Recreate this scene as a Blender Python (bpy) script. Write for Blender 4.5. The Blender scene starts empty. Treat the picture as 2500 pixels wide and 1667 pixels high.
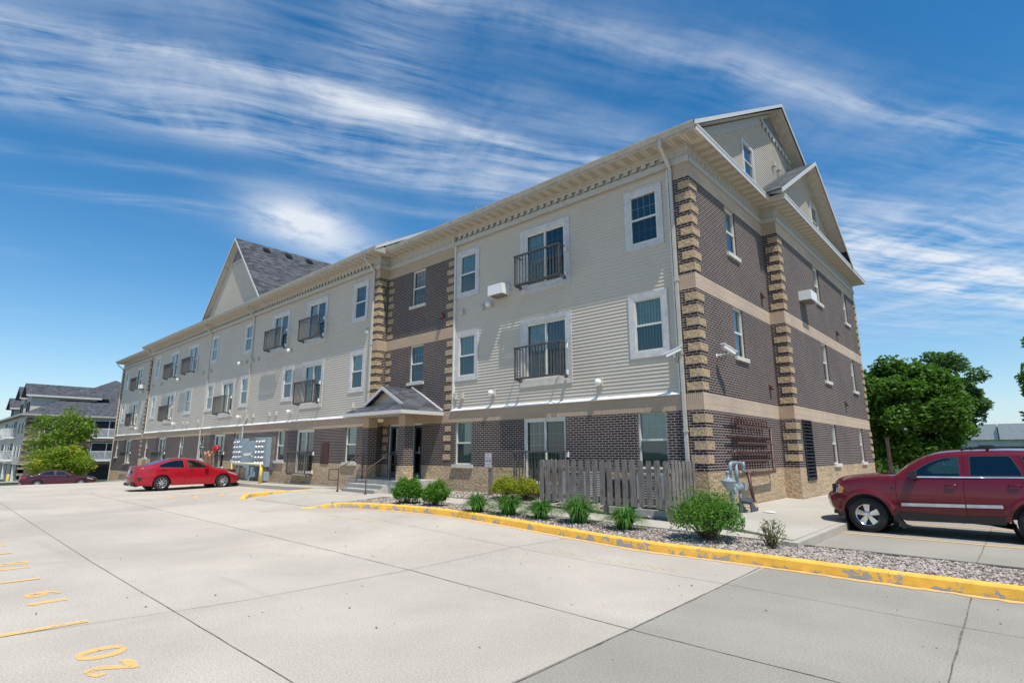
import bpy, bmesh, math, random
import numpy as np
from mathutils import Vector, Matrix
from mathutils.geometry import delaunay_2d_cdt
random.seed(7); rng = np.random.default_rng(7)
R = math.radians
scene = bpy.context.scene
col = scene.collection

# ------------------------------------------------------------------ camera
cam_d = bpy.data.cameras.new("camera"); cam_d.sensor_width = 36.0
cam_d.lens = 36.0 * 1334.4 / 2500.0
cam_d.clip_start = 0.1; cam_d.clip_end = 3000
cam = bpy.data.objects.new("camera", cam_d); col.objects.link(cam)
cam.location = (5.732, -13.439, 1.70)
cam.rotation_mode = 'XYZ'
cam.rotation_euler = (R(90 + 11.419), 0, R(42.401))
scene.camera = cam

# ------------------------------------------------------------------ sun + sky
SUN = Vector((0.43, -0.172, 1.0)).normalized()
elev = math.asin(SUN.z)
az_from_north = math.atan2(SUN.x, SUN.y)
sl = bpy.data.lights.new("sun", 'SUN'); sl.energy = 5.0; sl.angle = R(0.53); sl.color = (1.0, 0.955, 0.89)
so = bpy.data.objects.new("sun", sl); col.objects.link(so)
so.rotation_euler = (-SUN).to_track_quat('-Z', 'Y').to_euler()
so.location = (20, -20, 40)

world = bpy.data.worlds.new("World"); scene.world = world; world.use_nodes = True
wn = world.node_tree; wn.nodes.clear()
def N(nt, t, **k):
    n = nt.nodes.new(t)
    for a, b in k.items(): setattr(n, a, b)
    return n
def mth(nt, op, a, b=None, c=None, clamp=False):
    n = nt.nodes.new('ShaderNodeMath'); n.operation = op; n.use_clamp = clamp
    for i, v in enumerate((a, b, c)):
        if v is None: continue
        if isinstance(v, (int, float)): n.inputs[i].default_value = v
        else: nt.links.new(v, n.inputs[i])
    return n.outputs[0]
def mixc(nt, fac, a, b, mode='MIX'):
    n = nt.nodes.new('ShaderNodeMix'); n.data_type = 'RGBA'; n.blend_type = mode
    for s, v in ((0, fac), (6, a), (7, b)):
        if isinstance(v, (int, float)): n.inputs[s].default_value = v
        elif isinstance(v, tuple): n.inputs[s].default_value = (*v[:3], 1)
        else: nt.links.new(v, n.inputs[s])
    return n.outputs[2]
def noise(nt, vec, scale, detail=3, rough=.5, dist=0, w=None):
    n = nt.nodes.new('ShaderNodeTexNoise'); n.inputs['Scale'].default_value = scale
    n.inputs['Detail'].default_value = detail; n.inputs['Roughness'].default_value = rough
    n.inputs['Distortion'].default_value = dist
    if vec is not None: nt.links.new(vec, n.inputs['Vector'])
    return n.outputs['Fac']
def ramp(nt, fac, lo, hi, a=0.0, b=1.0, smooth=True):
    n = nt.nodes.new('ShaderNodeMapRange'); n.interpolation_type = 'SMOOTHSTEP' if smooth else 'LINEAR'
    nt.links.new(fac, n.inputs[0]); n.inputs[1].default_value = lo; n.inputs[2].default_value = hi
    n.inputs[3].default_value = a; n.inputs[4].default_value = b
    return n.outputs[0]

sky = N(wn, 'ShaderNodeTexSky', sky_type='NISHITA', sun_disc=False)
sky.sun_elevation = elev; sky.sun_rotation = az_from_north
sky.altitude = 300; sky.air_density = 1.0; sky.dust_density = 0.35; sky.ozone_density = 1.6
tc = N(wn, 'ShaderNodeTexCoord'); sp = N(wn, 'ShaderNodeSeparateXYZ'); wn.links.new(tc.outputs['Generated'], sp.inputs[0])
X, Y, Z = sp.outputs
zc = mth(wn, 'MAXIMUM', Z, 0.02)
px = mth(wn, 'DIVIDE', X, zc); py = mth(wn, 'DIVIDE', Y, zc)
# coordinates in the plane of the high cloud: u along the wind streaks, v across
U = mth(wn, 'ADD', mth(wn, 'MULTIPLY', px, .5), mth(wn, 'MULTIPLY', py, .86))
V = mth(wn, 'SUBTRACT', mth(wn, 'MULTIPLY', px, .86), mth(wn, 'MULTIPLY', py, .5))
def vec(nt, a, b, c=0.0):
    n = nt.nodes.new('ShaderNodeCombineXYZ')
    for i, v in enumerate((a, b, c)):
        if isinstance(v, (int, float)): n.inputs[i].default_value = v
        else: nt.links.new(v, n.inputs[i])
    return n.outputs[0]
warp = noise(wn, vec(wn, U, V), .9, 3, .5)
V2 = mth(wn, 'ADD', V, mth(wn, 'MULTIPLY', mth(wn, 'SUBTRACT', warp, .5), .22))
def streaks(fu, fv, sc, w, det, dist=.1): return noise(wn, vec(wn, mth(wn, 'MULTIPLY', U, fu), mth(wn, 'MULTIPLY', V2, fv), w), sc, det, .6, dist)
streak = streaks(.40, 2.0, 2.2, 0.0, 5); fine = streaks(1.0, 9.0, 1.8, 3.0, 6); cross = noise(wn, vec(wn, mth(wn, 'MULTIPLY', U, 1.3), mth(wn, 'MULTIPLY', V, .9), 5.0), 2.6, 6, .62, .3)
soft = noise(wn, vec(wn, U, V2, 7.0), 1.1, 4, .5)
def band(c, w, amp):
    d = mth(wn, 'DIVIDE', mth(wn, 'SUBTRACT', V2, c), w)
    return mth(wn, 'MULTIPLY', mth(wn, 'EXPONENT', mth(wn, 'MULTIPLY', mth(wn, 'MULTIPLY', d, d), -1.0)), amp)
def blob(cu, cv, ru, rv, amp, vv=None):
    a = mth(wn, 'DIVIDE', mth(wn, 'SUBTRACT', U, cu), ru); b = mth(wn, 'DIVIDE', mth(wn, 'SUBTRACT', V if vv is None else vv, cv), rv)
    s = mth(wn, 'ADD', mth(wn, 'MULTIPLY', a, a), mth(wn, 'MULTIPLY', b, b))
    return mth(wn, 'MULTIPLY', mth(wn, 'EXPONENT', mth(wn, 'MULTIPLY', s, -1.0)), amp)
def band2(c, w, amp, tilt=.13):
    d = mth(wn, 'DIVIDE', mth(wn, 'SUBTRACT', mth(wn, 'ADD', V2, mth(wn, 'MULTIPLY', U, tilt)), c), w)
    return mth(wn, 'MULTIPLY', mth(wn, 'EXPONENT', mth(wn, 'MULTIPLY', mth(wn, 'MULTIPLY', d, d), -1.0)), amp)
env = mth(wn, 'ADD', band2(-1.50, .045, .40), band2(-1.52, .12, .28))
env = mth(wn, 'ADD', env, band2(-1.68, .17, .42)); env = mth(wn, 'ADD', env, band2(-1.86, .06, .30)); env = mth(wn, 'ADD', env, band2(-1.88, .14, .18))
env = mth(wn, 'ADD', env, band2(-1.30, .09, .18)); env = mth(wn, 'ADD', env, band2(-1.04, .045, .28, .0)); env = mth(wn, 'ADD', env, band2(-1.06, .14, .20, .0))
env = mth(wn, 'ADD', env, blob(.05, -1.25, .14, .35, .30)); env = mth(wn, 'ADD', env, band2(-2.15, .05, .14, .05))
env = mth(wn, 'ADD', env, blob(4.2, -2.5, 2.0, 1.0, .48)); env = mth(wn, 'ADD', env, blob(3.0, -1.6, 1.2, .5, .32))
n1 = ramp(wn, streak, .30, .68); n2 = ramp(wn, fine, .30, .74); n3 = ramp(wn, cross, .28, .74)
tex = mth(wn, 'ADD', mth(wn, 'ADD', mth(wn, 'MULTIPLY', n1, .45), mth(wn, 'MULTIPLY', n2, .34)), mth(wn, 'MULTIPLY', n3, .48))
fib = noise(wn, vec(wn, mth(wn, 'MULTIPLY', U, 2.2), mth(wn, 'MULTIPLY', V2, 16.0), 9.0), 1.6, 7, .65, .5)
tex = mth(wn, 'MULTIPLY', ramp(wn, mth(wn, 'ADD', tex, mth(wn, 'MULTIPLY', mth(wn, 'SUBTRACT', fib, .5), .9)), .18, 1.05, smooth=False), 1.12)
dens = mth(wn, 'MULTIPLY', env, tex)
dens = mth(wn, 'ADD', dens, mth(wn, 'MULTIPLY', mth(wn, 'MULTIPLY', n1, n3), mth(wn, 'MULTIPLY', ramp(wn, soft, .45, .75), .12)))
bl = mth(wn, 'ADD', blob(-.22, -2.45, .22, .26, 1.25), blob(.04, -2.80, .22, .22, .75))
puff = noise(wn, vec(wn, U, V, 1.0), 3.0, 8, .62, .2)
bl = mth(wn, 'MULTIPLY', bl, ramp(wn, puff, .26, .62, .25, 1.0))
tail = mth(wn, 'MULTIPLY', blob(-.75, -2.42, .35, .06, .40), n2)
dens = mth(wn, 'ADD', mth(wn, 'ADD', dens, bl), tail, clamp=True)
dens = mth(wn, 'MULTIPLY', dens, ramp(wn, Z, .03, .22))
skyc = N(wn, 'ShaderNodeHueSaturation'); wn.links.new(sky.outputs[0], skyc.inputs['Color'])
skyc.inputs['Saturation'].default_value = 1.40; skyc.inputs['Value'].default_value = 1.78; skyc.inputs['Hue'].default_value = .495
hz = mth(wn, 'MULTIPLY', mth(wn, 'EXPONENT', mth(wn, 'MULTIPLY', mth(wn, 'MAXIMUM', Z, 0.0), -9.0)), .75)
skyh = mixc(wn, hz, skyc.outputs[0], (6.0, 7.9, 9.9))
cloudmix = mixc(wn, mth(wn, 'MULTIPLY', dens, .92), skyh, (9.6, 10.2, 11.0))
bg = N(wn, 'ShaderNodeBackground'); bg.inputs['Strength'].default_value = 0.085
wn.links.new(cloudmix, bg.inputs['Color'])
wo = N(wn, 'ShaderNodeOutputWorld'); wn.links.new(bg.outputs[0], wo.inputs[0])

scene.view_settings.view_transform = 'Standard'; scene.view_settings.look = 'None'
scene.view_settings.exposure = 0.0; scene.view_settings.gamma = 1.0
scene.view_settings.use_curve_mapping = False
scene.render.engine = 'CYCLES'

# ------------------------------------------------------------------ materials
MATS = {}
def newmat(name):
    m = bpy.data.materials.new(name); m.use_nodes = True
    nt = m.node_tree; b = nt.nodes['Principled BSDF']
    MATS[name] = m
    return m, nt, b
def setc(b, key, v):
    b.inputs[key].default_value = (*v, 1) if isinstance(v, tuple) else v
def uvn(nt):
    n = nt.nodes.new('ShaderNodeUVMap'); n.uv_map = 'UVMap'; return n.outputs[0]
def posn(nt):
    n = nt.nodes.new('ShaderNodeTexCoord'); return n.outputs['Object']
def wpos(nt):
    n = nt.nodes.new('ShaderNodeNewGeometry'); return n.outputs['Position']
def bump(nt, b, hgt, strength, dist):
    n = nt.nodes.new('ShaderNodeBump'); n.inputs['Strength'].default_value = strength; n.inputs['Distance'].default_value = dist
    nt.links.new(hgt, n.inputs['Height']); nt.links.new(n.outputs[0], b.inputs['Normal'])
def plain(name, c, rough=.6, metal=0.0, var=.12, scale=6, bmp=0, coat=0, spec=.5):
    m, nt, b = newmat(name)
    p = wpos(nt); nz = noise(nt, p, scale, 4, .6)
    c2 = tuple(max(0, x * (1 - var)) for x in c); c3 = tuple(min(1, x * (1 + var)) for x in c)
    nt.links.new(mixc(nt, ramp(nt, nz, .3, .7), c2, c3), b.inputs['Base Color'])
    setc(b, 'Roughness', rough); setc(b, 'Metallic', metal); setc(b, 'Coat Weight', coat); setc(b, 'Specular IOR Level', spec)
    if coat: setc(b, 'Coat Roughness', .03)
    if bmp: bump(nt, b, noise(nt, p, scale * 8, 4, .7), bmp, .01)
    return m
def brickmat(name, bw, rh, mortar, c1, c2, cm, bmp, nscale=30, offset=.5, rough=.9, bdist=.02, ncol=.3):
    m, nt, b = newmat(name)
    uv = uvn(nt); t = nt.nodes.new('ShaderNodeTexBrick'); nt.links.new(uv, t.inputs['Vector'])
    t.offset = offset; t.inputs['Scale'].default_value = 1; t.inputs['Brick Width'].default_value = bw
    t.inputs['Row Height'].default_value = rh; t.inputs['Mortar Size'].default_value = mortar
    t.inputs['Mortar Smooth'].default_value = .15; t.inputs['Bias'].default_value = 0.0
    t.inputs['Color1'].default_value = (*c1, 1); t.inputs['Color2'].default_value = (*c2, 1); t.inputs['Mortar'].default_value = (*cm, 1)
    n1 = noise(nt, uv, nscale, 5, .65); n2 = noise(nt, uv, .6, 3, .6)
    cc = mixc(nt, 1.0, t.outputs['Color'], mixc(nt, ramp(nt, n1, .25, .75), (1 - ncol,) * 3, (1 + ncol * .6,) * 3), 'MULTIPLY')
    cc = mixc(nt, 1.0, cc, mixc(nt, ramp(nt, n2, .3, .7), (.88, .88, .9), (1.06, 1.04, 1.0)), 'MULTIPLY')
    nt.links.new(cc, b.inputs['Base Color']); setc(b, 'Roughness', rough); setc(b, 'Specular IOR Level', .25)
    hh = mth(nt, 'SUBTRACT', mth(nt, 'MULTIPLY', n1, .9), mth(nt, 'MULTIPLY', t.outputs['Fac'], .6))
    bump(nt, b, hh, bmp, bdist)
    return m
brickmat('brick', .203, .0677, .0066, (.068, .036, .034), (.036, .021, .022), (.52, .47, .41), .35, bdist=.01)
brickmat('block', .406, .203, .010, (.73, .53, .33), (.60, .43, .26), (.80, .70, .55), 1.0, 11, bdist=.16, ncol=.38)
# fluted split-face band
m, nt, b = newmat('fluted')
uv = uvn(nt); sx = nt.nodes.new('ShaderNodeSeparateXYZ'); nt.links.new(uv, sx.inputs[0])
n0 = noise(nt, uv, 9, 4, .7); n1 = noise(nt, uv, 45, 4, .7)
w = mth(nt, 'SINE', mth(nt, 'ADD', mth(nt, 'MULTIPLY', sx.outputs[0], 2 * math.pi / .055), mth(nt, 'MULTIPLY', n0, 3.0)))
t = nt.nodes.new('ShaderNodeTexBrick'); nt.links.new(uv, t.inputs['Vector']); t.inputs['Scale'].default_value = 1
t.inputs['Brick Width'].default_value = .406; t.inputs['Row Height'].default_value = .2075; t.inputs['Mortar Size'].default_value = .003
t.inputs['Color1'].default_value = (.58, .43, .30, 1); t.inputs['Color2'].default_value = (.53, .39, .27, 1); t.inputs['Mortar'].default_value = (.44, .33, .24, 1)
nt.links.new(mixc(nt, 1.0, t.outputs['Color'], mixc(nt, n1, (.72,) * 3, (1.2,) * 3), 'MULTIPLY'), b.inputs['Base Color'])
setc(b, 'Roughness', .95); setc(b, 'Specular IOR Level', .2)
bump(nt, b, mth(nt, 'ADD', mth(nt, 'MULTIPLY', w, .25), n1), .9, .03)
# smoother rock-face band (end wall)
brickmat('band_plain', .406, .2075, .002, (.68, .53, .39), (.63, .49, .36), (.50, .40, .30), .9, 26, bdist=.05, ncol=.3)
brickmat('quoin', 5.0, 5.0, .0001, (.68, .50, .31), (.62, .455, .28), (.5, .36, .2), 1.0, 14, bdist=.14, ncol=.45)
# siding
m, nt, b = newmat('siding'); uv = uvn(nt)
n0 = noise(nt, uv, .5, 3, .6); n1 = noise(nt, uv, 12, 3, .6)
nt.links.new(mixc(nt, ramp(nt, mth(nt, 'ADD', mth(nt, 'MULTIPLY', n0, .7), mth(nt, 'MULTIPLY', n1, .3)), .3, .7), (.55, .485, .392), (.605, .54, .44)), b.inputs['Base Color'])
setc(b, 'Roughness', .55); setc(b, 'Specular IOR Level', .35)
plain('soffit', (.50, .45, .37), .6)
plain('fascia', (.43, .395, .335), .45)
plain('white_fascia', (.60, .58, .53), .4, var=.05)
plain('frieze', (.47, .44, .38), .55, var=.06)
plain('trim', (.56, .53, .50), .5, var=.10)
plain('flashing', (.86, .86, .87), .35, var=.04)
plain('vinyl', (.68, .66, .58), .4, var=.05)
plain('sill_stone', (.62, .58, .50), .85, bmp=.3)
plain('downspout', (.50, .47, .40), .4, var=.06)
plain('rail_metal', (.085, .075, .068), .45, .0, var=.15)
plain('rail_brown', (.10, .055, .045), .5, var=.2)
plain('black', (.008, .008, .009), .7, spec=.2)
plain('lamp_white', (.80, .79, .75), .35, var=.03)
plain('vent_beige', (.52, .48, .42), .5)
plain('louver', (.022, .022, .024), .45)
plain('maroon', (.075, .022, .017), .5, var=.25, scale=3)
plain('dark_room', (.02, .022, .025), .9)
plain('backboard', (.20, .18, .165), .85, var=.2, scale=3)
plain('panel_grey', (.27, .34, .37), .4, var=.08)
plain('meter_face', (.5, .5, .5), .2, .6)
plain('gas_grey', (.24, .29, .31), .45, var=.12, scale=20)
plain('gas_dark', (.05, .07, .08), .5)
plain('pipe_maroon', (.095, .035, .028), .5, var=.25, scale=12)
plain('steel', (.45, .46, .47), .35, .7)
plain('rail_yellow', (.76, .68, .40), .5, var=.06)
plain('post_yellow', (.75, .52, .10), .6, var=.12)
plain('cond_grey', (.42, .45, .46), .5); plain('cond_dark', (.05, .055, .06), .5)
plain('sign_white', (.62, .58, .60), .5, var=.04); plain('sign_red', (.42, .10, .09), .6); plain('sign_blue', (.05, .08, .16), .6)
plain('asphalt_edge', (.10, .095, .085), .95, bmp=.6)
plain('joint', (.15, .135, .115), .95, var=.4, scale=8)
plain('grass', (.030, .055, .012), .95, var=.35, scale=3, bmp=.8)
plain('grey_wall', (.66, .645, .61), .8); plain('grey_wall_light', (.72, .70, .66), .8)
plain('garage_dark', (.03, .028, .026), .8)
plain('far_brick', (.13, .085, .07), .9, var=.25, scale=4); plain('white_rail', (.72, .72, .70), .5)
plain('paper', (.85, .84, .82), .8); plain('red_foil', (.55, .02, .03), .18, .3); plain('gold', (.75, .5, .2), .4); plain('pink', (.7, .3, .2), .6)
plain('tyre', (.018, .018, .019), .85, var=.3, scale=15); plain('plastic_black', (.02, .02, .022), .55)
plain('chrome', (.75, .76, .78), .12, 1.0, var=.03); plain('alloy', (.62, .63, .66), .25, .85); plain('silver_trim', (.62, .63, .66), .3, .6)
plain('lamp_red', (.35, .01, .012), .15, coat=1); plain('lamp_clear', (.55, .57, .6), .12, .5, coat=1); plain('amber', (.75, .20, .02), .2, coat=1)
plain('seat_grey', (.10, .10, .10), .8); plain('plate', (.45, .5, .6), .5)
plain('bush_stem', (.13, .085, .06), .9); plain('bark', (.10, .075, .055), .95, bmp=.8)
plain('conc_steps', (.46, .44, .39), .9, bmp=.4, scale=9); plain('conc_pad', (.40, .40, .38), .9, bmp=.3)
plain('door_blue', (.035, .06, .085), .35)
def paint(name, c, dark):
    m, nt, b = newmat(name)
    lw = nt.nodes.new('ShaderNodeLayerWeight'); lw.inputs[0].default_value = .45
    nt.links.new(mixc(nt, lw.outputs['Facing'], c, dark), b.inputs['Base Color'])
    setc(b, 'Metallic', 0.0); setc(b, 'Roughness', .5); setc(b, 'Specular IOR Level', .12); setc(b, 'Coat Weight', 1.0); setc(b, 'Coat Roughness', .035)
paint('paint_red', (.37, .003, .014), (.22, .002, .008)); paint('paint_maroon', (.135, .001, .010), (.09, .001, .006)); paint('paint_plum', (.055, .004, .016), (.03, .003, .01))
def glass(name, tint, alpha, rough=.02, refl=.9):
    m, nt, b = newmat(name); nt.nodes.remove(b)
    tr = nt.nodes.new('ShaderNodeBsdfTransparent'); tr.inputs[0].default_value = (*tint, 1)
    gl = nt.nodes.new('ShaderNodeBsdfGlossy'); gl.inputs['Roughness'].default_value = rough; gl.inputs[0].default_value = (refl,) * 3 + (1,)
    fr = nt.nodes.new('ShaderNodeFresnel'); fr.inputs[0].default_value = 1.52
    f = mth(nt, 'ADD', mth(nt, 'MULTIPLY', fr.outputs[0], 1.6), alpha, clamp=True)
    if rough < .05:
        bn = nt.nodes.new('ShaderNodeBump'); bn.inputs['Strength'].default_value = .12; bn.inputs['Distance'].default_value = .02
        nt.links.new(noise(nt, wpos(nt), 1.3, 1, .5), bn.inputs['Height']); nt.links.new(bn.outputs[0], gl.inputs['Normal']); nt.links.new(bn.outputs[0], fr.inputs['Normal'])
    mx = nt.nodes.new('ShaderNodeMixShader'); nt.links.new(f, mx.inputs[0]); nt.links.new(tr.outputs[0], mx.inputs[1]); nt.links.new(gl.outputs[0], mx.inputs[2])
    nt.links.new(mx.outputs[0], nt.nodes['Material Output'].inputs[0])
glass('win_glass', (.70, .84, .84), .04); glass('car_glass', (.42, .55, .50), .03); glass('car_glass_dark', (.03, .035, .04), .03); glass('dome_glass', (.8, .8, .8), .25)
# window blinds: vertical slats or horizontal, pale
def blindmat(name, c, dark, period, axis):
    m, nt, b = newmat(name); uv = uvn(nt); s = nt.nodes.new('ShaderNodeSeparateXYZ'); nt.links.new(uv, s.inputs[0])
    a = s.outputs[axis]; w = mth(nt, 'FRACT', mth(nt, 'DIVIDE', a, period)); nz = noise(nt, uv, 3, 2, .5)
    k = mth(nt, 'ADD', w, mth(nt, 'MULTIPLY', nz, .5))
    nt.links.new(mixc(nt, ramp(nt, k, .15, 1.3), dark, c), b.inputs['Base Color']); setc(b, 'Roughness', .8)
blindmat('blind_dark', (.24, .27, .25), (.03, .04, .04), .11, 0); plain('far_quoin', (.30, .235, .165), .9); blindmat('blind_v', (.60, .63, .58), (.22, .26, .25), .09, 0); blindmat('blind_h', (.58, .62, .56), (.34, .38, .36), .028, 1); blindmat('curtain', (.56, .60, .57), (.30, .34, .34), .13, 0)
# shingles
m, nt, b = newmat('shingle'); uv = uvn(nt)
t = nt.nodes.new('ShaderNodeTexBrick'); nt.links.new(uv, t.inputs['Vector']); t.inputs['Scale'].default_value = 1; t.offset = .37
t.inputs['Brick Width'].default_value = .33; t.inputs['Row Height'].default_value = .14; t.inputs['Mortar Size'].default_value = .004
t.inputs['Color1'].default_value = (.105, .11, .122, 1); t.inputs['Color2'].default_value = (.030, .032, .038, 1); t.inputs['Mortar'].default_value = (.03, .03, .035, 1)
n1 = noise(nt, uv, 5, 4, .6); n2 = noise(nt, uv, 60, 2, .6)
nt.links.new(mixc(nt, 1.0, t.outputs['Color'], mixc(nt, mth(nt, 'ADD', mth(nt, 'MULTIPLY', n1, .4), mth(nt, 'MULTIPLY', n2, .6)), (.6,) * 3, (1.4,) * 3), 'MULTIPLY'), b.inputs['Base Color'])
setc(b, 'Roughness', .95); bump(nt, b, mth(nt, 'SUBTRACT', n2, t.outputs['Fac']), .5, .01)
# concrete
def concrete(name, base, grey, split=False):
    m, nt, b = newmat(name); p = wpos(nt)
    s = nt.nodes.new('ShaderNodeSeparateXYZ'); nt.links.new(p, s.inputs[0])
    big = noise(nt, p, .33, 5, .6, .3); mid = noise(nt, p, 2.3, 5, .65); fin = noise(nt, p, 55, 4, .75); spk = noise(nt, p, 160, 2, .6)
    c = mixc(nt, ramp(nt, big, .3, .72), tuple(x * .87 for x in base), tuple(min(1, x * 1.07) for x in base))
    if split:
        g = mixc(nt, ramp(nt, big, .3, .7), tuple(x * .88 for x in grey), tuple(x * 1.08 for x in grey))
        # newer, greyer pour beyond the joint
        c = mixc(nt, ramp(nt, s.outputs[0], 2.655, 2.665), c, g)
    if split:
        k = None
        for ax, vals in ((0, (-18.5, -14.1, -9.7, -5.5, -1.25, 2.66, 5.08, 9.9)), (1, (-11.15, -8.15, -5.75))):
            for q, v_ in enumerate(vals):
                t_ = mth(nt, 'MULTIPLY', mth(nt, 'GREATER_THAN', s.outputs[ax], v_), 1.37 + .71 * q + 2.3 * ax); k = t_ if k is None else mth(nt, 'ADD', k, t_)
        wn_ = nt.nodes.new('ShaderNodeTexWhiteNoise'); wn_.noise_dimensions = '1D'; nt.links.new(k, wn_.inputs['W'])
        c = mixc(nt, 1.0, c, mixc(nt, wn_.outputs['Value'], (.96, .96, .965), (1.03, 1.028, 1.02)), 'MULTIPLY')
    c = mixc(nt, 1.0, c, mixc(nt, mid, (.93,) * 3, (1.06, 1.055, 1.04)), 'MULTIPLY')
    c = mixc(nt, 1.0, c, mixc(nt, ramp(nt, fin, .28, .72), (.74,) * 3, (1.22,) * 3), 'MULTIPLY')
    c = mixc(nt, ramp(nt, spk, .66, .72), c, tuple(x * .45 for x in base))
    # tyre scuffs and soaked-in stains
    stv = nt.nodes.new('ShaderNodeMapping'); stv.inputs['Scale'].default_value = (.28, 1.6, 1); stv.inputs['Rotation'].default_value = (0, 0, R(8)); nt.links.new(p, stv.inputs[0])
    st = noise(nt, stv.outputs[0], .75, 6, .65, .5)
    c = mixc(nt, ramp(nt, st, .60, .76, 0, .20), c, tuple(x * .42 for x in grey))
    oil = noise(nt, p, .9, 3, .5, .8)
    c = mixc(nt, ramp(nt, oil, .70, .80, 0, .25), c, tuple(x * .45 for x in grey))
    nt.links.new(c, b.inputs['Base Color']); setc(b, 'Roughness', .9); setc(b, 'Specular IOR Level', .25)
    bump(nt, b, mth(nt, 'ADD', fin, mth(nt, 'MULTIPLY', spk, .5)), .35, .006)
concrete('concrete', (.505, .45, .375), (.335, .31, .26), True); concrete('walk_conc', (.47, .43, .36), (.40, .39, .36))
concrete('bay_conc', (.37, .36, .315), (.37, .36, .32))
# chipped yellow paint
def chipped(name, lo, hi, c=(.86, .48, .065)):
    m, nt, b = newmat(name); p = wpos(nt); uv = uvn(nt); s = nt.nodes.new('ShaderNodeSeparateXYZ'); nt.links.new(uv, s.inputs[0])
    a = noise(nt, p, 3.2, 9, .72, .3); bb = noise(nt, p, 22, 4, .6)
    k = mth(nt, 'ADD', mth(nt, 'ADD', mth(nt, 'MULTIPLY', a, .85), mth(nt, 'MULTIPLY', bb, .15)), mth(nt, 'MULTIPLY', s.outputs[1], 1.0))
    col_ = mixc(nt, ramp(nt, noise(nt, p, 5, 4, .6), .3, .7), tuple(x * .85 for x in c), tuple(min(1, x * 1.08) for x in c))
    g = mixc(nt, bb, (.26, .245, .22), (.42, .40, .36))
    nt.links.new(mixc(nt, ramp(nt, k, lo, hi, smooth=False), col_, g), b.inputs['Base Color']); setc(b, 'Roughness', .8)
    bump(nt, b, mth(nt, 'SUBTRACT', noise(nt, p, 60, 3, .6), ramp(nt, k, lo, hi)), .4, .006)
chipped('kerb_yellow', .60, .61)
def worn(name, c, lo, hi, amt=1.0):
    m, nt, b = newmat(name); p = wpos(nt)
    n = mth(nt, 'ADD', mth(nt, 'MULTIPLY', noise(nt, p, 26, 4, .7), .65), mth(nt, 'MULTIPLY', noise(nt, p, 3, 3, .6), .35))
    setc(b, 'Base Color', c); setc(b, 'Roughness', .85)
    nt.links.new(ramp(nt, n, lo, hi, 0.0, amt), b.inputs['Alpha'])
worn('mark_yellow', (.86, .52, .17), .36, .46, .82); worn('mark_faint', (.76, .53, .20), .46, .58, .6); worn('mark_white', (.8, .79, .75), .44, .56, .7)
# gravel
m, nt, b = newmat('gravel'); p = wpos(nt)
v = nt.nodes.new('ShaderNodeTexVoronoi'); v.inputs['Scale'].default_value = 34; nt.links.new(p, v.inputs['Vector'])
hs = nt.nodes.new('ShaderNodeSeparateColor'); nt.links.new(v.outputs['Color'], hs.inputs[0])
c = mixc(nt, hs.outputs[0], (.50, .45, .39), (.24, .19, .16)); c = mixc(nt, ramp(nt, hs.outputs[1], .6, .9), c, (.62, .58, .52))
nt.links.new(mixc(nt, ramp(nt, v.outputs['Distance'], .3, .75), c, (.07, .055, .045)), b.inputs['Base Color']); setc(b, 'Roughness', .9)
bump(nt, b, v.outputs['Distance'], 1.0, -.03)
m, nt, b = newmat('stones')
g = nt.nodes.new('ShaderNodeNewGeometry'); rnd = g.outputs['Random Per Island']
c = mixc(nt, rnd, (.46, .385, .32), (.19, .14, .11)); r2 = mth(nt, 'FRACT', mth(nt, 'MULTIPLY', rnd, 7.13))
c = mixc(nt, ramp(nt, r2, .62, .75), c, (.52, .46, .40)); c = mixc(nt, ramp(nt, mth(nt, 'FRACT', mth(nt, 'MULTIPLY', rnd, 13.7)), .82, .88), c, (.16, .13, .12))
nt.links.new(c, b.inputs['Base Color']); setc(b, 'Roughness', .85)
# wood
m, nt, b = newmat('fence_wood'); p = posn(nt)
mp = nt.nodes.new('ShaderNodeMapping'); mp.inputs['Scale'].default_value = (30, 30, 2.0); nt.links.new(p, mp.inputs[0])
n1 = noise(nt, mp.outputs[0], 1.6, 5, .7, .4); n2 = noise(nt, p, 1.7, 3, .6); g = nt.nodes.new('ShaderNodeNewGeometry')
c = mixc(nt, ramp(nt, n1, .3, .7), (.105, .085, .070), (.26, .235, .21)); c = mixc(nt, ramp(nt, n2, .48, .68, 0, .55), c, (.10, .062, .045))
nt.links.new(mixc(nt, 1.0, c, mixc(nt, g.outputs['Random Per Island'], (.75,) * 3, (1.25,) * 3), 'MULTIPLY'), b.inputs['Base Color']); setc(b, 'Roughness', .9); bump(nt, b, n1, .5, .01)
def leafmat(name, a, c2, trans=.35):
    m, nt, b = newmat(name); g = nt.nodes.new('ShaderNodeNewGeometry')
    n = noise(nt, wpos(nt), 1.3, 3, .6)
    f = mth(nt, 'ADD', mth(nt, 'MULTIPLY', g.outputs['Random Per Island'], .65), mth(nt, 'MULTIPLY', n, .35))
    cc = mixc(nt, f, a, c2); nt.links.new(cc, b.inputs['Base Color']); setc(b, 'Roughness', .55); setc(b, 'Specular IOR Level', .3)
    tl = nt.nodes.new('ShaderNodeBsdfTranslucent'); nt.links.new(mixc(nt, 1.0, cc, (1.35, 1.5, .8), 'MULTIPLY'), tl.inputs[0])
    mx = nt.nodes.new('ShaderNodeMixShader'); mx.inputs[0].default_value = trans
    nt.links.new(b.outputs[0], mx.inputs[1]); nt.links.new(tl.outputs[0], mx.inputs[2]); nt.links.new(mx.outputs[0], nt.nodes['Material Output'].inputs[0])
leafmat('leaf_dark', (.04, .11, .014), (.15, .28, .04)); leafmat('leaf_mid', (.05, .12, .016), (.14, .25, .04)); leafmat('leaf_blue', (.06, .13, .04), (.15, .25, .09))
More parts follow.
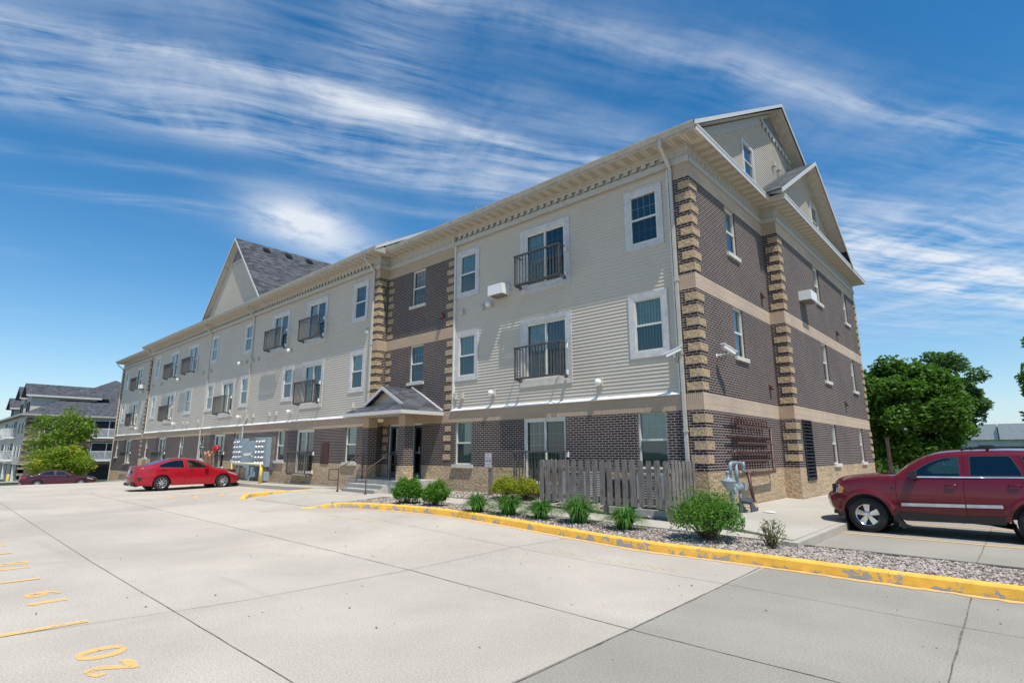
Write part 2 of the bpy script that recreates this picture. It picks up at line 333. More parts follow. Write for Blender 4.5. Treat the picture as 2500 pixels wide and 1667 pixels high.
leafmat('leaf_bright', (.10, .19, .018), (.25, .34, .03)); leafmat('leaf_yellow', (.19, .24, .02), (.42, .42, .04)); leafmat('leaf_grass', (.03, .11, .014), (.12, .28, .045)); leafmat('leaf_bush', (.05, .15, .016), (.15, .31, .035))
leafmat('leaf_left', (.09, .17, .018), (.23, .33, .035))

# ------------------------------------------------------------------ mesh helpers
class MB:
    def __init__(s): s.v = []; s.f = []; s.uv = []; s.m = []; s.cuts = []
    def cut(s): s.cuts.append((len(s.v), len(s.f), len(s.uv)))
    def poly(s, pts, uv=None, mat=0, swap=False):
        pts = [Vector(p) for p in pts]; i = len(s.v); s.v += [tuple(p) for p in pts]; s.f.append(tuple(range(i, i + len(pts))))
        s.m.append(mat)
        if uv is None:
            n = Vector((0, 0, 0))
            for k in range(len(pts)):
                a, b = pts[k], pts[(k + 1) % len(pts)]
                n += Vector(((a.y - b.y) * (a.z + b.z), (a.z - b.z) * (a.x + b.x), (a.x - b.x) * (a.y + b.y)))
            if n.length > 0: n.normalize()
            h = max(.15, math.sqrt(max(0, 1 - n.z * n.z)))
            if abs(n.z) > .97: uv = [(p.x, p.y) for p in pts]
            elif abs(n.y) >= abs(n.x): uv = [(p.x, p.z / h) for p in pts]
            else: uv = [(p.y, p.z / h) for p in pts]
        if swap: uv = [(b, a) for a, b in uv]
        s.uv += uv
    def box(s, x0, x1, y0, y1, z0, z1, mat=0, skip=''):
        c = lambda x, y, z: (x, y, z)
        if 'f' not in skip: s.poly([c(x0, y0, z0), c(x1, y0, z0), c(x1, y0, z1), c(x0, y0, z1)], mat=mat)
        if 'b' not in skip: s.poly([c(x1, y1, z0), c(x0, y1, z0), c(x0, y1, z1), c(x1, y1, z1)], mat=mat)
        if 'r' not in skip: s.poly([c(x1, y0, z0), c(x1, y1, z0), c(x1, y1, z1), c(x1, y0, z1)], mat=mat)
        if 'l' not in skip: s.poly([c(x0, y1, z0), c(x0, y0, z0), c(x0, y0, z1), c(x0, y1, z1)], mat=mat)
        if 't' not in skip: s.poly([c(x0, y0, z1), c(x1, y0, z1), c(x1, y1, z1), c(x0, y1, z1)], mat=mat)
        if 'u' not in skip: s.poly([c(x0, y1, z0), c(x1, y1, z0), c(x1, y0, z0), c(x0, y0, z0)], mat=mat)
    def hexa(s, a, b, mat=0):      # two quads (4 pts each, matching order) joined
        s.poly(a, mat=mat); s.poly(list(reversed(b)), mat=mat)
        for k in range(len(a)):
            j = (k + 1) % len(a); s.poly([a[j], a[k], b[k], b[j]], mat=mat)
    def beam(s, p, q, w, h, up=(0, 0, 1), mat=0):
        p = Vector(p); q = Vector(q); d = (q - p).normalized(); u = Vector(up); r = d.cross(u)
        if r.length < 1e-4: r = d.cross(Vector((1, 0, 0)))
        r.normalize(); u = r.cross(d).normalized(); r = r * w / 2; u = u * h / 2
        s.hexa([p - r - u, p + r - u, p + r + u, p - r + u], [q - r - u, q + r - u, q + r + u, q - r + u], mat)
    def tube(s, pts, r, n=8, mat=0, cap=True):
        pts = [Vector(p) for p in pts]; rings = []; prev = None
        for i, p in enumerate(pts):
            d = (pts[min(i + 1, len(pts) - 1)] - pts[max(i - 1, 0)]).normalized()
            a = d.cross(prev if prev is not None else (Vector((0, 0, 1)) if abs(d.z) < .9 else Vector((1, 0, 0))))
            if a.length < 1e-4: a = d.cross(Vector((0, 1, 0)))
            a.normalize(); b = a.cross(d).normalized(); prev = b
            rr = r[i] if isinstance(r, (list, tuple)) else r
            base = len(s.v)
            for k in range(n):
                t = 2 * math.pi * k / n; s.v.append(tuple(p + (a * math.cos(t) + b * math.sin(t)) * rr))
            rings.append(base)
        for i in range(len(pts) - 1):
            for k in range(n):
                j = (k + 1) % n; s.f.append((rings[i] + k, rings[i] + j, rings[i + 1] + j, rings[i + 1] + k)); s.m.append(mat); s.uv += [(k / n, i), (j / n, i), (j / n, i + 1), (k / n, i + 1)]
        if cap:
            for base, rev in ((rings[0], True), (rings[-1], False)):
                f = [base + k for k in range(n)]
                if rev: f.reverse()
                s.f.append(tuple(f)); s.m.append(mat); s.uv += [(0, 0)] * n
    def lathe(s, prof, c=(0, 0, 0), axis='z', n=16, mat=0):   # prof: (r, h)
        rings = []
        for r, hh in prof:
            base = len(s.v)
            for k in range(n):
                t = 2 * math.pi * k / n; a, b = r * math.cos(t), r * math.sin(t)
                s.v.append({'z': (c[0] + a, c[1] + b, c[2] + hh), 'y': (c[0] + a, c[1] + hh, c[2] + b), 'x': (c[0] + hh, c[1] + a, c[2] + b)}[axis])
            rings.append(base)
        for i in range(len(prof) - 1):
            for k in range(n):
                j = (k + 1) % n; s.f.append((rings[i] + k, rings[i] + j, rings[i + 1] + j, rings[i + 1] + k)); s.m.append(mat); s.uv += [(0, 0)] * 4
    def build(s, name, mats, parent=None, smooth=False, bevel=0, local=False):
        if s.cuts:      # the pieces between cuts become parts of their own
            out = None; a = (0, 0, 0); cs = s.cuts + [(len(s.v), len(s.f), len(s.uv))]; s.cuts = []
            for b in cs:
                if b[1] > a[1]:
                    t = MB(); t.v = s.v[a[0]:b[0]]; t.f = [tuple(i - a[0] for i in f) for f in s.f[a[1]:b[1]]]; t.m = s.m[a[1]:b[1]]; t.uv = s.uv[a[2]:b[2]]
                    o = t.build(name, mats, parent, smooth, bevel, local); out = out or o
                a = b
            return out
        me = bpy.data.meshes.new(name); me.from_pydata(s.v, [], s.f)
        uvl = me.uv_layers.new(name='UVMap'); uvl.data.foreach_set('uv', [c for p in s.uv for c in p])
        if isinstance(mats, str): mats = [mats]
        for mm in mats: me.materials.append(MATS[mm])
        me.polygons.foreach_set('material_index', s.m)
        if smooth: me.polygons.foreach_set('use_smooth', [True] * len(me.polygons))
        me.update()
        return link(name, me, parent, local, bevel)
def link(name, me, parent=None, local=False, bevel=0):
    o = bpy.data.objects.new(name, me); col.objects.link(o)
    if parent is not None:
        o.parent = parent
        if not local: o.matrix_parent_inverse = parent.matrix_basis.inverted()
    if bevel:
        b = o.modifiers.new('bevel', 'BEVEL'); b.width = bevel; b.segments = 2; b.limit_method = 'ANGLE'
    return o
def tag(o, label=None, cat=None, group=None, kind=None):
    if label: o['label'] = label
    if cat: o['category'] = cat
    if group: o['group'] = group
    if kind: o['kind'] = kind
    return o
def empty(name, loc, rz=0.0):
    o = bpy.data.objects.new(name, None); col.objects.link(o); o.location = loc; o.rotation_euler = (0, 0, rz)
    o.empty_display_size = .2
    return o
def kids(o): return [c for c in bpy.data.objects if c.parent == o]
def copy_tree(o, parent=None):
    c = o.copy(); col.objects.link(c)
    if parent is not None:
        c.parent = parent; c.matrix_parent_inverse = o.matrix_parent_inverse.copy()
    for k in kids(o): copy_tree(k, c)
    return c
def S(t, a, b):
    t = min(1, max(0, (t - a) / (b - a))); return t * t * (3 - 2 * t)
def lotz(x, y):
    z = .12 * S(-x, -.5, 6) * (1 - S(-x, 14, 22)) * S(y, -9, -5) + .05 * S(y, -5.5, -2.5) * S(-x, 14, 22)
    t = max(0, -26 - x)
    if t > 60: return z - .0015 * 3600 + 0.0
    return z - .0015 * t * t * (1 if t < 25 else 1) if t < 28 else z - 1.176 - .02 * (t - 28)

# ------------------------------------------------------------------ ground
def sheet(name, xs, ys, zf, mat, parent=None, kind='structure'):
    mb = MB(); idx = {}
    for i, x in enumerate(xs):
        for j, y in enumerate(ys): idx[i, j] = len(mb.v); mb.v.append((x, y, zf(x, y)))
    for i in range(len(xs) - 1):
        for j in range(len(ys) - 1):
            mb.f.append((idx[i, j], idx[i + 1, j], idx[i + 1, j + 1], idx[i, j + 1])); mb.m.append(0)
            mb.uv += [(xs[i], ys[j]), (xs[i + 1], ys[j]), (xs[i + 1], ys[j + 1]), (xs[i], ys[j + 1])]
    o = mb.build(name, mat, smooth=True); o['kind'] = kind
    return o
lin = lambda a, b, n: [a + (b - a) * i / n for i in range(n + 1)]
gx = [-1500, -600, -300, -200] + lin(-150, -70, 8) + lin(-68, -22, 46) + lin(-21, 3, 24) + [10, 30, 70, 200, 600, 1500]
gy = [-1500, -600, -200, -80, -60, -30, -20, -14] + lin(-12, 2, 28) + [6, 12, 20, 30, 60, 200, 600, 1500]
sheet('ground', gx, gy, lambda x, y: lotz(x, y) - .05, 'grass')
lx = lin(-61, -20, 60) + lin(-19.5, 4, 47) + [8, 16, 30, 60]; ly = [-90, -60, -30, -20, -15, -12] + lin(-11, 1, 36) + [6, 12, 24]
sheet('parking_lot', lx, ly, lotz, 'concrete')
def ribbon_xy(name, path, w, mat, off=.004, step=.4, jit=0, kind='structure', zf=lotz, build=True, mb=None):
    pts = []
    for (a, b) in zip(path[:-1], path[1:]):
        a = Vector(a); b = Vector(b); n = max(1, int((b - a).length / step))
        for i in range(n): pts.append(a.lerp(b, i / n))
    pts.append(Vector(path[-1])); mb = mb or MB(); L = []
    for i, p in enumerate(pts):
        d = (pts[min(i + 1, len(pts) - 1)] - pts[max(i - 1, 0)]).normalized(); nrm = Vector((-d.y, d.x))
        j = random.uniform(-jit, jit); ww = w * (1 + random.uniform(-.35, .35) * (1 if jit else 0))
        a = p + nrm * (ww / 2 + j); b = p - nrm * (ww / 2 - j)
        L.append(((a.x, a.y, zf(a.x, a.y) + off), (b.x, b.y, zf(b.x, b.y) + off)))
    for (a, b), (c, d) in zip(L[:-1], L[1:]): mb.poly([b, d, c, a], uv=[(b[0], b[1]), (d[0], d[1]), (c[0], c[1]), (a[0], a[1])])
    if build:
        o = mb.build(name, mat); o['kind'] = kind; return o
    return mb
jm = MB()
for path, w, j in (([(-1.75, -14.5), (-1.57, -12.56), (-1.31, -11.23), (-1.2, -10.42), (-1.13, -8.15), (-1.26, -5.79), (-1.15, -4.25)], .007, .003),
                ([(-6.1, -14.5), (-5.84, -12.2), (-5.51, -11.15), (-5.35, -10.1), (-5.3, -8.05)], .007, .003),
                ([(-40, -11.0), (-21, -10.9), (-5.5, -11.16), (1.5, -11.2), (2.66, -11.2)], .009, .003), ([(-24, -7.9), (-14.1, -8.02), (-1.15, -8.15), (2.68, -8.38), (5.08, -8.44), (12, -8.5)], .011, .004),
                ([(-6.2, -5.52), (-1.3, -5.75), (2.65, -5.89), (5.1, -6.11), (12, -6.3)], .007, .003), ([(2.60, -4.33), (2.64, -5.9), (2.68, -8.4), (2.69, -10.1), (2.7, -16)], .019, .005),
                ([(5.06, -4.42), (5.08, -6.1), (5.10, -8.4), (5.1, -16)], .015, .004), ([(4.98, -2.15), (5.0, -.8), (5.01, 8)], .014, .004), ([(9.9, -4.42), (9.9, -16)], .014, .004),
                ([(-9.9, -14), (-9.7, -11.1), (-9.5, -8.0)], .008, .003), ([(-14.3, -14), (-14.0, -8.05)], .008, .003)):
    ribbon_xy('joint', path, w, 'joint', .004, .25, j, build=False, mb=jm)
o = jm.build('pavement_joints', 'joint'); o['kind'] = 'structure'

# painted lines and figures
mk = MB()
for i in range(5):
    x = -1.62 - 2.87 * i
    ribbon_xy('', [(x + .05, -11.9), (x - .12, -16.5)], .10, '', .008, .5, .0, build=False, mb=mk)
o = mk.build('parking_lines', 'mark_yellow'); o['kind'] = 'structure'
mk = MB()
for a in [(-20.38, -7.2, -21.76, -6.44), (-20.74, -6.24, -21.73, -5.59), (-20.82, -5.34, -21.69, -4.66), (-20.87, -4.38, -21.57, -3.81), (-20.79, -3.57, -21.8, -2.89)]:
    ribbon_xy('', [a[:2], a[2:]], .10, '', .008, .5, 0, build=False, mb=mk)
for a in [(-24.89, -7.6, -23.43, -7.68), (-21.64, -7.52, -20.22, -7.5), (-18.34, -7.39, -16.02, -7.36), (-7.69, -5.83, -7.0, -5.84), (-6.96, -5.77, -5.56, -5.81)]:
    ribbon_xy('', [a[:2], a[2:]], .12, '', .008, .5, 0, build=False, mb=mk)
o = mk.build('faded_lines', 'mark_faint'); o['kind'] = 'structure'
mk = MB()
for a in [(-17.03, -6.75, -18.2, -6.25), (-16.05, -6.23, -17.9, -5.5), (-16.08, -5.34, -18.4, -4.4), (-18.58, -3.47, -16.46, -4.19), (-18.94, -2.44, -16.66, -3.22), (-19.03, -1.9, -16.99, -2.4)]:
    ribbon_xy('', [a[:2], a[2:]], .11, '', .008, .5, 0, build=False, mb=mk)
for p in ([(2.56, .45), (12, .3)], [(2.9, 3.25), (12, 3.4)], [(2.56, -1.75), (3.2, -1.78)]): ribbon_xy('', p, .10 if p[0][1] > -1 else .02, '', .008, .6, 0, build=False, mb=mk)
o = mk.build('hatching_lines', 'mark_yellow'); o['kind'] = 'structure'
def textmesh(s, size, ext=0.0, bold=0.0):
    cu = bpy.data.curves.new('t', 'FONT'); cu.body = s; cu.size = size; cu.align_x = 'CENTER'; cu.align_y = 'CENTER'; cu.extrude = ext; cu.resolution_u = 3; cu.offset = bold
    ob = bpy.data.objects.new('t', cu); col.objects.link(ob); dg = bpy.context.evaluated_depsgraph_get(); dg.update()
    me = bpy.data.meshes.new_from_object(ob.evaluated_get(dg)); bpy.data.objects.remove(ob); bpy.data.curves.remove(cu)
    return me
def ground_text(s, x, y, w, h_, rz, mat, bold=0.0, gap=0):
    me = textmesh(s, 1.0, bold=.014); co = np.empty(len(me.vertices) * 3, 'f'); me.vertices.foreach_get('co', co); co = co.reshape(-1, 3)
    mn, mx = co.min(0), co.max(0); co = (co - (mn + mx) / 2) / np.maximum(mx - mn, 1e-6) * np.array([w, h_, 0])
    # stencil bridges: the stencil leaves unpainted bars through closed letters
    c, s_ = math.cos(rz), math.sin(rz); out = []
    for p in co:
        X_, Y_ = x + c * p[0] - s_ * p[1], y + s_ * p[0] + c * p[1]; out += [X_, Y_, lotz(X_, Y_) + .005]
    me.vertices.foreach_set('co', out); me.materials.clear(); me.materials.append(MATS[mat]); me.update()
    ob = bpy.data.objects.new('painted_number' if s.isdigit() else 'painted_words', me); col.objects.link(ob); ob['kind'] = 'structure'
    return ob
GL = {'0': ([(.36 * math.cos(R(a)), .46 * math.sin(R(a)), .12 + .20 * abs(math.cos(R(a)))) for a in range(0, 361, 15)],),
      '1': ([(.05, -.5, .34), (.05, .34, .34)], [(.05, .30, .34), (.05, .5, .30)], [(-.22, .30, .10), (.0, .44, .20)], [(-.2, -.47, .07), (.3, -.47, .07)]),
      '2': ([(-.20, .20, .30), (-.30, .32, .20), (-.05, .46, .12), (.20, .40, .26), (.27, .20, .30), (.08, -.02, .24), (-.18, -.24, .14), (-.36, -.40, .08)], [(-.36, -.42, .14), (-.1, -.36, .22), (.15, -.40, .26), (.36, -.36, .20), (.42, -.22, .06)]),
      '9': ([(.02 + .27 * math.cos(R(a)), .20 + .25 * math.sin(R(a)), .12 + .18 * abs(math.cos(R(a)))) for a in range(0, 361, 20)], [(.29, .18, .28), (.26, -.10, .26), (.10, -.34, .18), (-.12, -.46, .12)], [(-.28, -.36, .22), (-.14, -.38, .26)]),
      '8': ([(.25 * math.cos(R(a)), .25 + .21 * math.sin(R(a)), .10 + .18 * abs(math.cos(R(a)))) for a in range(0, 361, 20)], [(.30 * math.cos(R(a)), -.22 + .25 * math.sin(R(a)), .10 + .20 * abs(math.cos(R(a)))) for a in range(0, 361, 20)]),
      '7': ([(-.36, .40, .22), (.34, .40, .20)], [(.30, .36, .14), (.05, .0, .24), (-.05, -.48, .34)])}
def stencil(ch, cx, cy, w=.33, h_=.34):
    mb = MB(); k_ = 0
    for path in GL[ch]:
        P = [Vector((p[0], p[1])) for p in path]
        for i in range(len(P)):
            d = (P[min(i + 1, len(P) - 1)] - P[max(i - 1, 0)]).normalized(); nn = Vector((-d.y, d.x)) * path[i][2] / 2; L_ = [(P[i] + nn), (P[i] - nn)]
            L_ = [(cx - q.x * w, cy - q.y * h_) for q in L_]; L_ = [(a_, b_, lotz(a_, b_) + .0045 + .0006 * k_) for a_, b_ in L_]
            if i: mb.poly([pr_[0], pr_[1], L_[1], L_[0]])
            pr_ = L_
        k_ += 1
    o = mb.build('painted_number', 'mark_yellow'); o['kind'] = 'structure'
for a_, ca, b_, cb_ in (('2', .12, '0', -.37), ('1', -2.80, '9', -3.32), ('1', -5.55, '8', -6.06), ('1', -8.42, '7', -8.93)):
    stencil(a_, ca, -12.05); stencil(b_, cb_, -12.02)
ground_text('NO', -.33, -5.56, .58, .20, R(-2), 'mark_faint'); ground_text('PARKING', 1.05, -5.56, 1.48, .20, R(-1), 'mark_faint')

# kerb with chipped yellow paint
def kerb(name, path, hgt, wid, mat, zf=lotz, taper0=0, taper1=0):
    pts = []
    P = [Vector(p) for p in path]
    for i in range(len(P) - 1):
        p0, p1, p2, p3 = P[max(i - 1, 0)], P[i], P[i + 1], P[min(i + 2, len(P) - 1)]; n = max(2, int((p2 - p1).length / .12))
        for k in range(n):
            t = k / n; pts.append(.5 * ((2 * p1) + (p2 - p0) * t + (2 * p0 - 5 * p1 + 4 * p2 - p3) * t * t + (3 * p1 - p0 - 3 * p2 + p3) * t ** 3))
    pts.append(P[-1]); mb = MB(); prof = [(0, -.03, 0), (.005, .02, .02), (.022, hgt * .82, .16), (.045, hgt * .97, .22), (.07, hgt, .26), (wid, hgt, .42), (wid, -.02, .6)]
    rows = []; s = 0; tot = sum((b - a).length for a, b in zip(pts[:-1], pts[1:]))
    for i, p in enumerate(pts):
        if i: s += (p - pts[i - 1]).length
        d = (pts[min(i + 1, len(pts) - 1)] - pts[max(i - 1, 0)]).normalized(); nrm = Vector((-d.y, d.x))
        k = 1.0
        if taper0: k *= .12 + .88 * S(s, 0, taper0)
        if taper1: k *= .12 + .88 * S(tot - s, 0, taper1)
        zb = zf(p.x, p.y); rows.append([((p + nrm * o_).x, (p + nrm * o_).y, zb + zz * k, vv, s) for o_, zz, vv in prof])
    base = len(mb.v); n = len(prof)
    for r in rows:
        for q in r: mb.v.append(q[:3])
    for i in range(len(rows) - 1):
        for j in range(n - 1):
            mb.f.append((base + i * n + j, base + (i + 1) * n + j, base + (i + 1) * n + j + 1, base + i * n + j + 1)); mb.m.append(0)
            mb.uv += [(rows[i][j][4], -rows[i][j][3] + .15 if False else paintv(rows[i][j][3])), (rows[i + 1][j][4], paintv(rows[i + 1][j][3])), (rows[i + 1][j + 1][4], paintv(rows[i + 1][j + 1][3])), (rows[i][j + 1][4], paintv(rows[i][j + 1][3]))]
    for i in (0, len(rows) - 1): mb.f.append(tuple(base + i * n + j for j in range(n))); mb.m.append(0); mb.uv += [(0, 0)] * n
    o = mb.build(name, mat, smooth=False); o['kind'] = 'structure'; return o
def paintv(v):  # paint is worn through most on the kerb face, least on the top
    return {0: .10, .02: .10, .16: .045, .22: .0, .26: -.02, .42: -.02}.get(v, .3)
KP = [(-9.75, -5.45), (-9.35, -5.0), (-8.6, -4.45), (-7.2, -4.05), (-5.3, -3.9), (-3.0, -3.98), (-1.0, -4.15), (.8, -4.36), (2.6, -4.34), (5.5, -4.42), (16, -4.45)]
kerb('kerb', KP, .15, .16, 'kerb_yellow', taper0=1.2)
kerb('kerb', [(-13.9, -5.35), (-14.7, -4.85), (-15.1, -4.1), (-15.25, -3.1), (-15.5, -1.75)], .13, .17, 'kerb_yellow', taper0=1.0)
# thin spill of paint on the gutter next to the kerb
ribbon_xy('kerb_paint_spill', [(-9.3, -5.08), (-8.6, -4.54), (-7.2, -4.14), (-5.3, -3.99), (-3.0, -4.07), (-1.0, -4.24), (.8, -4.45), (2.6, -4.43), (5.5, -4.51), (16, -4.54)], .12, 'mark_yellow', .006, .1, .03)
def ky(x):
    for a, b in zip(KP[:-1], KP[1:]):
        if a[0] <= x <= b[0]: return a[1] + (b[1] - a[1]) * (x - a[0]) / (b[0] - a[0])
    return KP[0][1] if x < KP[0][0] else KP[-1][1]
kz = lambda x: lotz(x, ky(x))
def walkz(x, y): return lotz(x, -4) + .145 + .05 * S(y, -2, .3)
def slabz(x, y): return .15 + (2.52 - x) / 2.52 * .12
def solid(name, poly, zf, mat, thick=.25, div=.5, kind='structure', sub=None):
    "paved slab: top follows zf, with real edges"
    mb = MB(); n = len(poly); pts = []
    for a, b in zip(poly, poly[1:] + poly[:1]):
        a = Vector(a); b = Vector(b); k = max(1, int((b - a).length / div))
        for i in range(k): pts.append(a.lerp(b, i / k))
    ins = []; xs = [p.x for p in pts]; ys = [p.y for p in pts]
    def inside(x, y):
        c = False
        for (ax, ay), (bx, by) in zip(poly, poly[1:] + poly[:1]):
            if (ay > y) != (by > y) and x < (bx - ax) * (y - ay) / (by - ay) + ax: c = not c
        return c
    x = min(xs) + div * .5
    while x < max(xs):
        y = min(ys) + div * .5
        while y < max(ys):
            if inside(x, y) and min((Vector((x, y)) - p).length for p in pts) > div * .35: ins.append(Vector((x, y)))
            y += div
        x += div
    allp = pts + ins; m = len(pts)
    r = delaunay_2d_cdt(allp, [(i, (i + 1) % m) for i in range(m)], [], 0, 1e-5)
    V_, F_ = r[0], r[2]; base = len(mb.v)
    for v in V_: mb.v.append((v.x, v.y, zf(v.x, v.y)))
    for f in F_:
        cx = sum(V_[i].x for i in f) / 3; cy = sum(V_[i].y for i in f) / 3
        if inside(cx, cy): mb.f.append(tuple(base + i for i in f)); mb.m.append(0); mb.uv += [(V_[i].x, V_[i].y) for i in f]
    for a, b in zip(pts, pts[1:] + pts[:1]):
        za, zb = zf(a.x, a.y), zf(b.x, b.y); mb.poly([(a.x, a.y, za - thick), (b.x, b.y, zb - thick), (b.x, b.y, zb), (a.x, a.y, za)])
    o = mb.build(name, mat); 
    if kind: o['kind'] = kind
    return o
solid('sidewalk', [(-9.9, -2.55), (2.50, -2.62), (2.50, -2.45), (0, -1.4), (-10.3, -1.45)], walkz, 'walk_conc')
solid('sidewalk', [(0.02, -1.39), (2.5, -2.44), (2.52, 1.2), (2.52, 22), (.5, 22), (.5, 5.85), (.02, 5.85)], lambda x, y: slabz(x, y) + .003, 'walk_conc')
solid('sidewalk', [(-15.3, -1.75), (-9.92, -1.75), (-9.92, -2.55), (-11.5, -2.9), (-14.0, -3.0), (-15.1, -2.6)], lambda x, y: walkz(x, y), 'walk_conc')
# wheelchair ramp falling to the lot between the two yellow kerbs
solid('ramp', [(-14.95, -2.65), (-14.0, -3.01), (-11.5, -2.91), (-9.93, -2.57), (-9.4, -4.4), (-10.0, -5.1), (-13.7, -5.1), (-14.7, -4.2)],
      lambda x, y: walkz(x, y) * S(y, -5.2, -2.7) + (lotz(x, y) + .012) * (1 - S(y, -5.2, -2.7)), 'walk_conc')
solid('sidewalk', [(-57, -1.95), (-15.6, -1.95), (-15.35, -1.77), (-15.35, -.9), (-57, -.9)], lambda x, y: lotz(x, -2.5) + .15, 'walk_conc', div=1.2)
solid('bay_kerb', [(2.52, -2.72), (2.66, -2.72), (2.66, 1.3), (2.66, 22), (2.525, 22), (2.525, -2.5)], lambda x, y: .152, 'walk_conc', div=2)
# black edging strip along the parking bay
mb = MB(); mb.hexa([(2.3, -2.30, -.05), (16, -2.62, -.05), (16, -2.62, .075), (2.3, -2.30, .085)], [(2.3, -2.38, -.05), (16, -2.70, -.05), (16, -2.70, .07), (2.3, -2.38, .08)])
o = mb.build('bed_edging', 'asphalt_edge'); o['kind'] = 'structure'
mb = MB(); mb.hexa([(-9.9, -2.52, -.05), (2.4, -2.60, -.05), (2.4, -2.60, .12), (-9.9, -2.52, .24)], [(-9.9, -2.58, -.05), (2.4, -2.68, -.05), (2.4, -2.68, .115), (-9.9, -2.58, .235)])
# gravel beds
def bedz(x, y): return kz(x) + .12 + .012 * math.sin(7 * x + 3 * y) * math.sin(5 * y - 2 * x)
bedpoly = [(x, ky(x) + .165) for x in [-9.3, -8.6, -7.9, -7.2, -6.2, -5.3, -4, -3, -2, -1, 0, .8, 1.7, 2.6, 4, 5.5, 9, 16]] + [(16, -2.70), (9, -2.55), (2.42, -2.38), (2.42, -2.66), (0, -2.62), (-9.9, -2.55)]
bedpoly[0] = (-9.45, -4.9 + .2)
def bedz2(x, y):
    z = bedz(x, y)
    return z if x < 2.4 else z - .055 * S(y, -4.1, -2.8)
solid('gravel_bed', bedpoly, bedz2, 'gravel', div=.3)
solid('gravel_bed', [(-10.25, -1.44), (-.02, -1.39), (-.02, .1), (-10.25, .1)], lambda x, y: walkz(x, y) + .012 + .02 * S(y, -1.3, -.2), 'gravel', div=.4)
solid('gravel_bed', [(-46.5, -.9), (-15.3, -.9), (-15.3, -.4), (-46.5, -.4)], lambda x, y: lotz(x, -2.5) + .165, 'gravel', div=.8)
def pip(poly, x, y):
    c = False
    for (ax, ay), (bx, by) in zip(poly, poly[1:] + poly[:1]):
        if (ay > y) != (by > y) and x < (bx - ax) * (y - ay) / (by - ay) + ax: c = not c
    return c
def stones(name, poly, zf, dens, smin, smax, n=20000):
    # squashed icosahedra scattered over the bed, one mesh
    t = (1 + 5 ** .5) / 2
    iv = np.array([(-1, t, 0), (1, t, 0), (-1, -t, 0), (1, -t, 0), (0, -1, t), (0, 1, t), (0, -1, -t), (0, 1, -t), (t, 0, -1), (t, 0, 1), (-t, 0, -1), (-t, 0, 1)]) / 1.9
    fi = np.array([(0, 11, 5), (0, 5, 1), (0, 1, 7), (0, 7, 10), (0, 10, 11), (1, 5, 9), (5, 11, 4), (11, 10, 2), (10, 7, 6), (7, 1, 8), (3, 9, 4), (3, 4, 2), (3, 2, 6), (3, 6, 8), (3, 8, 9), (4, 9, 5), (2, 4, 11), (6, 2, 10), (8, 6, 7), (9, 8, 1)])
    xs = [p[0] for p in poly]; ys = [p[1] for p in poly]; P = []
    area = (max(xs) - min(xs)) * (max(ys) - min(ys))
    for _ in range(int(area * dens)):
        x = random.uniform(min(xs), max(xs)); y = random.uniform(min(ys), max(ys))
        if pip(poly, x, y): P.append((x, y, zf(x, y)))
    P = np.array(P[:n]); k = len(P)
    sc = rng.uniform(smin, smax, (k, 1, 1)) * np.stack([rng.uniform(.8, 1.5, k), rng.uniform(.7, 1.1, k), rng.uniform(.45, .8, k)], -1)[:, None, :]
    v = iv[None] * sc * rng.uniform(.8, 1.2, (k, 12, 1)); a = rng.uniform(0, 6.28, k); c, s = np.cos(a)[:, None], np.sin(a)[:, None]
    x = v[..., 0] * c - v[..., 1] * s; y = v[..., 0] * s + v[..., 1] * c; tl = rng.normal(0, .35, (k, 1))
    z = v[..., 2] + tl * x
    vv = np.stack([x, y, z], -1) + P[:, None, :] + np.array([0, 0, .008])
    ff = fi[None] + (np.arange(k) * 12)[:, None, None]
    me = bpy.data.meshes.new(name); vv = vv.reshape(-1, 3); ff = ff.reshape(-1, 3)
    me.vertices.add(len(vv)); me.vertices.foreach_set('co', vv.ravel()); me.loops.add(len(ff) * 3); me.loops.foreach_set('vertex_index', ff.ravel().astype('i'))
    me.polygons.add(len(ff)); me.polygons.foreach_set('loop_start', np.arange(0, len(ff) * 3, 3, dtype='i')); me.polygons.foreach_set('loop_total', np.full(len(ff), 3, 'i'))
    me.materials.append(MATS['stones']); me.update(calc_edges=True); o = link(name, me); o['kind'] = 'stuff'; o['label'] = 'loose tan and brown river pebbles covering the planting bed'; o['category'] = 'gravel'
    return o
stones('pebbles', [p for p in bedpoly if p[0] >= 2.4 and p[0] < 9] + [(9, -4.2), (9, -2.6)] if False else [(1.0, -4.15), (8, -4.22), (8, -2.62), (2.45, -2.42), (2.4, -2.68), (1.0, -2.66)], bedz2, 900, .013, .026, 9000)
stones('pebbles', [(-9.2, -4.5), (-7.2, -3.85), (-5.3, -3.72), (-3, -3.8), (-1, -3.96), (1.0, -4.15), (1.0, -2.66), (-9.5, -2.6)], bedz2, 420, .015, .030, 11000)
stones('pebbles', [(-10.2, -1.4), (-.05, -1.36), (-.05, -.03), (-10.2, -.03)], lambda x, y: walkz(x, y) + .012 + .02 * S(y, -1.3, -.2), 300, .016, .032, 4500)
# crumbs of dirt and bits on the lot
random.seed(5)
stones('grit', [(-6, -12.5), (6, -12.5), (9, -4.7), (-9, -4.6)], lambda x, y: lotz(x, y) - .002, .9, .006, .013, 300)['label'] = 'small dark crumbs of dirt scattered over the concrete lot'

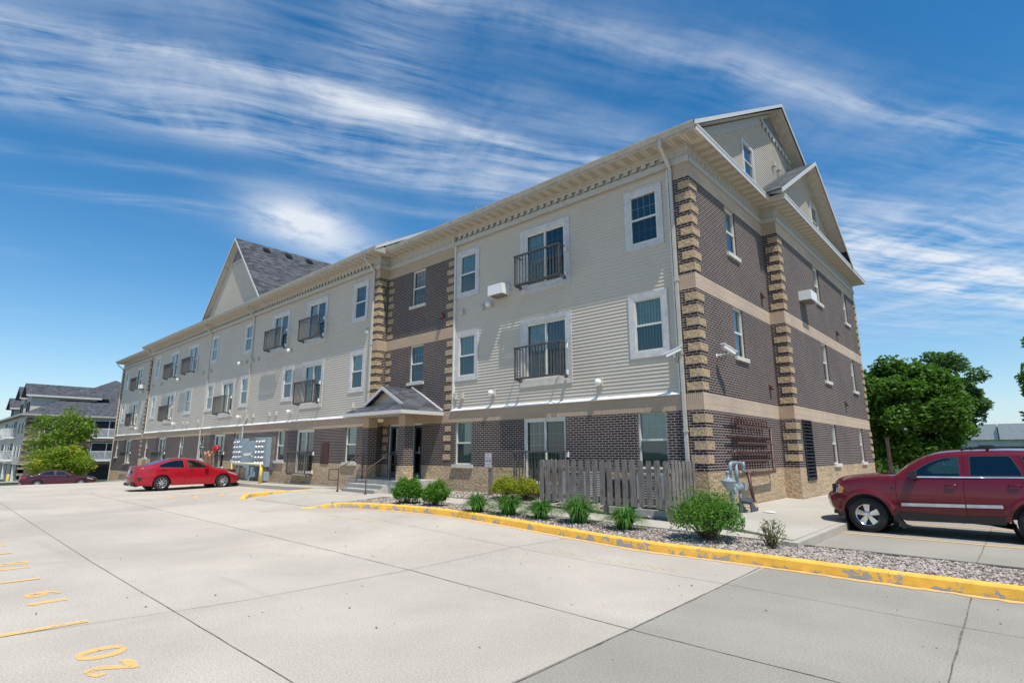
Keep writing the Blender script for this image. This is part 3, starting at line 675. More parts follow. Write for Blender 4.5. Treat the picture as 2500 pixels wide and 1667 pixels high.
# ------------------------------------------------------------------ apartment building
B = empty('apartment_building', (-28, 4, 0)); tag(B, 'long three-storey apartment building with beige siding, dark brick, tan quoins and grey gables', 'building')
WIN_S3, WIN_S2 = (7.59, 9.09), (4.43, 5.93)     # glass frame heights in the siding
FW = .87
class Op:
    def __init__(s, c, w, z0, z1): s.c = c; s.w = w; s.z0 = z0; s.z1 = z1; s.a0 = c - w / 2; s.a1 = c + w / 2
def P3(axis, a, d, z):           # axis 'y': wall in x direction, outward -y ; axis 'x': wall along y, outward +x
    return (a, d, z)
def wall_pt(kind, a, dep, z, plane):
    return (a, plane - dep, z) if kind == 'F' else (plane + dep, a, z)     # dep positive = outward
def wq(mb, kind, plane, a0, a1, z0, z1, dep=0, dep1=None, mat=0):
    dep1 = dep if dep1 is None else dep1
    mb.poly([wall_pt(kind, a0, dep, z0, plane), wall_pt(kind, a1, dep, z0, plane), wall_pt(kind, a1, dep1, z1, plane), wall_pt(kind, a0, dep1, z1, plane)], mat=mat)
def masonry(mbs, kind, plane, a0, a1, layers, ops, reveal=.10, revmb=None):
    for mb in mbs.values(): mb.cut()
    for z0, z1, key in layers:
        mb = mbs[key]
        xs = sorted({a0, a1} | {v for o in ops for v in (o.a0, o.a1) if a0 < v < a1})
        zs = sorted({z0, z1} | {v for o in ops for v in (o.z0, o.z1) if z0 < v < z1})
        for i in range(len(xs) - 1):
            for j in range(len(zs) - 1):
                cx, cz = (xs[i] + xs[i + 1]) / 2, (zs[j] + zs[j + 1]) / 2
                if any(o.a0 < cx < o.a1 and o.z0 < cz < o.z1 for o in ops): continue
                wq(mb, kind, plane, xs[i], xs[i + 1], zs[j], zs[j + 1])
    for o in ops:
        if not (a0 - .01 <= o.c <= a1 + .01): continue
        if not any(z0 <= (o.z0 + o.z1) / 2 < z1 for z0, z1, _ in layers): continue
        mb = mbs['brick']; W = lambda a, d, z: wall_pt(kind, a, d, z, plane)
        mb.poly([W(o.a0, -reveal, o.z0), W(o.a0, 0, o.z0), W(o.a0, 0, o.z1), W(o.a0, -reveal, o.z1)]) if kind == 'F' else mb.poly([W(o.a0, 0, o.z0), W(o.a0, -reveal, o.z0), W(o.a0, -reveal, o.z1), W(o.a0, 0, o.z1)])
        mb.poly([W(o.a1, 0, o.z0), W(o.a1, -reveal, o.z0), W(o.a1, -reveal, o.z1), W(o.a1, 0, o.z1)])
        mbs['frieze_'].poly([W(o.a0, -reveal, o.z1), W(o.a0, 0, o.z1), W(o.a1, 0, o.z1), W(o.a1, -reveal, o.z1)])
        mbs['frieze_'].poly([W(o.a0, -reveal, o.z0), W(o.a1, -reveal, o.z0), W(o.a1, 0, o.z0), W(o.a0, 0, o.z0)])
LAP = .105; PRO = .022
def siding(mb, kind, plane, z0, z1, span, ops=()):
    n = int(math.ceil((z1 - z0) / LAP)); 
    for k in range(n):
        za = z0 + k * LAP; zb = min(z1, za + LAP); (l0, r0), (l1, r1) = span(za), span(zb)
        if r0 - l0 < .02: continue
        segs = [(l0, r0, l1, r1)]
        for o in ops:
            if o.z0 <= (za + zb) / 2 <= o.z1:
                new = []
                for (a, b, c, d) in segs:
                    if o.a1 <= a or o.a0 >= b: new.append((a, b, c, d)); continue
                    if o.a0 > a: new.append((a, o.a0, c, o.a0))
                    if o.a1 < b: new.append((o.a1, b, o.a1, d))
                segs = new
        W = lambda a, d, z: wall_pt(kind, a, d, z, plane)
        for a, b, c, d in segs:
            mb.poly([W(a, PRO, za), W(b, PRO, za), W(b, PRO * .93, za + .006), W(a, PRO * .93, za + .006)])
            mb.poly([W(a, PRO * .93, za + .006), W(b, PRO * .93, za + .006), W(d, 0.001, zb), W(c, 0.001, zb)])
            mb.poly([W(a, 0, za), W(b, 0, za), W(b, PRO, za), W(a, PRO, za)])
mbs = {k: MB() for k in ('brick', 'block', 'fluted', 'band_plain', 'frieze_')}
sid = MB()
LAYERS = lambda band, base=1.20: [(-2.2, base, 'block'), (base, 2.75, 'brick'), (2.75, 3.18, band), (3.18, 5.94, 'brick'), (5.94, 6.36, band), (6.36, 9.13, 'brick'), (9.13, 9.56, band), (9.56, 10.1, 'frieze_')]
BW = .86
def bw(c, k): return Op(c, BW, *{1: (1.27, 2.74), 2: (4.43, 5.93), 3: (7.61, 9.12)}[k])
def gdoor(c): return Op(c, 1.68, .70, 2.75)
def sw(c, k): return Op(c, FW, *{2: WIN_S2, 3: WIN_S3}[k])
def sdoor(c, k): return Op(c, 1.74, *{2: (3.98, 5.93), 3: (7.13, 9.09)}[k])
ground_low = [x for x in LAYERS('fluted') if x[1] <= 3.2]
opsR1 = [bw(-1.47, 1), gdoor(-5.19), bw(-8.9, 1)]; opsR = [sw(-1.45, 2), sw(-1.45, 3), sdoor(-5.15, 2), sdoor(-5.15, 3), sw(-8.86, 2), sw(-8.86, 3)]
opsC = [bw(-11.76, 2), bw(-11.76, 3), Op(-12.93, .98, .69, 2.80), Op(-11.55, .62, .69, 2.80)]
opsL1 = [bw(-15.47, 1), gdoor(-19.5), bw(-22.05, 1), bw(-27.5, 1), gdoor(-30.2), bw(-33.15, 1), bw(-37.0, 1), gdoor(-41.25), bw(-45.05, 1)]
opsL = [sw(-15.4, 3), sdoor(-19.35, 3), sdoor(-23.28, 3), sw(-27.4, 3), sw(-32.75, 3), sdoor(-36.8, 3), sdoor(-40.8, 3), sw(-44.85, 3),
        sw(-15.4, 2), sdoor(-19.35, 2), sw(-21.95, 2), sw(-27.4, 2), sdoor(-29.9, 2), sw(-32.8, 2), sw(-36.85, 2), sdoor(-40.8, 2), sw(-44.9, 2)]
opsE1 = [bw(-56.2, 1), gdoor(-52.4)]; opsE = [sw(-56.1, 2), sw(-56.1, 3), sdoor(-52.1, 2), sdoor(-52.1, 3)]
opsN = [bw(2.9, 2), bw(2.9, 3)]; opsF = [bw(10.78, 1), bw(10.78, 2), bw(10.78, 3), bw(15.68, 1), bw(15.68, 2), bw(15.68, 3), Op(7.1, 1.0, .82, 2.74)]
for o in opsN + opsF:
    if o.w == BW: o.w = .80; o.a0 = o.c - .4; o.a1 = o.c + .4
masonry(mbs, 'F', 0.0, -.60, 0.0, LAYERS('fluted'), [])
masonry(mbs, 'F', 0.0, -9.55, -.60, ground_low, opsR1)
masonry(mbs, 'F', 0.0, -13.87, -9.55, LAYERS('fluted'), opsC)
masonry(mbs, 'F', -.5, -14.35, -13.87, LAYERS('fluted'), [])
masonry(mbs, 'F', -.5, -46.3, -14.35, ground_low, opsL1)
masonry(mbs, 'F', -.5, -46.9, -46.3, LAYERS('fluted'), [])
lowE = [(-3.5, .05, 'block'), (.05, 2.75, 'brick'), (2.75, 3.18, 'fluted')]
masonry(mbs, 'F', 0.0, -57.2, -46.9, lowE, opsE1); masonry(mbs, 'F', 0.0, -57.7, -57.2, lowE + LAYERS('fluted')[3:], [])
masonry(mbs, 'X', 0.0, 0.0, 5.87, LAYERS('band_plain'), opsN); masonry(mbs, 'X', .48, 5.87, 18.07, LAYERS('band_plain'), opsF)
# returns
for x, a0, a1 in ((-13.87, -.5, 0.0),):
    masonry(mbs, 'X', x, a0, a1, LAYERS('fluted'), [])
masonry(mbs, 'F', 5.87, 0.0, .48, LAYERS('fluted'), [])
for z0, z1, key in LAYERS('fluted'):       # hidden sides of the block
    mbs[key].poly([(-57.7, 18.07, z0), (-57.7, 0, z0), (-57.7, 0, z1), (-57.7, 18.07, z1)]); mbs[key].poly([(.48, 18.07, z0), (-57.7, 18.07, z0), (-57.7, 18.07, z1), (.48, 18.07, z1)])
    mbs[key].poly([(-46.9, 0, z0), (-46.9, -.5, z0), (-46.9, -.5, z1), (-46.9, 0, z1)])
mbs['block'].poly([(-57.7, 0, -3.5), (-57.7, 0, -2.2), (-57.7, 18, -2.2), (-57.7, 18, -3.5)])
mbs['brick'].build('brick_wall', 'brick', B); mbs['block'].build('block_base', 'block', B); mbs['fluted'].build('fluted_band', 'fluted', B)
mbs['band_plain'].build('stone_band', 'band_plain', B)
SP = .09   # siding sits behind the masonry face
fz = mbs['frieze_']
def rect(a0, a1): return lambda z: (a0, a1)
for plane, a0, a1, ops in ((SP, -9.55, -.60, opsR), (-.5 + SP, -46.3, -14.35, opsL), (SP, -57.2, -46.9, opsE)):
    siding(sid, 'F', plane, 3.27, 9.57, rect(a0, a1), ops)
    sid.cut(); fz.cut()
    fz.poly([(a0, plane - .03, 9.56), (a1, plane - .03, 9.56), (a1, plane - .03, 10.1), (a0, plane - .03, 10.1)])
sid.build('siding', 'siding', B)
# flashing that sheds rain from the siding onto the block band
fl = MB()
for plane, a0, a1 in ((0, -9.58, -.60), (-.5, -46.3, -14.35), (0, -57.2, -46.9)):
    fl.cut()
    fl.hexa([(a0, plane - .05, 3.165), (a0, plane - .05, 3.185), (a0, plane + SP, 3.275), (a0, plane + SP, 3.165)], [(a1, plane - .05, 3.165), (a1, plane - .05, 3.185), (a1, plane + SP, 3.275), (a1, plane + SP, 3.165)])
fl.build('flashing', 'flashing', B)
# corner boards
cb = MB()
for x, y in ((-9.55, 0), (-.66, 0), (-14.41, -.5), (-46.3, -.5), (-57.2, 0), (-46.98, 0)): cb.cut(); cb.box(x, x + .06, y - .015 if x in (-9.55,) else y + .03, y + SP + .01, 3.2, 9.56)
cb.build('corner_board', 'vinyl', B)
# cornice: flat moulding, dentils, bed moulding
for kind, plane, a0, a1 in (('F', 0, -13.87, .0), ('F', -.5, -46.9, -13.87), ('F', 0, -57.7, -46.9), ('X', 0, 0, 5.87), ('X', .48, 5.87, 18.07), ('X', -13.87, -.5, 0), ('F', 5.87, 0.0, .48)):
    fz.cut()
    e0 = .045 if (kind == 'F' and a1 in (0.0, -13.87) and not (a1 == -13.87 and plane == 0)) else 0
    W = lambda a, d, z: wall_pt(kind, a, d, z, plane)
    def hb(p0, p1, d0, d1, z0, z1):
        z0 += (.002 if kind == 'X' else 0); z1 -= (.002 if kind == 'X' else 0)
        A = [W(p0, d0, z0), W(p0, d1, z0), W(p0, d1, z1), W(p0, d0, z1)]; C = [W(p1, d0, z0), W(p1, d1, z0), W(p1, d1, z1), W(p1, d0, z1)]; fz.hexa(A, C)
    s0 = a0 - .0; XO = .002 if kind == 'X' else 0
    hb(s0, a1 + e0, -.02, .045, 9.56, 9.70); hb(s0, a1 + e0, -.02, .060, 9.70, 9.725); hb(s0, a1 + e0, -.02, .045, 10.0, 10.1)
    n = int((a1 - a0) / .29); 
    for k in range(n):
        c = a0 + (k + .5) * (a1 - a0) / n; hb(c - .075, c + .075, -.02, .014 if kind == 'F' else .022, 9.80, 9.925)
    hb(s0, a1 + e0, -.02, .014 if kind == 'F' else .022, 9.925, 10.0)
# triple fluted stub where the brick bay frieze meets the siding frieze
fz.box(-9.62, -9.54, -.07, .02, 9.5, 10.1)
fz.build('cornice', 'frieze', B)
# quoins: blocks of rock-face stone, alternately long and short
def quoins(kind, plane, corner, sgn, w_long, w_short, zlist, name='quoins', back=None, wl2=.47, ws2=.35):
    mb = MB(); pr = .018
    for i, z in enumerate(zlist):
        w = w_short if i % 2 == 0 else w_long; w2 = wl2 if i % 2 == 0 else ws2
        o = i * .9
        if kind == 'FX':       # front face + face towards +x, corner at (cx, cy)
            cx, cy = corner; x0, x1, y0, y1 = cx - w, cx + pr, cy - pr, cy + w2
            A = [(x0, y0), (x1, y0), (x1, y1), (x0, y1)]
            zz = z + .2
            for (p, q, ln) in ((A[0], A[1], w), (A[1], A[2], w2)):
                mb.poly([(*p, z), (*q, z), (*q, zz), (*p, zz)], uv=[(o, o), (o + ln, o), (o + ln, o + .2), (o, o + .2)])
            mb.poly([(x0, cy, z), (x0, y0, z), (x0, y0, zz), (x0, cy, zz)]); mb.poly([(x1, y1, z), (cx, y1, z), (cx, y1, zz), (x1, y1, zz)])
            mb.poly([(x0, y0, zz), (x1, y0, zz), (x1, cy, zz), (x0, cy, zz)]); mb.poly([(cx, cy, zz), (x1, cy, zz), (x1, y1, zz), (cx, y1, zz)])
            mb.poly([(x0, cy, z), (x1, cy, z), (x1, y0, z), (x0, y0, z)]); mb.poly([(cx, y1, z), (x1, y1, z), (x1, cy, z), (cx, cy, z)])
        else:                   # flat on the front face, from a to a + sgn*w
            a = corner; x0, x1 = (a, a + w) if sgn > 0 else (a - w, a); y0 = plane - .012
            mb.box(x0, x1, y0, plane + .01, z, z + .2, skip='b')
            for q in range(20): mb.uv[-20 + q] = (mb.uv[-20 + q][0] + o, mb.uv[-20 + q][1] + o)
    return mb.build(name, 'quoin', B)
PITCH = .3385
zq = lambda top, n: [top - .2 - i * PITCH for i in range(n)]
Z3, Z2, Z1 = zq(9.01, 8), zq(5.83, 8), zq(2.63, 4)
for ZZ in (Z3, Z2, Z1):
    quoins('FX', 0, (0, 0), 1, .41, .31, ZZ); quoins('FX', 0, (.48, 5.87), 1, .40, .30, ZZ)
    if ZZ is not Z1: quoins('FX', 0, (-13.87, -.5), 1, .41, .31, ZZ, wl2=.36, ws2=.26); quoins('F', 0, -57.68, 1, .42, .32, ZZ)
    quoins('F', 0, -9.58, -1, .40, .31, ZZ); quoins('F', 0, -13.85, 1, .40, .30, ZZ)
    quoins('F', -.5, -46.88, 1, .45, .34, ZZ)
    mb = MB()      # far corner stones seen edge-on against the sky
    for i, z in enumerate(ZZ): mb.box(.20, .508, 18.07 - (.35 if i % 2 else .47), 18.10, z, z + .2)
    mb.build('quoins', 'quoin', B)

# ---- windows (local frame: x along wall, -y outward, z up, origin bottom centre of the opening on the wall face)
def window_proto(kind, w, h, back, blind, lower_blind=None, grid=(4, 2), lower_grid=True):
    root_mb = MB(); ft = .045
    y0 = -.02 if kind == 'siding' else .055; y1 = y0 + .06
    for a in ((-w / 2, -w / 2 + ft, 0, h), (w / 2 - ft, w / 2, 0, h), (-w / 2 + ft, w / 2 - ft, 0, ft), (-w / 2 + ft, w / 2 - ft, h - ft, h)): root_mb.box(a[0], a[1], y0, y1 + .03, a[2], a[3])
    root_mb.box(-w / 2 + ft, w / 2 - ft, y0 + .008, y1, h / 2 - .028, h / 2 + .028)
    gw = w - 2 * ft
    g = MB()
    for half in (0, 1):
        if half == 0 and not lower_grid: continue
        z0 = ft if half == 0 else h / 2 + .028; z1 = h / 2 - .028 if half == 0 else h - ft
        for i in range(1, grid[0]): x = -gw / 2 + gw * i / grid[0]; g.box(x - .007, x + .007, y1 + .002, y1 + .008, z0, z1)
        for j in range(1, grid[1]): z = z0 + (z1 - z0) * j / grid[1]; g.box(-gw / 2, gw / 2, y1 + .001, y1 + .009, z - .007, z + .007)
    o = root_mb.build('window', 'vinyl', B)
    g.build('muntins', 'vinyl', o, local=True)
    p = MB(); yy = y1 - .006
    p.poly([(-gw / 2, yy, h / 2), (gw / 2, yy, h / 2), (gw / 2, yy, h - ft), (-gw / 2, yy, h - ft)]); p.build('pane', 'win_glass', o, local=True)
    p = MB(); yy = y1 - .025
    p.poly([(-gw / 2, yy, ft), (gw / 2, yy, ft), (gw / 2, yy, h / 2), (-gw / 2, yy, h / 2)]); p.build('pane', 'win_glass_low' if lower_blind is None else 'win_glass_low', o, local=True)
    p = MB(); yb = y1 + .05
    p.poly([(-w / 2, yb, h * .5 if lower_blind else 0), (w / 2, yb, h * .5 if lower_blind else 0), (w / 2, yb, h), (-w / 2, yb, h)]); p.build('blind' if blind != 'dark_room' else 'interior', blind, o, local=True)
    if lower_blind: p = MB(); p.poly([(-w / 2, yb + .01, 0), (w / 2, yb + .01, 0), (w / 2, yb + .01, h * .5 + .01), (-w / 2, yb + .01, h * .5 + .01)]); p.build('interior', lower_blind, o, local=True)
    if kind == 'siding':
        t = MB(); T = .175; tp = -.045
        X0, X1 = -w / 2, w / 2
        t.hexa([(X0 - T, tp, -T), (X0, tp + .012, 0.0), (X0, tp + .012, h), (X0 - T, tp, h + T)], [(X0 - T, .05, -T), (X0, .05, 0), (X0, .05, h), (X0 - T, .05, h + T)])
        t.hexa([(X1, tp + .012, 0), (X1 + T, tp, -T), (X1 + T, tp, h + T), (X1, tp + .012, h)], [(X1, .05, 0), (X1 + T, .05, -T), (X1 + T, .05, h + T), (X1, .05, h)])
        t.hexa([(X0, tp + .012, h), (X1, tp + .012, h), (X1 + T, tp, h + T), (X0 - T, tp, h + T)], [(X0, .05, h), (X1, .05, h), (X1 + T, .05, h + T), (X0 - T, .05, h + T)])
        t.hexa([(X0 - T, tp, -T), (X1 + T, tp, -T), (X1, tp + .012, 0), (X0, tp + .012, 0)], [(X0 - T, .05, -T), (X1 + T, .05, -T), (X1, .05, 0), (X0, .05, 0)])
        t.build('trim', 'trim', o, local=True)
    elif kind == 'brick':
        t = MB(); t.box(-w / 2 - .10, w / 2 + .10, -.07, .04, -.12, -.005); s_ = t.build('sill', 'sill_stone', o, local=True)
    return o
glass('win_glass_low', (.42, .50, .50), .03)
PROT = {}
def place(kind, o_, plane, axis='F'):
    key = kind
    if key not in PROT:
        k, bl, lb, w = kind
        PROT[key] = window_proto(k, w, 1.5 if k == 'siding' else (1.47 if k == 'brick1' else 1.5), 0, bl, lb, (4, 2) if w > .82 else (3, 2), lower_grid=(bl == 'dark_room')); o = PROT[key]
    else: o = copy_tree(PROT[key], B)
    loc = wall_pt(axis, o_.c, 0, o_.z0, plane); o.location = loc; o.rotation_euler = (0, 0, 0 if axis == 'F' else math.pi / 2)
    return o
# B is at (-28,4,0); windows keep the parent inverse from build(), so world locations can be used directly
def bl(i): return [('blind_v', None), ('curtain', None), ('dark_room', 'dark_room'), ('blind_h', 'dark_room'), ('blind_h', None)][i]
for o, i in zip(opsR, (0, 2, None, None, 1, 1)):
    if i is not None: place(('siding', *bl(i), FW), o, SP)
seq = [2, None, None, 4, 4, None, None, 3, 3, None, 3, 3, None, 3, 3, None, 4]
for o, i in zip(opsL, seq):
    if i is not None: place(('siding', *bl(i), FW), o, -.5 + SP)
for o in opsE[:2]: place(('siding', *bl(3), FW), o, SP)
for o, i in ((opsR1[0], 4), (opsR1[2], 4)): place(('brick', *bl(i), BW), o, 0)
for o in opsC[:2]: place(('brick', 'dark_room', 'dark_room', BW), o, 0)
for o in [opsL1[i] for i in (0, 2, 3, 5, 6, 8)]: place(('brick', 'blind_h', None, BW), o, -.5)
place(('brick', 'blind_h', 'dark_room', BW), opsE1[0], 0)
for o in opsN: place(('brick', 'curtain', None, .80), o, 0, 'X')
for o in opsF[:6]: place(('brick', 'blind_h', 'dark_room', .80), o, .48, 'X')

def door_proto(kind, w, h, blind, dark2):
    mb = MB(); ft = .06; y0 = -.02 if kind == 'siding' else .03; y1 = y0 + .09
    for a in ((-w / 2, -w / 2 + ft, 0, h), (w / 2 - ft, w / 2, 0, h), (-w / 2 + ft, w / 2 - ft, 0, .05), (-w / 2 + ft, w / 2 - ft, h - ft, h)): mb.box(a[0], a[1], y0, y1 + .03, a[2], a[3])
    for x0, x1, yy in ((-w / 2 + ft, .02, y0 + .03), (-.02, w / 2 - ft, y0 + .055)):
        for a in ((x0, x0 + .05, .05, h - ft), (x1 - .05, x1, .05, h - ft), (x0 + .05, x1 - .05, .05, .12), (x0 + .05, x1 - .05, h - ft - .06, h - ft)): mb.box(a[0], a[1], yy, yy + .03, a[2], a[3])
    o = mb.build('sliding_door', 'vinyl', B)
    g = MB()
    for x0, x1 in ((-w / 2 + ft + .05, -.03), (.03, w / 2 - ft - .05)):
        for i in (1, 2): x = x0 + (x1 - x0) * i / 3; g.box(x - .007, x + .007, y1 + .004, y1 + .010, .12, h - ft - .06)
        for j in range(1, 5): z = .12 + (h - ft - .18) * j / 5; g.box(x0, x1, y1 + .003, y1 + .011, z - .007, z + .007)
    g.build('muntins', 'vinyl', o, local=True)
    for x0, x1, m in ((-w / 2 + ft + .05, -.03, 'win_glass'), (.03, w / 2 - ft - .05, 'win_glass_low')):
        p = MB(); p.poly([(x0, y1, .12), (x1, y1, .12), (x1, y1, h - ft - .06), (x0, y1, h - ft - .06)]); p.build('pane', m, o, local=True)
    p = MB(); p.poly([(-w / 2, y1 + .08, 0), (0, y1 + .08, 0), (0, y1 + .08, h), (-w / 2, y1 + .08, h)]); p.build('blind' if blind != 'dark_room' else 'interior', blind, o, local=True)
    p = MB(); p.poly([(0, y1 + .085, 0), (w / 2, y1 + .085, 0), (w / 2, y1 + .085, h), (0, y1 + .085, h)]); p.build('interior', dark2, o, local=True)
    if kind == 'siding':
        t = MB(); T = .19; tp = -.045; X0, X1 = -w / 2, w / 2; Bt = .2
        t.hexa([(X0 - T, tp, -Bt), (X0, tp + .012, 0.0), (X0, tp + .012, h), (X0 - T, tp, h + .14)], [(X0 - T, .05, -Bt), (X0, .05, 0), (X0, .05, h), (X0 - T, .05, h + .14)])
        t.hexa([(X1, tp + .012, 0), (X1 + T, tp, -Bt), (X1 + T, tp, h + .14), (X1, tp + .012, h)], [(X1, .05, 0), (X1 + T, .05, -Bt), (X1 + T, .05, h + .14), (X1, .05, h)])
        t.hexa([(X0, tp + .012, h), (X1, tp + .012, h), (X1 + T, tp, h + .14), (X0 - T, tp, h + .14)], [(X0, .05, h), (X1, .05, h), (X1 + T, .05, h + .14), (X0 - T, .05, h + .14)])
        t.hexa([(X0 - T, tp, -Bt), (X1 + T, tp, -Bt), (X1, tp + .012, 0), (X0, tp + .012, 0)], [(X0 - T, .05, -Bt), (X1 + T, .05, -Bt), (X1, .05, 0), (X0, .05, 0)])
        t.build('trim', 'trim', o, local=True)
    else:
        t = MB(); t.box(-w / 2 - .02, w / 2 + .02, -.10, .05, -.07, -.003); t.build('sill', 'sill_stone', o, local=True)
    return o
DPROT = {}
def placed(kind, o_, plane, blind, d2):
    key = (kind, blind, d2)
    if key not in DPROT: DPROT[key] = door_proto(kind, o_.w, o_.z1 - o_.z0, blind, d2); o = DPROT[key]
    else: o = copy_tree(DPROT[key], B)
    o.location = (o_.c, plane, o_.z0)
def rail_proto():
    mb = MB(); w = .93; p = -.36; zb, zt = 0.0, 1.02
    mb.box(-w - .03, w + .03, p - .05, p + .03, zt - .03, zt + .015); mb.box(-w, w, p - .025, p + .025, zb, zb + .035); mb.box(-w - .02, w + .02, p + .06, p + .13, zb - .01, zb + .02)
    for s in (-1, 1):
        x = s * w; mb.box(x - .02, x + .02, p - .02, p + .02, zb, zt); mb.box(x - .02, x + .02, p, -.02, zt - .03, zt); mb.box(x - .02, x + .02, p, -.02, zb, zb + .035)
        mb.box(x - .012, x + .012, -.26, -.24, zb, zt)
        mb.box(x - .025, x + .025, p + .02, -.02, zb - .045, zb); mb.box(x - .04, x + .04, -.12, -.05, zb - .09, zb - .04)
    for k in range(14):
        x = -w + 2 * w * (k + .7) / 14.4; mb.box(x - .0125, x + .0125, p - .012, p + .013, zb + .035, zt - .03)
    o = mb.build('balcony_railing', 'rail_metal', B)
    t = MB()
    for z in (.08, .92): t.box(w - .03, w + .03, -.06, .0, z - .07, z + .09)
    t.build('bracket', 'lamp_white', o, local=True)
    return o
RP = None
def rail(c, plane, z):
    global RP
    if RP is None: RP = rail_proto(); o = RP
    else: o = copy_tree(RP, B)
    o.location = (c, plane, z)
alt = [('blind_v', 'dark_room'), ('blind_h', 'dark_room'), ('dark_room', 'dark_room')]
for i, o in enumerate([opsR[3], opsR[2]]): placed('siding', o, SP, ['curtain', 'blind_v'][i], ['dark_room', 'curtain'][i]); rail(o.c, 0.0, o.z0 + .03)
placed('brick', opsR1[1], 0, 'blind_dark', 'blind_dark'); rail(opsR1[1].c, 0, opsR1[1].z0 + .0)
for i, o in enumerate([o for o in opsL if o.w > 1]): placed('siding', o, -.5 + SP, *alt[i % 2]); rail(o.c, -.5, o.z0 + .03)
for o in [opsL1[1], opsL1[4], opsL1[7]]: placed('brick', o, -.5, 'blind_dark', 'dark_room'); rail(o.c, -.5, o.z0)
for o in opsE[2:]: placed('siding', o, SP, *alt[0]); rail(o.c, 0, o.z0 + .03)
placed('brick', opsE1[1], 0, 'blind_v', 'dark_room'); rail(-52.4, 0, .70)

# ---- eaves: soffit, fascia, gutter
so_ = MB(); fa = MB(); gu = MB(); rf = MB(); wf = MB()
OV = .5; ZS = 10.1; ZG = 10.30
m, nt, b = newmat('soffit_rib'); uv = uvn(nt); s = nt.nodes.new('ShaderNodeSeparateXYZ'); nt.links.new(uv, s.inputs[0])
fr = mth(nt, 'FRACT', mth(nt, 'DIVIDE', s.outputs[0], .40)); fr2 = mth(nt, 'FRACT', mth(nt, 'DIVIDE', s.outputs[0], .10))
cc = mixc(nt, ramp(nt, fr, .48, .52), (.56, .50, .405), (.42, .37, .295)); cc = mixc(nt, ramp(nt, fr2, .84, .90), cc, (.22, .19, .15))
nt.links.new(cc, b.inputs['Base Color']); setc(b, 'Roughness', .6); bump(nt, b, ramp(nt, fr2, .8, .95), -.6, .012)
def eaveF(y, a0, a1):
    so_.cut(); fa.cut(); gu.cut()
    so_.poly([(a0, y - OV, ZS), (a0, y, ZS), (a1, y, ZS), (a1, y - OV, ZS)])
    fa.box(a0, a1, y - OV - .02, y - OV, ZS - .02, ZG - .01)
    A = [(y - OV - .02, ZS + .04), (y - OV - .02, ZG), (y - OV - .15, ZG), (y - OV - .15, ZG - .035), (y - OV - .125, ZG - .06), (y - OV - .095, ZS + .05)]
    gu.hexa([(a0, p, z) for p, z in A], [(a1, p, z) for p, z in A])
eaveF(0, -13.38, .50); eaveF(-.5, -47.4, -13.37); eaveF(0, -58.2, -47.41)
def eaveX(x, a0, a1):
    so_.cut(); fa_.cut(); so2.cut()
    s0_ = 0.0 if x == 0 else a0; so_.poly([(x if x else .003, s0_, ZS), (x + OV, s0_, ZS), (x + OV, a1, ZS), (x if x else .003, a1, ZS)], swap=True)
    fa_.box(x + OV, x + OV + .02, a0, a1, ZS - .03, ZG - .03); fa_.box(x + OV + .02, x + OV + .035, a0, a1, ZG - .09, ZG - .03)
    so2.poly([(x + OV + .02, a0, ZG - .03), (x + OV + .02, a1, ZG - .03), (x - .05, a1, ZG + .08), (x - .05, a0, ZG + .08)])
fa_ = MB(); so2 = MB()
eaveX(0, -.5, 5.87 - OV); eaveX(.48, 5.87 - OV, 18.57)
so_.poly([(.003, 5.87 - OV, ZS), (.48, 5.87 - OV, ZS), (.48, 5.87, ZS), (.003, 5.87, ZS)], swap=True)
fa_.box(.5, 1.0, 5.87 - OV - .02, 5.87 - OV, ZS - .03, ZG - .03)
so_.poly([(.40, 18.07, ZS + .002), (.48, 18.07, ZS + .002), (.48, 18.57, ZS + .002), (.40, 18.57, ZS + .002)])
so_.poly([(-13.87, -.5, ZS + .001), (-13.36, -.5, ZS + .001), (-13.36, 0, ZS + .001), (-13.87, 0, ZS + .001)]); fa.box(-13.385, -13.335, -1.14, -.62, ZS - .03, ZG + .02); fa.box(-13.375, -13.345, -.62, 0, ZS + .01, ZG + .35)
so_.build('soffit', 'soffit_rib', B); fa.build('fascia', 'fascia', B); gu.build('gutter', 'fascia', B); fa_.build('fascia', 'white_fascia', B); so2.build('pent_roof', 'shingle', B)
# ---- roofs
SL = (15.22 - 10.32) / (8.15 + .6)
def slab(mb, pts, t=.06): mb.hexa(pts, [(p[0], p[1], p[2] - t) for p in pts])
ridge = 15.25
slab(rf, [(-13.36, -.62, 10.31), (.52, -.62, 10.31), (.52, 8.15, ridge), (-13.36, 8.15, ridge)])
slab(rf, [(-47.4, -1.12, 10.31), (-13.36, -1.12, 10.31), (-13.36, 8.15, 10.31 + .563 * 9.27), (-47.4, 8.15, 10.31 + .563 * 9.27)])
slab(rf, [(-58.2, -.62, 10.31), (-47.4, -.62, 10.31), (-47.4, 8.15, ridge), (-58.2, 8.15, ridge)])
slab(rf, [(.52, 8.15, ridge), (.52, 17.9, 10.33), (-58.2, 17.9, 10.33), (-58.2, 8.15, ridge)])
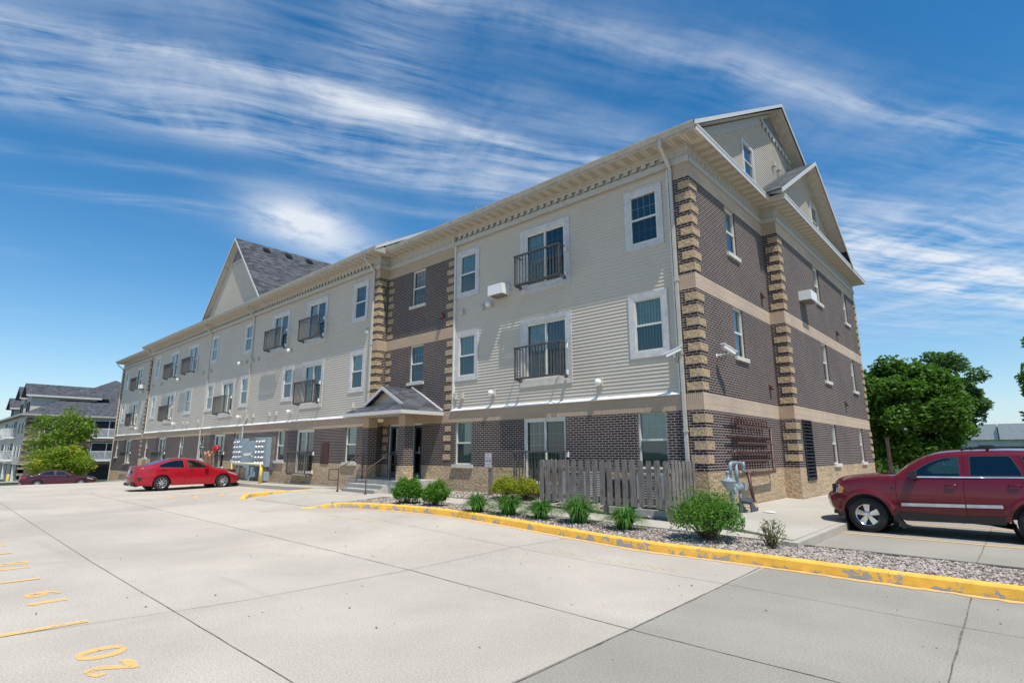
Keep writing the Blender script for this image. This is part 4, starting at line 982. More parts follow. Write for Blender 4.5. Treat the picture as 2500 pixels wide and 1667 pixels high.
# rake boards of the end gable and gable wall
def rake(mb, p, q, w, out, t=.03):      # board hanging below the line p-q
    mb.cut()
    p = Vector(p); q = Vector(q); d = Vector((0, 0, -w)); o_ = Vector(out) * t
    mb.hexa([p, q, q + d, p + d], [p + o_, q + o_, q + d + o_, p + d + o_])
rake(wf, (.52, -.60, 10.30), (.52, 8.15, ridge), .13, (1, 0, 0)); rake(wf, (.52, 8.15, ridge), (.52, 17.9, 10.33), .13, (1, 0, 0))
gs = MB(); gso = MB()
gso.poly([(0, -.3, 10.33 + .0), (.5, -.3, 10.33), (.5, 8.15, ridge - .2), (0, 8.15, ridge - .2)], swap=False); gso.poly([(.5, 8.15, ridge - .2), (.5, 17.5, 10.33), (0, 17.5, 10.33), (0, 8.15, ridge - .2)])
siding(gs, 'X', 0.0, 10.32, 15.0, lambda z: (max(-.1, -.2 + (z - 10.32) / SL * 1.0), 16.9 - (z - 10.32) / .5), [Op(5.0, .92, 11.05, 12.3)])
gsb = MB()   # frieze boards under the rake
for p, q in (((.03, -.2, 10.34), (.03, 8.15, ridge - .22)), ((.03, 8.15, ridge - .22), (.03, 17.5, 10.4))): rake(gsb, p, q, .34, (-1, 0, 0), .03)
gsb.build('gable_frieze', 'frieze', B)
tr = MB(); ap = Vector((.05, 8.15, ridge - .3))      # dark louvre in the peak with its scalloped trim
tr.hexa([(.045, 8.15, ridge - .35), (.045, 9.9, ridge - 1.18), (.045, 7.0, ridge - 1.05)], [(.0, 8.15, ridge - .35), (.0, 9.9, ridge - 1.18), (.0, 7.0, ridge - 1.05)]); tr.build('gable_louver', 'backboard', B)
tb = MB(); tb.beam((.07, 6.95, ridge - 1.07), (.07, 10.6, ridge - 1.40), .03, .09); 
for k in range(9): y = 7.1 + .38 * k; tb.box(.05, .08, y, y + .2, ridge - 1.26 - (y - 7) * .085, ridge - 1.15 - (y - 7) * .085)
tb.build('gable_trim', 'white_fascia', B)
# small gable over the far bay
rf.cut(); g2 = (10.27, 13.42); s2 = (13.42 - 10.27) / 5.3
slab(rf, [(1.03, 4.95, 10.29), (1.03, g2[0], g2[1]), (-1.5, g2[0], g2[1]), (-1.5, 4.95, 10.29)]); slab(rf, [(1.03, g2[0], g2[1]), (1.03, 15.6, 10.29), (-1.5, 15.6, 10.29), (-1.5, g2[0], g2[1])])
rake(wf, (1.03, 4.97, 10.28), (1.03, g2[0], g2[1]), .15, (1, 0, 0)); rake(wf, (1.03, g2[0], g2[1]), (1.03, 15.58, 10.28), .15, (1, 0, 0))
gs.cut(); siding(gs, 'X', .48, 10.30, 13.3, lambda z: (5.2 + (z - 10.3) / s2, 15.35 - (z - 10.3) / s2), [Op(11.35, .82, 10.8, 12.1)])
rake(gsb2 := MB(), (.51, 5.2, 10.3), (.51, g2[0], g2[1] - .18), .22, (-1, 0, 0)); rake(gsb2, (.51, g2[0], g2[1] - .18), (.51, 15.35, 10.3), .22, (-1, 0, 0)); gsb2.build('gable_frieze', 'frieze', B)
gso.cut(); gso.poly([(.48, 5.1, 10.3), (1.0, 5.1, 10.3), (1.0, g2[0], g2[1] - .12), (.48, g2[0], g2[1] - .12)]); gso.poly([(1.0, g2[0], g2[1] - .12), (1.0, 15.5, 10.3), (.48, 15.5, 10.3), (.48, g2[0], g2[1] - .12)])
place(('siding_g', 'dark_room', 'dark_room', .80), Op(5.0, .8, 10.98, 12.28), .02, 'X') if False else None
def gwin(y, z0, plane):
    o = MB(); w, h = .86, 1.2; T = .13
    for a in ((-w / 2 - T, -w / 2, -T, h + T), (w / 2, w / 2 + T, -T, h + T), (-w / 2, w / 2, h, h + T), (-w / 2, w / 2, -T, 0)): o.box(a[0], a[1], -.05, .03, a[2], a[3])
    o.box(-w / 2, w / 2, -.02, .03, h / 2 - .025, h / 2 + .025)
    for i in (1, 2): x = -w / 2 + w * i / 3; o.box(x - .007, x + .007, .012, .02, h / 2, h)
    o.box(-w / 2, w / 2, .011, .02, h * .75 - .007, h * .75 + .007)
    r = o.build('window', 'white_fascia', B); p = MB(); p.poly([(-w / 2, .01, 0), (w / 2, .01, 0), (w / 2, .01, h), (-w / 2, .01, h)]); p.build('pane', 'win_glass', r, local=True)
    p = MB(); p.poly([(-w / 2, .1, 0), (w / 2, .1, 0), (w / 2, .1, h), (-w / 2, .1, h)]); p.build('interior', 'dark_room', r, local=True)
    r.location = (plane, y, z0); r.rotation_euler = (0, 0, math.pi / 2)
gwin(5.0, 10.98, .02); gwin(11.4, 10.72, .50)
# cross gable in the left wing
rf.cut(); gc, gh = -29.3, 15.0; gsl = (gh - 10.3) / 4.47
slab(rf, [(gc - 4.5, -1.12, 10.28), (gc, -1.12, gh), (gc, 8.3, gh), (gc - 4.5, 8.3, 10.28)][::-1]); slab(rf, [(gc, -1.12, gh), (gc + 4.5, -1.12, 10.28), (gc + 4.5, 8.3, 10.28), (gc, 8.3, gh)][::-1])
rake(wf, (gc - 4.5, -1.12, 10.27), (gc, -1.12, gh - .01), .13, (0, -1, 0)); rake(wf, (gc, -1.12, gh - .01), (gc + 4.5, -1.12, 10.27), .13, (0, -1, 0))
gs.cut(); siding(gs, 'F', -.82, 10.3, 13.75, lambda z: (gc - 4.2 + (z - 10.3) / gsl, gc + 4.2 - (z - 10.3) / gsl))
gf = MB(); rake(gf, (gc - 4.3, -.84, 10.25), (gc, -.84, gh - .15), .34, (0, 1, 0), .03); rake(gf, (gc, -.84, gh - .15), (gc + 4.3, -.84, 10.25), .34, (0, 1, 0), .03)
gf.box(gc - 1.0, gc + 1.0, -.87, -.82, 13.42, 13.56); 
for k in range(6): gf.box(gc - .85 + .3 * k, gc - .72 + .3 * k, -.87, -.82, 13.30, 13.42)
gf.build('gable_frieze', 'frieze', B)
lv = MB(); lv.hexa([(gc - .95, -.845, 13.56), (gc + .95, -.845, 13.56), (gc, -.845, 14.6)], [(gc - .95, -.80, 13.56), (gc + .95, -.80, 13.56), (gc, -.80, 14.6)]); lv.build('gable_louver', 'backboard', B)
gso.cut(); gso.poly([(gc - 4.4, -1.1, 10.18), (gc, -1.1, gh - .12), (gc, -.80, gh - .12), (gc - 4.4, -.80, 10.18)]); gso.poly([(gc, -1.1, gh - .12), (gc + 4.4, -1.1, 10.18), (gc + 4.4, -.80, 10.18), (gc, -.80, gh - .12)])
rake(wf, (-13.34, -1.12, 10.30), (-13.34, 8.15, 10.30 + .563 * 9.27), .14, (1, 0, 0))
gs.build('gable_siding', 'siding', B); gso.build('gable_soffit', 'soffit', B); rf.build('roof', 'shingle', B); wf.build('rake_board', 'white_fascia', B)
rv = MB()
for y in (.5, 2.0, 3.45): rv.cut(); rv.hexa([(gc + .34, y, gh - .42), (gc + .34, y + .4, gh - .42), (gc + .34, y + .4, gh - .24), (gc + .34, y, gh - .24)], [(gc + .62, y, gh - .68), (gc + .62, y + .4, gh - .68), (gc + .62, y + .4, gh - .54), (gc + .62, y, gh - .54)])
rv.build('roof_vent', 'black', B)
pv = MB(); pv.tube([(-10.0, 1.5, 11.1), (-10.0, 1.5, 11.9)], .05); pv.build('vent_pipe', 'steel', B)
# ---- downspouts
def downspout(x, yw, kick=True, bottom=.3, eavey=None, top=None):
    mb = MB(); w, d = .085, .065; ye = yw - .56; y = yw - .05
    def seg(p, q): mb.beam(p, q, w, d, up=(0, 1, 0))
    seg((x, ye, 10.14), (x, ye, 9.92)); seg((x, ye, 9.94), (x, y, 9.50)); seg((x, y + .0, 9.54), (x, y, 3.34 if kick else bottom))
    if kick: seg((x, y, 3.36), (x, y - .09, 3.14)); seg((x, y - .09, 3.16), (x, y - .09, bottom))
    for z in (8.2, 6.2, 4.2, 2.2): mb.box(x - .06, x + .06, y - .05, y + .05, z, z + .03)
    mb.build('downspout', 'downspout', B)
downspout(-.50, 0, False, .25); downspout(-14.22, -.5, False, 3.2); downspout(-26.75, -.5 + SP, True, .15); downspout(-33.45, -.5 + SP, True, .1); downspout(-57.6, 0, False, -1.6)
# the run under the eave at the wing step
mb = MB(); mb.beam((-47.6, -.55, 10.12), (-47.6, -.55, 9.9), .08, .06, up=(0, 1, 0)); mb.beam((-47.6, -.55, 9.92), (-47.0, -.05, 9.6), .08, .06, up=(0, 1, 0)); mb.build('downspout', 'downspout', B)
# ---- vents and dome lamps on the siding
vb = MB()
def ventbox(x, y, z): vb.cut(); vb.box(x - .055, x + .055, y - .09, y + .06, z - .11, z + .10); vb.hexa([(x - .055, y - .09, z + .10), (x + .055, y - .09, z + .10), (x + .055, y + .06, z + .15), (x - .055, y + .06, z + .15)], [(x - .055, y - .09, z + .09), (x + .055, y - .09, z + .09), (x + .055, y + .06, z + .10), (x - .055, y + .06, z + .10)])
for x, z in ((-9.08, 6.85), (-8.01, 6.84), (-9.37, 3.70), (-9.01, 3.70)): ventbox(x, .05, z)
for x, z in ((-14.75, 6.88), (-25.72, 6.88), (-26.46, 6.88), (-27.35, 6.88), (-32.99, 6.9), (-34.38, 6.9), (-43.35, 6.9), (-45.48, 6.9), (-15.5, 3.7), (-22.87, 3.7), (-23.65, 3.7), (-25.69, 3.7), (-26.5, 3.7), (-34.27, 3.7), (-36.38, 3.7), (-37.19, 3.7)): ventbox(x, -.45, z)
for y, z in ((7.95, 12.78), (8.56, 12.85)): vb.cut(); vb.box(-.02, .14, y - .08, y + .08, z - .14, z + .10)
vb.build('wall_vent', 'vent_beige', B)
bv = MB()
for x, y, z in ((0, 5.2, 6.83), (0, 5.2, 3.75), (.48, 13.26, 6.76), (.48, 13.33, 3.70)): bv.cut(); bv.hexa([(x, y - .09, z - .09), (x, y + .09, z - .09), (x, y + .09, z + .09), (x, y - .09, z + .09)], [(x + .13, y - .09, z - .09), (x + .13, y + .09, z - .09), (x + .03, y + .09, z + .09), (x + .03, y - .09, z + .09)])
bv.cut(); bv.hexa([(-10.28, 0, 6.78), (-10.10, 0, 6.78), (-10.10, 0, 6.98), (-10.28, 0, 6.98)], [(-10.28, -.14, 6.78), (-10.10, -.14, 6.78), (-10.10, -.06, 6.98), (-10.28, -.06, 6.98)])
bv.build('wall_vent', 'pipe_maroon', B)
def dome(x, y, z):
    mb = MB(); mb.box(x - .07, x + .07, y - .02, y + .06, z - .12, z + .10)
    o = mb.build('wall_lamp', 'vent_beige', B); d = MB(); d.lathe([(.035, .0), (.04, -.06), (.09, -.10), (.105, -.15), (.095, -.20), (.055, -.235), (0.001, -.25)], (x, y - .0, z - .02), 'y', 14); d.build('dome', 'lamp_white', o, smooth=True)
for x, z in ((-7.61, 6.88), (-7.44, 3.70), (-3.07, 3.70)): dome(x, .05, z)
for x, z in ((-21.78, 6.9), (-28.1, 6.9), (-39.1, 6.9), (-21.26, 3.71), (-27.52, 3.71), (-39.02, 3.71)): dome(x, -.45, z)
for x, z in ((-50.3, 6.85), (-50.5, 3.7)): dome(x, .05, z)
# louvre on the end wall
lo = MB(); lo.box(.49, .52, 6.58, 6.62, .80, 2.75); lo.box(.49, .52, 7.58, 7.62, .80, 2.75); lo.box(.49, .52, 6.58, 7.62, 2.72, 2.76); lo.box(.49, .52, 6.58, 7.62, .78, .82)
for k in range(17): z = .84 + k * .112; lo.hexa([(.515, 6.62, z), (.515, 7.58, z), (.515, 7.58, z + .015), (.515, 6.62, z + .015)], [(.40, 6.62, z + .09), (.40, 7.58, z + .09), (.40, 7.58, z + .105), (.40, 6.62, z + .105)])
lo.poly([(.39, 6.6, .8), (.39, 7.6, .8), (.39, 7.6, 2.75), (.39, 6.6, 2.75)]); lo.build('louver', 'louver', B)
# maroon hatch
mb = MB(); mb.box(-17.88, -17.24, -.53, -.49, 1.22, 2.12); mb.box(-17.92, -17.20, -.52, -.49, 1.18, 2.16); mb.build('hatch', 'maroon', B)

# ---- porch
D = .70; PW0, PW1 = -13.3, -10.27; PY = -1.5
mb = MB(); mb.box(-13.85, PW1, PY, -.01, -.1, D); mb.box(-13.3, -11.2, PY - .30, PY, -.1, D - .155); mb.box(-13.3, -11.2, PY - .60, PY - .30, -.1, D - .31)
for zz, yy in ((D, PY), (D - .155, PY - .3), (D - .31, PY - .6)): mb.box(-13.33, -11.17 if zz < D else PW1 + .02, yy - .02, yy + .05, zz - .03, zz + .006)
mb.build('porch_steps', 'conc_steps', B)
def pcol(x0, x1, y0, y1):
    w = MB(); w.box(x0, x1, y0, y1, 1.22, 2.62, mat=0); w.box(x0 - .02, x1 + .02, y0 - .02, y1 + .02, D, 1.22, mat=1); w.box(x0, x1, y0, y1, 2.62, 3.02, mat=2)
    w.build('porch_column', ['brick', 'block', 'fluted'], B)
pcol(-10.92, -10.52, -1.35, -.95); pcol(-13.25, -12.85, -1.35, -.95)
rx, rz_, ex0, ex1, ey, ez = -11.89, 4.17, -13.76, -10.02, -1.92, 3.17
pr = MB(); sl2 = (rz_ - ez) / (ex1 - rx); fy = -1.42
slab(pr, [(rx, fy, rz_), (ex1, fy, ez), (ex1, 0, ez), (rx, 0, rz_)], .03); slab(pr, [(ex0, fy, ez), (rx, fy, rz_), (rx, 0, rz_), (ex0, 0, ez)], .03)
kh = .28; kx = kh / sl2   # skirt roof in front of the little gable
slab(pr, [(ex0, ey, ez), (ex1, ey, ez), (ex1 - kx, fy - .0, ez + kh), (ex0 + kx, fy, ez + kh)], .02)
slab(pr, [(ex1, ey, ez), (ex1, fy, ez), (ex1 - kx, fy, ez + kh)], .02); slab(pr, [(ex0, fy, ez), (ex0, ey, ez), (ex0 + kx, fy, ez + kh)], .02)
pr.build('porch_roof', 'shingle', B)
pf = MB(); pf.box(ex0, ex1, ey - .02, ey, ez - .14, ez - .012); pf.box(ex1, ex1 + .02, ey - .02, 0, ez - .14, ez - .012); pf.box(ex0 - .02, ex0, ey - .02, -.5, ez - .14, ez - .012)
pf.build('porch_fascia', 'white_fascia', B)
pf = MB(); rake(pf, (rx, fy - .03, rz_ - .02), (ex1 - kx + .02, fy - .03, ez + kh - .02), .13, (0, -1, 0)); rake(pf, (rx, fy - .03, rz_ - .02), (ex0 + kx - .02, fy - .03, ez + kh - .02), .13, (0, -1, 0)); pf.beam((ex1 + .0, -.03, ez + .03), (rx, -.03, rz_ + .05), .05, .12, up=(0, 1, 0)); pf.build('porch_rake', 'trim', B)
pg = MB(); siding(pg, 'F', fy + .30, ez + kh, rz_ - .1, lambda z: (ex0 + (z - ez) / sl2, ex1 - (z - ez) / sl2)); pg.build('porch_gable', 'siding', B)
pc = MB(); pc.poly([(ex0, ey, ez - .13), (ex0, 0, ez - .13), (ex1, 0, ez - .13), (ex1, ey, ez - .13)]); pc.box(-13.25, -10.52, -1.33, -.97, 3.02, 3.04); pc.build('porch_ceiling', 'soffit_rib', B)
# doors under the porch
def pdoor(o_, name):
    mb = MB(); a0, a1, z0, z1 = o_.a0, o_.a1, o_.z0, o_.z1
    mb.box(a0, a0 + .05, .04, .12, z0, z1); mb.box(a1 - .05, a1, .04, .12, z0, z1); mb.box(a0, a1, .04, .12, z1 - .07, z1); o = mb.build(name, 'vinyl', B)
    f = MB(); f.box(a0 + .05, a1 - .05, .07, .11, z0, z0 + .22); f.box(a0 + .05, a0 + .12, .07, .11, z0, z1 - .07); f.box(a1 - .12, a1 - .05, .07, .11, z0, z1 - .07); f.box(a0 + .05, a1 - .05, .07, .11, z0 + .95, z0 + 1.03); f.box(a0 + .05, a1 - .05, .07, .11, z1 - .15, z1 - .07)
    f.build('leaf', 'door_blue', o); p = MB(); p.poly([(a0 + .1, .10, z0 + .2), (a1 - .1, .10, z0 + .2), (a1 - .1, .10, z1 - .1), (a0 + .1, .10, z1 - .1)]); p.build('pane', 'win_glass_low', o)
    p = MB(); p.poly([(a0, .5, z0), (a1, .5, z0), (a1, .5, z1), (a0, .5, z1)]); p.poly([(a0, .12, z0), (a0, .5, z0), (a0, .5, z1), (a0, .12, z1)]); p.poly([(a1, .5, z0), (a1, .12, z0), (a1, .12, z1), (a1, .5, z1)]); p.build('interior', 'dark_room', o)
    h_ = MB(); h_.tube([(a1 - .15, .05, z0 + .95), (a1 - .15, .0, z0 + .95), (a1 - .15, .0, z0 + 1.2), (a1 - .15, .05, z0 + 1.2)], .012, 6); h_.build('handle', 'steel', o)
pdoor(opsC[2], 'entrance_door'); pdoor(opsC[3], 'entrance_door')
mb = MB(); mb.box(-12.28, -12.02, -.08, 0, 1.55, 2.25); mb.box(-12.24, -12.06, -.09, -.08, 1.6, 2.2); mb.build('intercom', 'vent_beige', B)

# ------------------------------------------------------------------ vehicles
def spline(keys, n=6, closed=False):
    P = [Vector(k) for k in keys]; out = []
    for i in range(len(P) - 1):
        p0 = P[max(i - 1, 0)]; p1 = P[i]; p2 = P[i + 1]; p3 = P[min(i + 2, len(P) - 1)]
        for k in range(n):
            t = k / n; out.append(.5 * ((2 * p1) + (p2 - p0) * t + (2 * p0 - 5 * p1 + 4 * p2 - p3) * t * t + (3 * p1 - p0 - 3 * p2 + p3) * t ** 3))
    out.append(P[-1]); return out
def pin(poly, x, y):
    c = False
    for i in range(len(poly)):
        ax, ay = poly[i]; bx, by = poly[(i + 1) % len(poly)]
        if (ay > y) != (by > y) and x < (bx - ax) * (y - ay) / (by - ay) + ax: c = not c
    return c
def dpoly(line, x, y):
    d = 9
    for a, b in zip(line[:-1], line[1:]):
        ax, ay = a; bx, by = b; L2_ = (bx - ax) ** 2 + (by - ay) ** 2
        t = 0 if L2_ == 0 else max(0, min(1, ((x - ax) * (bx - ax) + (y - ay) * (by - ay)) / L2_))
        d = min(d, math.hypot(x - ax - t * (bx - ax), y - ay - t * (by - ay)))
    return d
def cdt_fill(outline, holes=(), grid=.06, extra=()):
    pts = []; edges = []
    for lp in [outline] + list(holes):
        b = len(pts); pts += [Vector(p) for p in lp]; edges += [(b + i, b + (i + 1) % len(lp)) for i in range(len(lp))]
    x0 = min(p.x for p in pts); x1 = max(p.x for p in pts); z0 = min(p.y for p in pts); z1 = max(p.y for p in pts)
    lines = [list(map(tuple, l)) + [tuple(l[0])] for l in [outline] + list(holes)]
    x = x0 + grid / 2
    cand = list(extra)
    while x < x1:
        z = z0 + grid / 2
        while z < z1: cand.append((x, z)); z += grid
        x += grid
    for c in cand:
        if pin([tuple(p) for p in outline], *c) and not any(pin([tuple(p) for p in h], *c) for h in holes):
            if min(dpoly(l, *c) for l in lines) > .012: pts.append(Vector(c))
    r = delaunay_2d_cdt(pts, edges, [], 0, 1e-6)
    V_ = [(v.x, v.y) for v in r[0]]; F_ = []
    op = [tuple(p) for p in outline]; hp = [[tuple(p) for p in h] for h in holes]
    for f in r[2]:
        cx = sum(V_[i][0] for i in f) / 3; cz = sum(V_[i][1] for i in f) / 3
        if pin(op, cx, cz) and not any(pin(h, cx, cz) for h in hp): F_.append(f)
    return V_, F_
class Car:
    """side view outline in (u from front, z); W gives the half width of the skin"""
    def __init__(s, root, paint, top, arches, half, belt, tumble, ground_z, L, wins, glass_rng, rnd=.07, front_r=.8, front_a=.17, rear_r=.6, rear_a=.10, barrel=.035, zmid=.62, crown=.05):
        s.root = root; s.paint = paint; s.half = half; s.belt = belt; s.tum = tumble; s.L = L; s.rnd = rnd; s.fr, s.fa, s.rr, s.ra = front_r, front_a, rear_r, rear_a; s.barrel = barrel; s.zmid = zmid
        s.top = [tuple(p) for p in spline(top, 7)]
        s.arches = arches; s.gz = ground_z
        low = []
        for (cx, r) in reversed(arches):       # from rear to front along the underside
            cz = r[1]; rr = r[0]; dz = s.gz - cz; a0 = math.asin(max(-1, min(1, dz / rr)))
            angs = [a0 + (math.pi - 2 * a0) * k / 22 for k in range(23)]
            low += [(cx + rr * math.cos(a), cz + rr * math.sin(a)) for a in angs]
        s.outline = s.top + low
        extra = []
        for off in (.015, .035, .06, .09):
            for i in range(1, len(s.top) - 1, 1):
                a = s.top[i - 1]; b = s.top[i + 1]; d = Vector((b[0] - a[0], b[1] - a[1])).normalized(); nx, nz = d.y, -d.x
                extra.append((s.top[i][0] + nx * off, s.top[i][1] + nz * off))
        V_, F_ = cdt_fill(s.outline, wins, .07, extra)
        mb = MB()
        for sgn in (1, -1):
            b = len(mb.v)
            for (u, z) in V_: mb.v.append((u, sgn * s.W(u, z), z))
            for f in F_:
                f = tuple(b + i for i in f); p = [Vector(mb.v[i]) for i in f]; n = (p[1] - p[0]).cross(p[2] - p[0])
                if n.y * sgn < 0: f = f[::-1]
                mb.f.append(f); mb.m.append(0); mb.uv += [(0, 0)] * 3
        # strip over the car: rows across each profile point
        gl = MB(); nS = 12; rows = []
        N_ = len(s.top)
        for i, (u, z) in enumerate(s.top):
            a = s.top[max(i - 1, 0)]; b = s.top[min(i + 1, N_ - 1)]; d = Vector((b[0] - a[0], b[1] - a[1])).normalized(); nx, nz = -d.y, d.x
            wt = s.W(u, z); steep = abs(nx)
            cr = crown * (1 + 1.2 * steep * (2.2 if u < 1 else .9))
            rows.append([(u + nx * cr * (1 - q * q), q * wt, z + nz * cr * (1 - q * q)) for q in [-1 + 2 * k / nS for k in range(nS + 1)]])
        bb = len(mb.v); gb = len(gl.v)
        for r in rows: mb.v += r; gl.v += r
        for i in range(N_ - 1):
            u = (s.top[i][0] + s.top[i + 1][0]) / 2; z = (s.top[i][1] + s.top[i + 1][1]) / 2
            for k in range(nS):
                isg = any(a <= i / (N_ - 1) * (len(top) - 1) < b for a, b in glass_rng) and 1 <= k < nS - 1
                t = gl if isg else mb; base = gb if isg else bb
                t.f.append((base + i * (nS + 1) + k, base + i * (nS + 1) + k + 1, base + (i + 1) * (nS + 1) + k + 1, base + (i + 1) * (nS + 1) + k)); t.m.append(0); t.uv += [(0, 0)] * 4
        body = mb.build('body', paint, root, smooth=True, local=True)
        bm = bmesh.new(); bm.from_mesh(body.data); bmesh.ops.remove_doubles(bm, verts=bm.verts, dist=.0015); bmesh.ops.delete(bm, geom=[v for v in bm.verts if not v.link_faces], context='VERTS'); bmesh.ops.recalc_face_normals(bm, faces=bm.faces); bm.to_mesh(body.data); bm.free()
        s.body = body
        g = gl.build('windshield', 'car_glass', root, smooth=True, local=True)
        bm = bmesh.new(); bm.from_mesh(g.data); bmesh.ops.delete(bm, geom=[v for v in bm.verts if not v.link_faces], context='VERTS'); bm.to_mesh(g.data); bm.free()
        # under tray and cabin floor
        tr = MB(); tr.box(.22, L - .25, -half + .2, half - .2, s.gz + .03, belt - .12); 
        for cx, r in arches: pass
        tr.build('underbody', 'plastic_black', root, local=True)
    def W(s, u, z):
        w = s.half
        if u < s.fr: w -= s.fa * ((s.fr - u) / s.fr) ** 2.2
        if u > s.L - s.rr: w -= s.ra * ((u - s.L + s.rr) / s.rr) ** 2
        if z > s.belt: w -= s.tum * (z - s.belt) + .01
        w -= s.barrel * ((z - s.zmid) / .4) ** 2 if z < s.belt else s.barrel * ((s.belt - s.zmid) / .4) ** 2
        d = dpoly(s.top, u, z)
        if d < s.rnd: w -= s.rnd - math.sqrt(max(0, s.rnd ** 2 - (s.rnd - d) ** 2))
        return w
    def patch(s, name, poly, mat, off=.004, sides=(1, -1), grid=.06, parent=None, inset=None):
        V_, F_ = cdt_fill(poly, (), grid); objs = []
        for sgn in sides:
            mb = MB()
            for u, z in V_: mb.v.append((u, sgn * (s.W(u, z) + off), z))
            for f in F_:
                p = [Vector(mb.v[i]) for i in f]; n = (p[1] - p[0]).cross(p[2] - p[0])
                if n.y * sgn < 0: f = f[::-1]
                mb.f.append(tuple(f)); mb.m.append(0); mb.uv += [(0, 0)] * 3
            objs.append(mb.build(name, mat, parent or s.root, smooth=True, local=True))
        return objs
    def line(s, name, pts, w, mat, off=.003, sides=(1, -1), thick=0.0, one=True):
        mb = MB()
        for sgn in sides:
            P = []
            for a, b in zip(pts[:-1], pts[1:]):
                n = max(1, int(math.hypot(b[0] - a[0], b[1] - a[1]) / .06))
                for k in range(n): t = k / n; P.append((a[0] + (b[0] - a[0]) * t, a[1] + (b[1] - a[1]) * t))
            P.append(pts[-1]); L_ = []
            for i, p in enumerate(P):
                a = P[max(0, i - 1)]; b = P[min(len(P) - 1, i + 1)]; d = Vector((b[0] - a[0], b[1] - a[1])).normalized()
                q = []
                for sg in (1, -1):
                    u, z = p[0] - d.y * w / 2 * sg, p[1] + d.x * w / 2 * sg; q.append((u, sgn * (s.W(u, z) + off), z)); q.append((u, sgn * (s.W(u, z) + off - max(thick, .004)), z))
                L_.append(q)
            for a, b in zip(L_[:-1], L_[1:]):
                mb.poly([a[0], b[0], b[2], a[2]]); mb.poly([a[1], b[1], b[0], a[0]]); mb.poly([a[2], b[2], b[3], a[3]])
            mb.poly([L_[0][0], L_[0][2], L_[0][3], L_[0][1]]); mb.poly([L_[-1][0], L_[-1][2], L_[-1][3], L_[-1][1]])
        return mb.build(name, mat, s.root, local=True)
def wheel(root, u, y, R_, w, rimR, spokes, mat, sgn, style='five'):
    o = MB()
    prof = [(rimR * .98, -w / 2 + .01), (rimR + .012, -w / 2), (R_ * .93, -w / 2 + .005), (R_ * .985, -w / 2 + .03), (R_, -w / 2 + .06), (R_, w / 2 - .06), (R_ * .985, w / 2 - .03), (R_ * .93, w / 2 - .005), (rimR + .012, w / 2), (rimR * .98, w / 2 - .01)]
    o.lathe(prof, (0, 0, 0), 'y', 44); t = o.build('wheel', 'tyre', root, smooth=True, local=True); t.location = (u, y, R_)
    r = MB(); f = -w / 2 if sgn < 0 else w / 2; k = -1 if sgn < 0 else 1       # visible face
    r.lathe([(rimR, f), (rimR * .985, f - k * .006), (rimR * .93, f - k * .018), (rimR * .90, f - k * .07), (rimR * .86, f - k * .16)], (0, 0, 0), 'y', 40)
    fd = f - k * .022
    for i in range(spokes):
        a = 2 * math.pi * i / spokes + .35
        c, s_ = math.cos(a), math.sin(a); px_, pz_ = -s_, c
        def pt(rad, lat, dep): return (c * rad + px_ * lat, dep, s_ * rad + pz_ * lat)
        if style == 'five':
            for l0, l1, r0, r1 in ((.040, .062, .07, rimR * .93),):
                A = [pt(r0, -l0, fd), pt(r1, -l1, fd + k * .010), pt(r1, l1, fd + k * .010), pt(r0, l0, fd)]; B_ = [pt(r0, -l0, fd - k * .05), pt(r1, -l1, fd - k * .05), pt(r1, l1, fd - k * .05), pt(r0, l0, fd - k * .05)]
                r.hexa(A, B_)
        else:
            for l_ in (-1, 1):
                A = [pt(.04, l_ * .004, fd), pt(rimR * .93, l_ * .075 + .014, fd + k * .008), pt(rimR * .93, l_ * .075 - .014, fd + k * .008), pt(.04, l_ * .004 - .024, fd)]; B_ = [(p[0], p[1] - k * .035, p[2]) for p in A]; r.hexa(A, B_)
            A = [pt(.04, -.03, fd), pt(rimR * .55, -.028, fd), pt(rimR * .55, .028, fd), pt(.04, .03, fd)]; r.hexa(A, [(p[0], p[1] - k * .035, p[2]) for p in A])
    r.lathe([(.075, fd - k * .03), (.075, fd + k * .004), (.05, fd + k * .012), (.001, fd + k * .014)], (0, 0, 0), 'y', 20)
    r.build('rim', mat, t, local=True)
    d = MB(); d.lathe([(rimR * .88, fd - k * .07), (.001, fd - k * .07)], (0, 0, 0), 'y', 24); d.build('brake_disc', 'plastic_black', t, local=True)
    for i in range(5):
        pass
    lug = MB()
    for i in range(5):
        a = 2 * math.pi * i / 5 + .98; lug.lathe([(.011, fd + k * .0), (.011, fd + k * .016), (.001, fd + k * .018)], (math.cos(a) * .056, 0, math.sin(a) * .056), 'y', 6)
    lug.build('lug_nuts', 'plastic_black', t, local=True)
def seats(root, us, half, z, h):
    for u in us:
        for y in (-half * .45, half * .45):
            mb = MB(); mb.box(u - .1, u + .42, y - .24, y + .24, z, z + .14); mb.hexa([(u + .34, y - .23, z + .1), (u + .5, y - .23, z + .1), (u + .62, y - .20, z + h), (u + .5, y - .20, z + h)], [(u + .34, y + .23, z + .1), (u + .5, y + .23, z + .1), (u + .62, y + .20, z + h), (u + .5, y + .20, z + h)])
            mb.box(u + .52, u + .62, y - .12, y + .12, z + h, z + h + .17); mb.build('seat', 'seat_grey', root, local=True, bevel=.03)
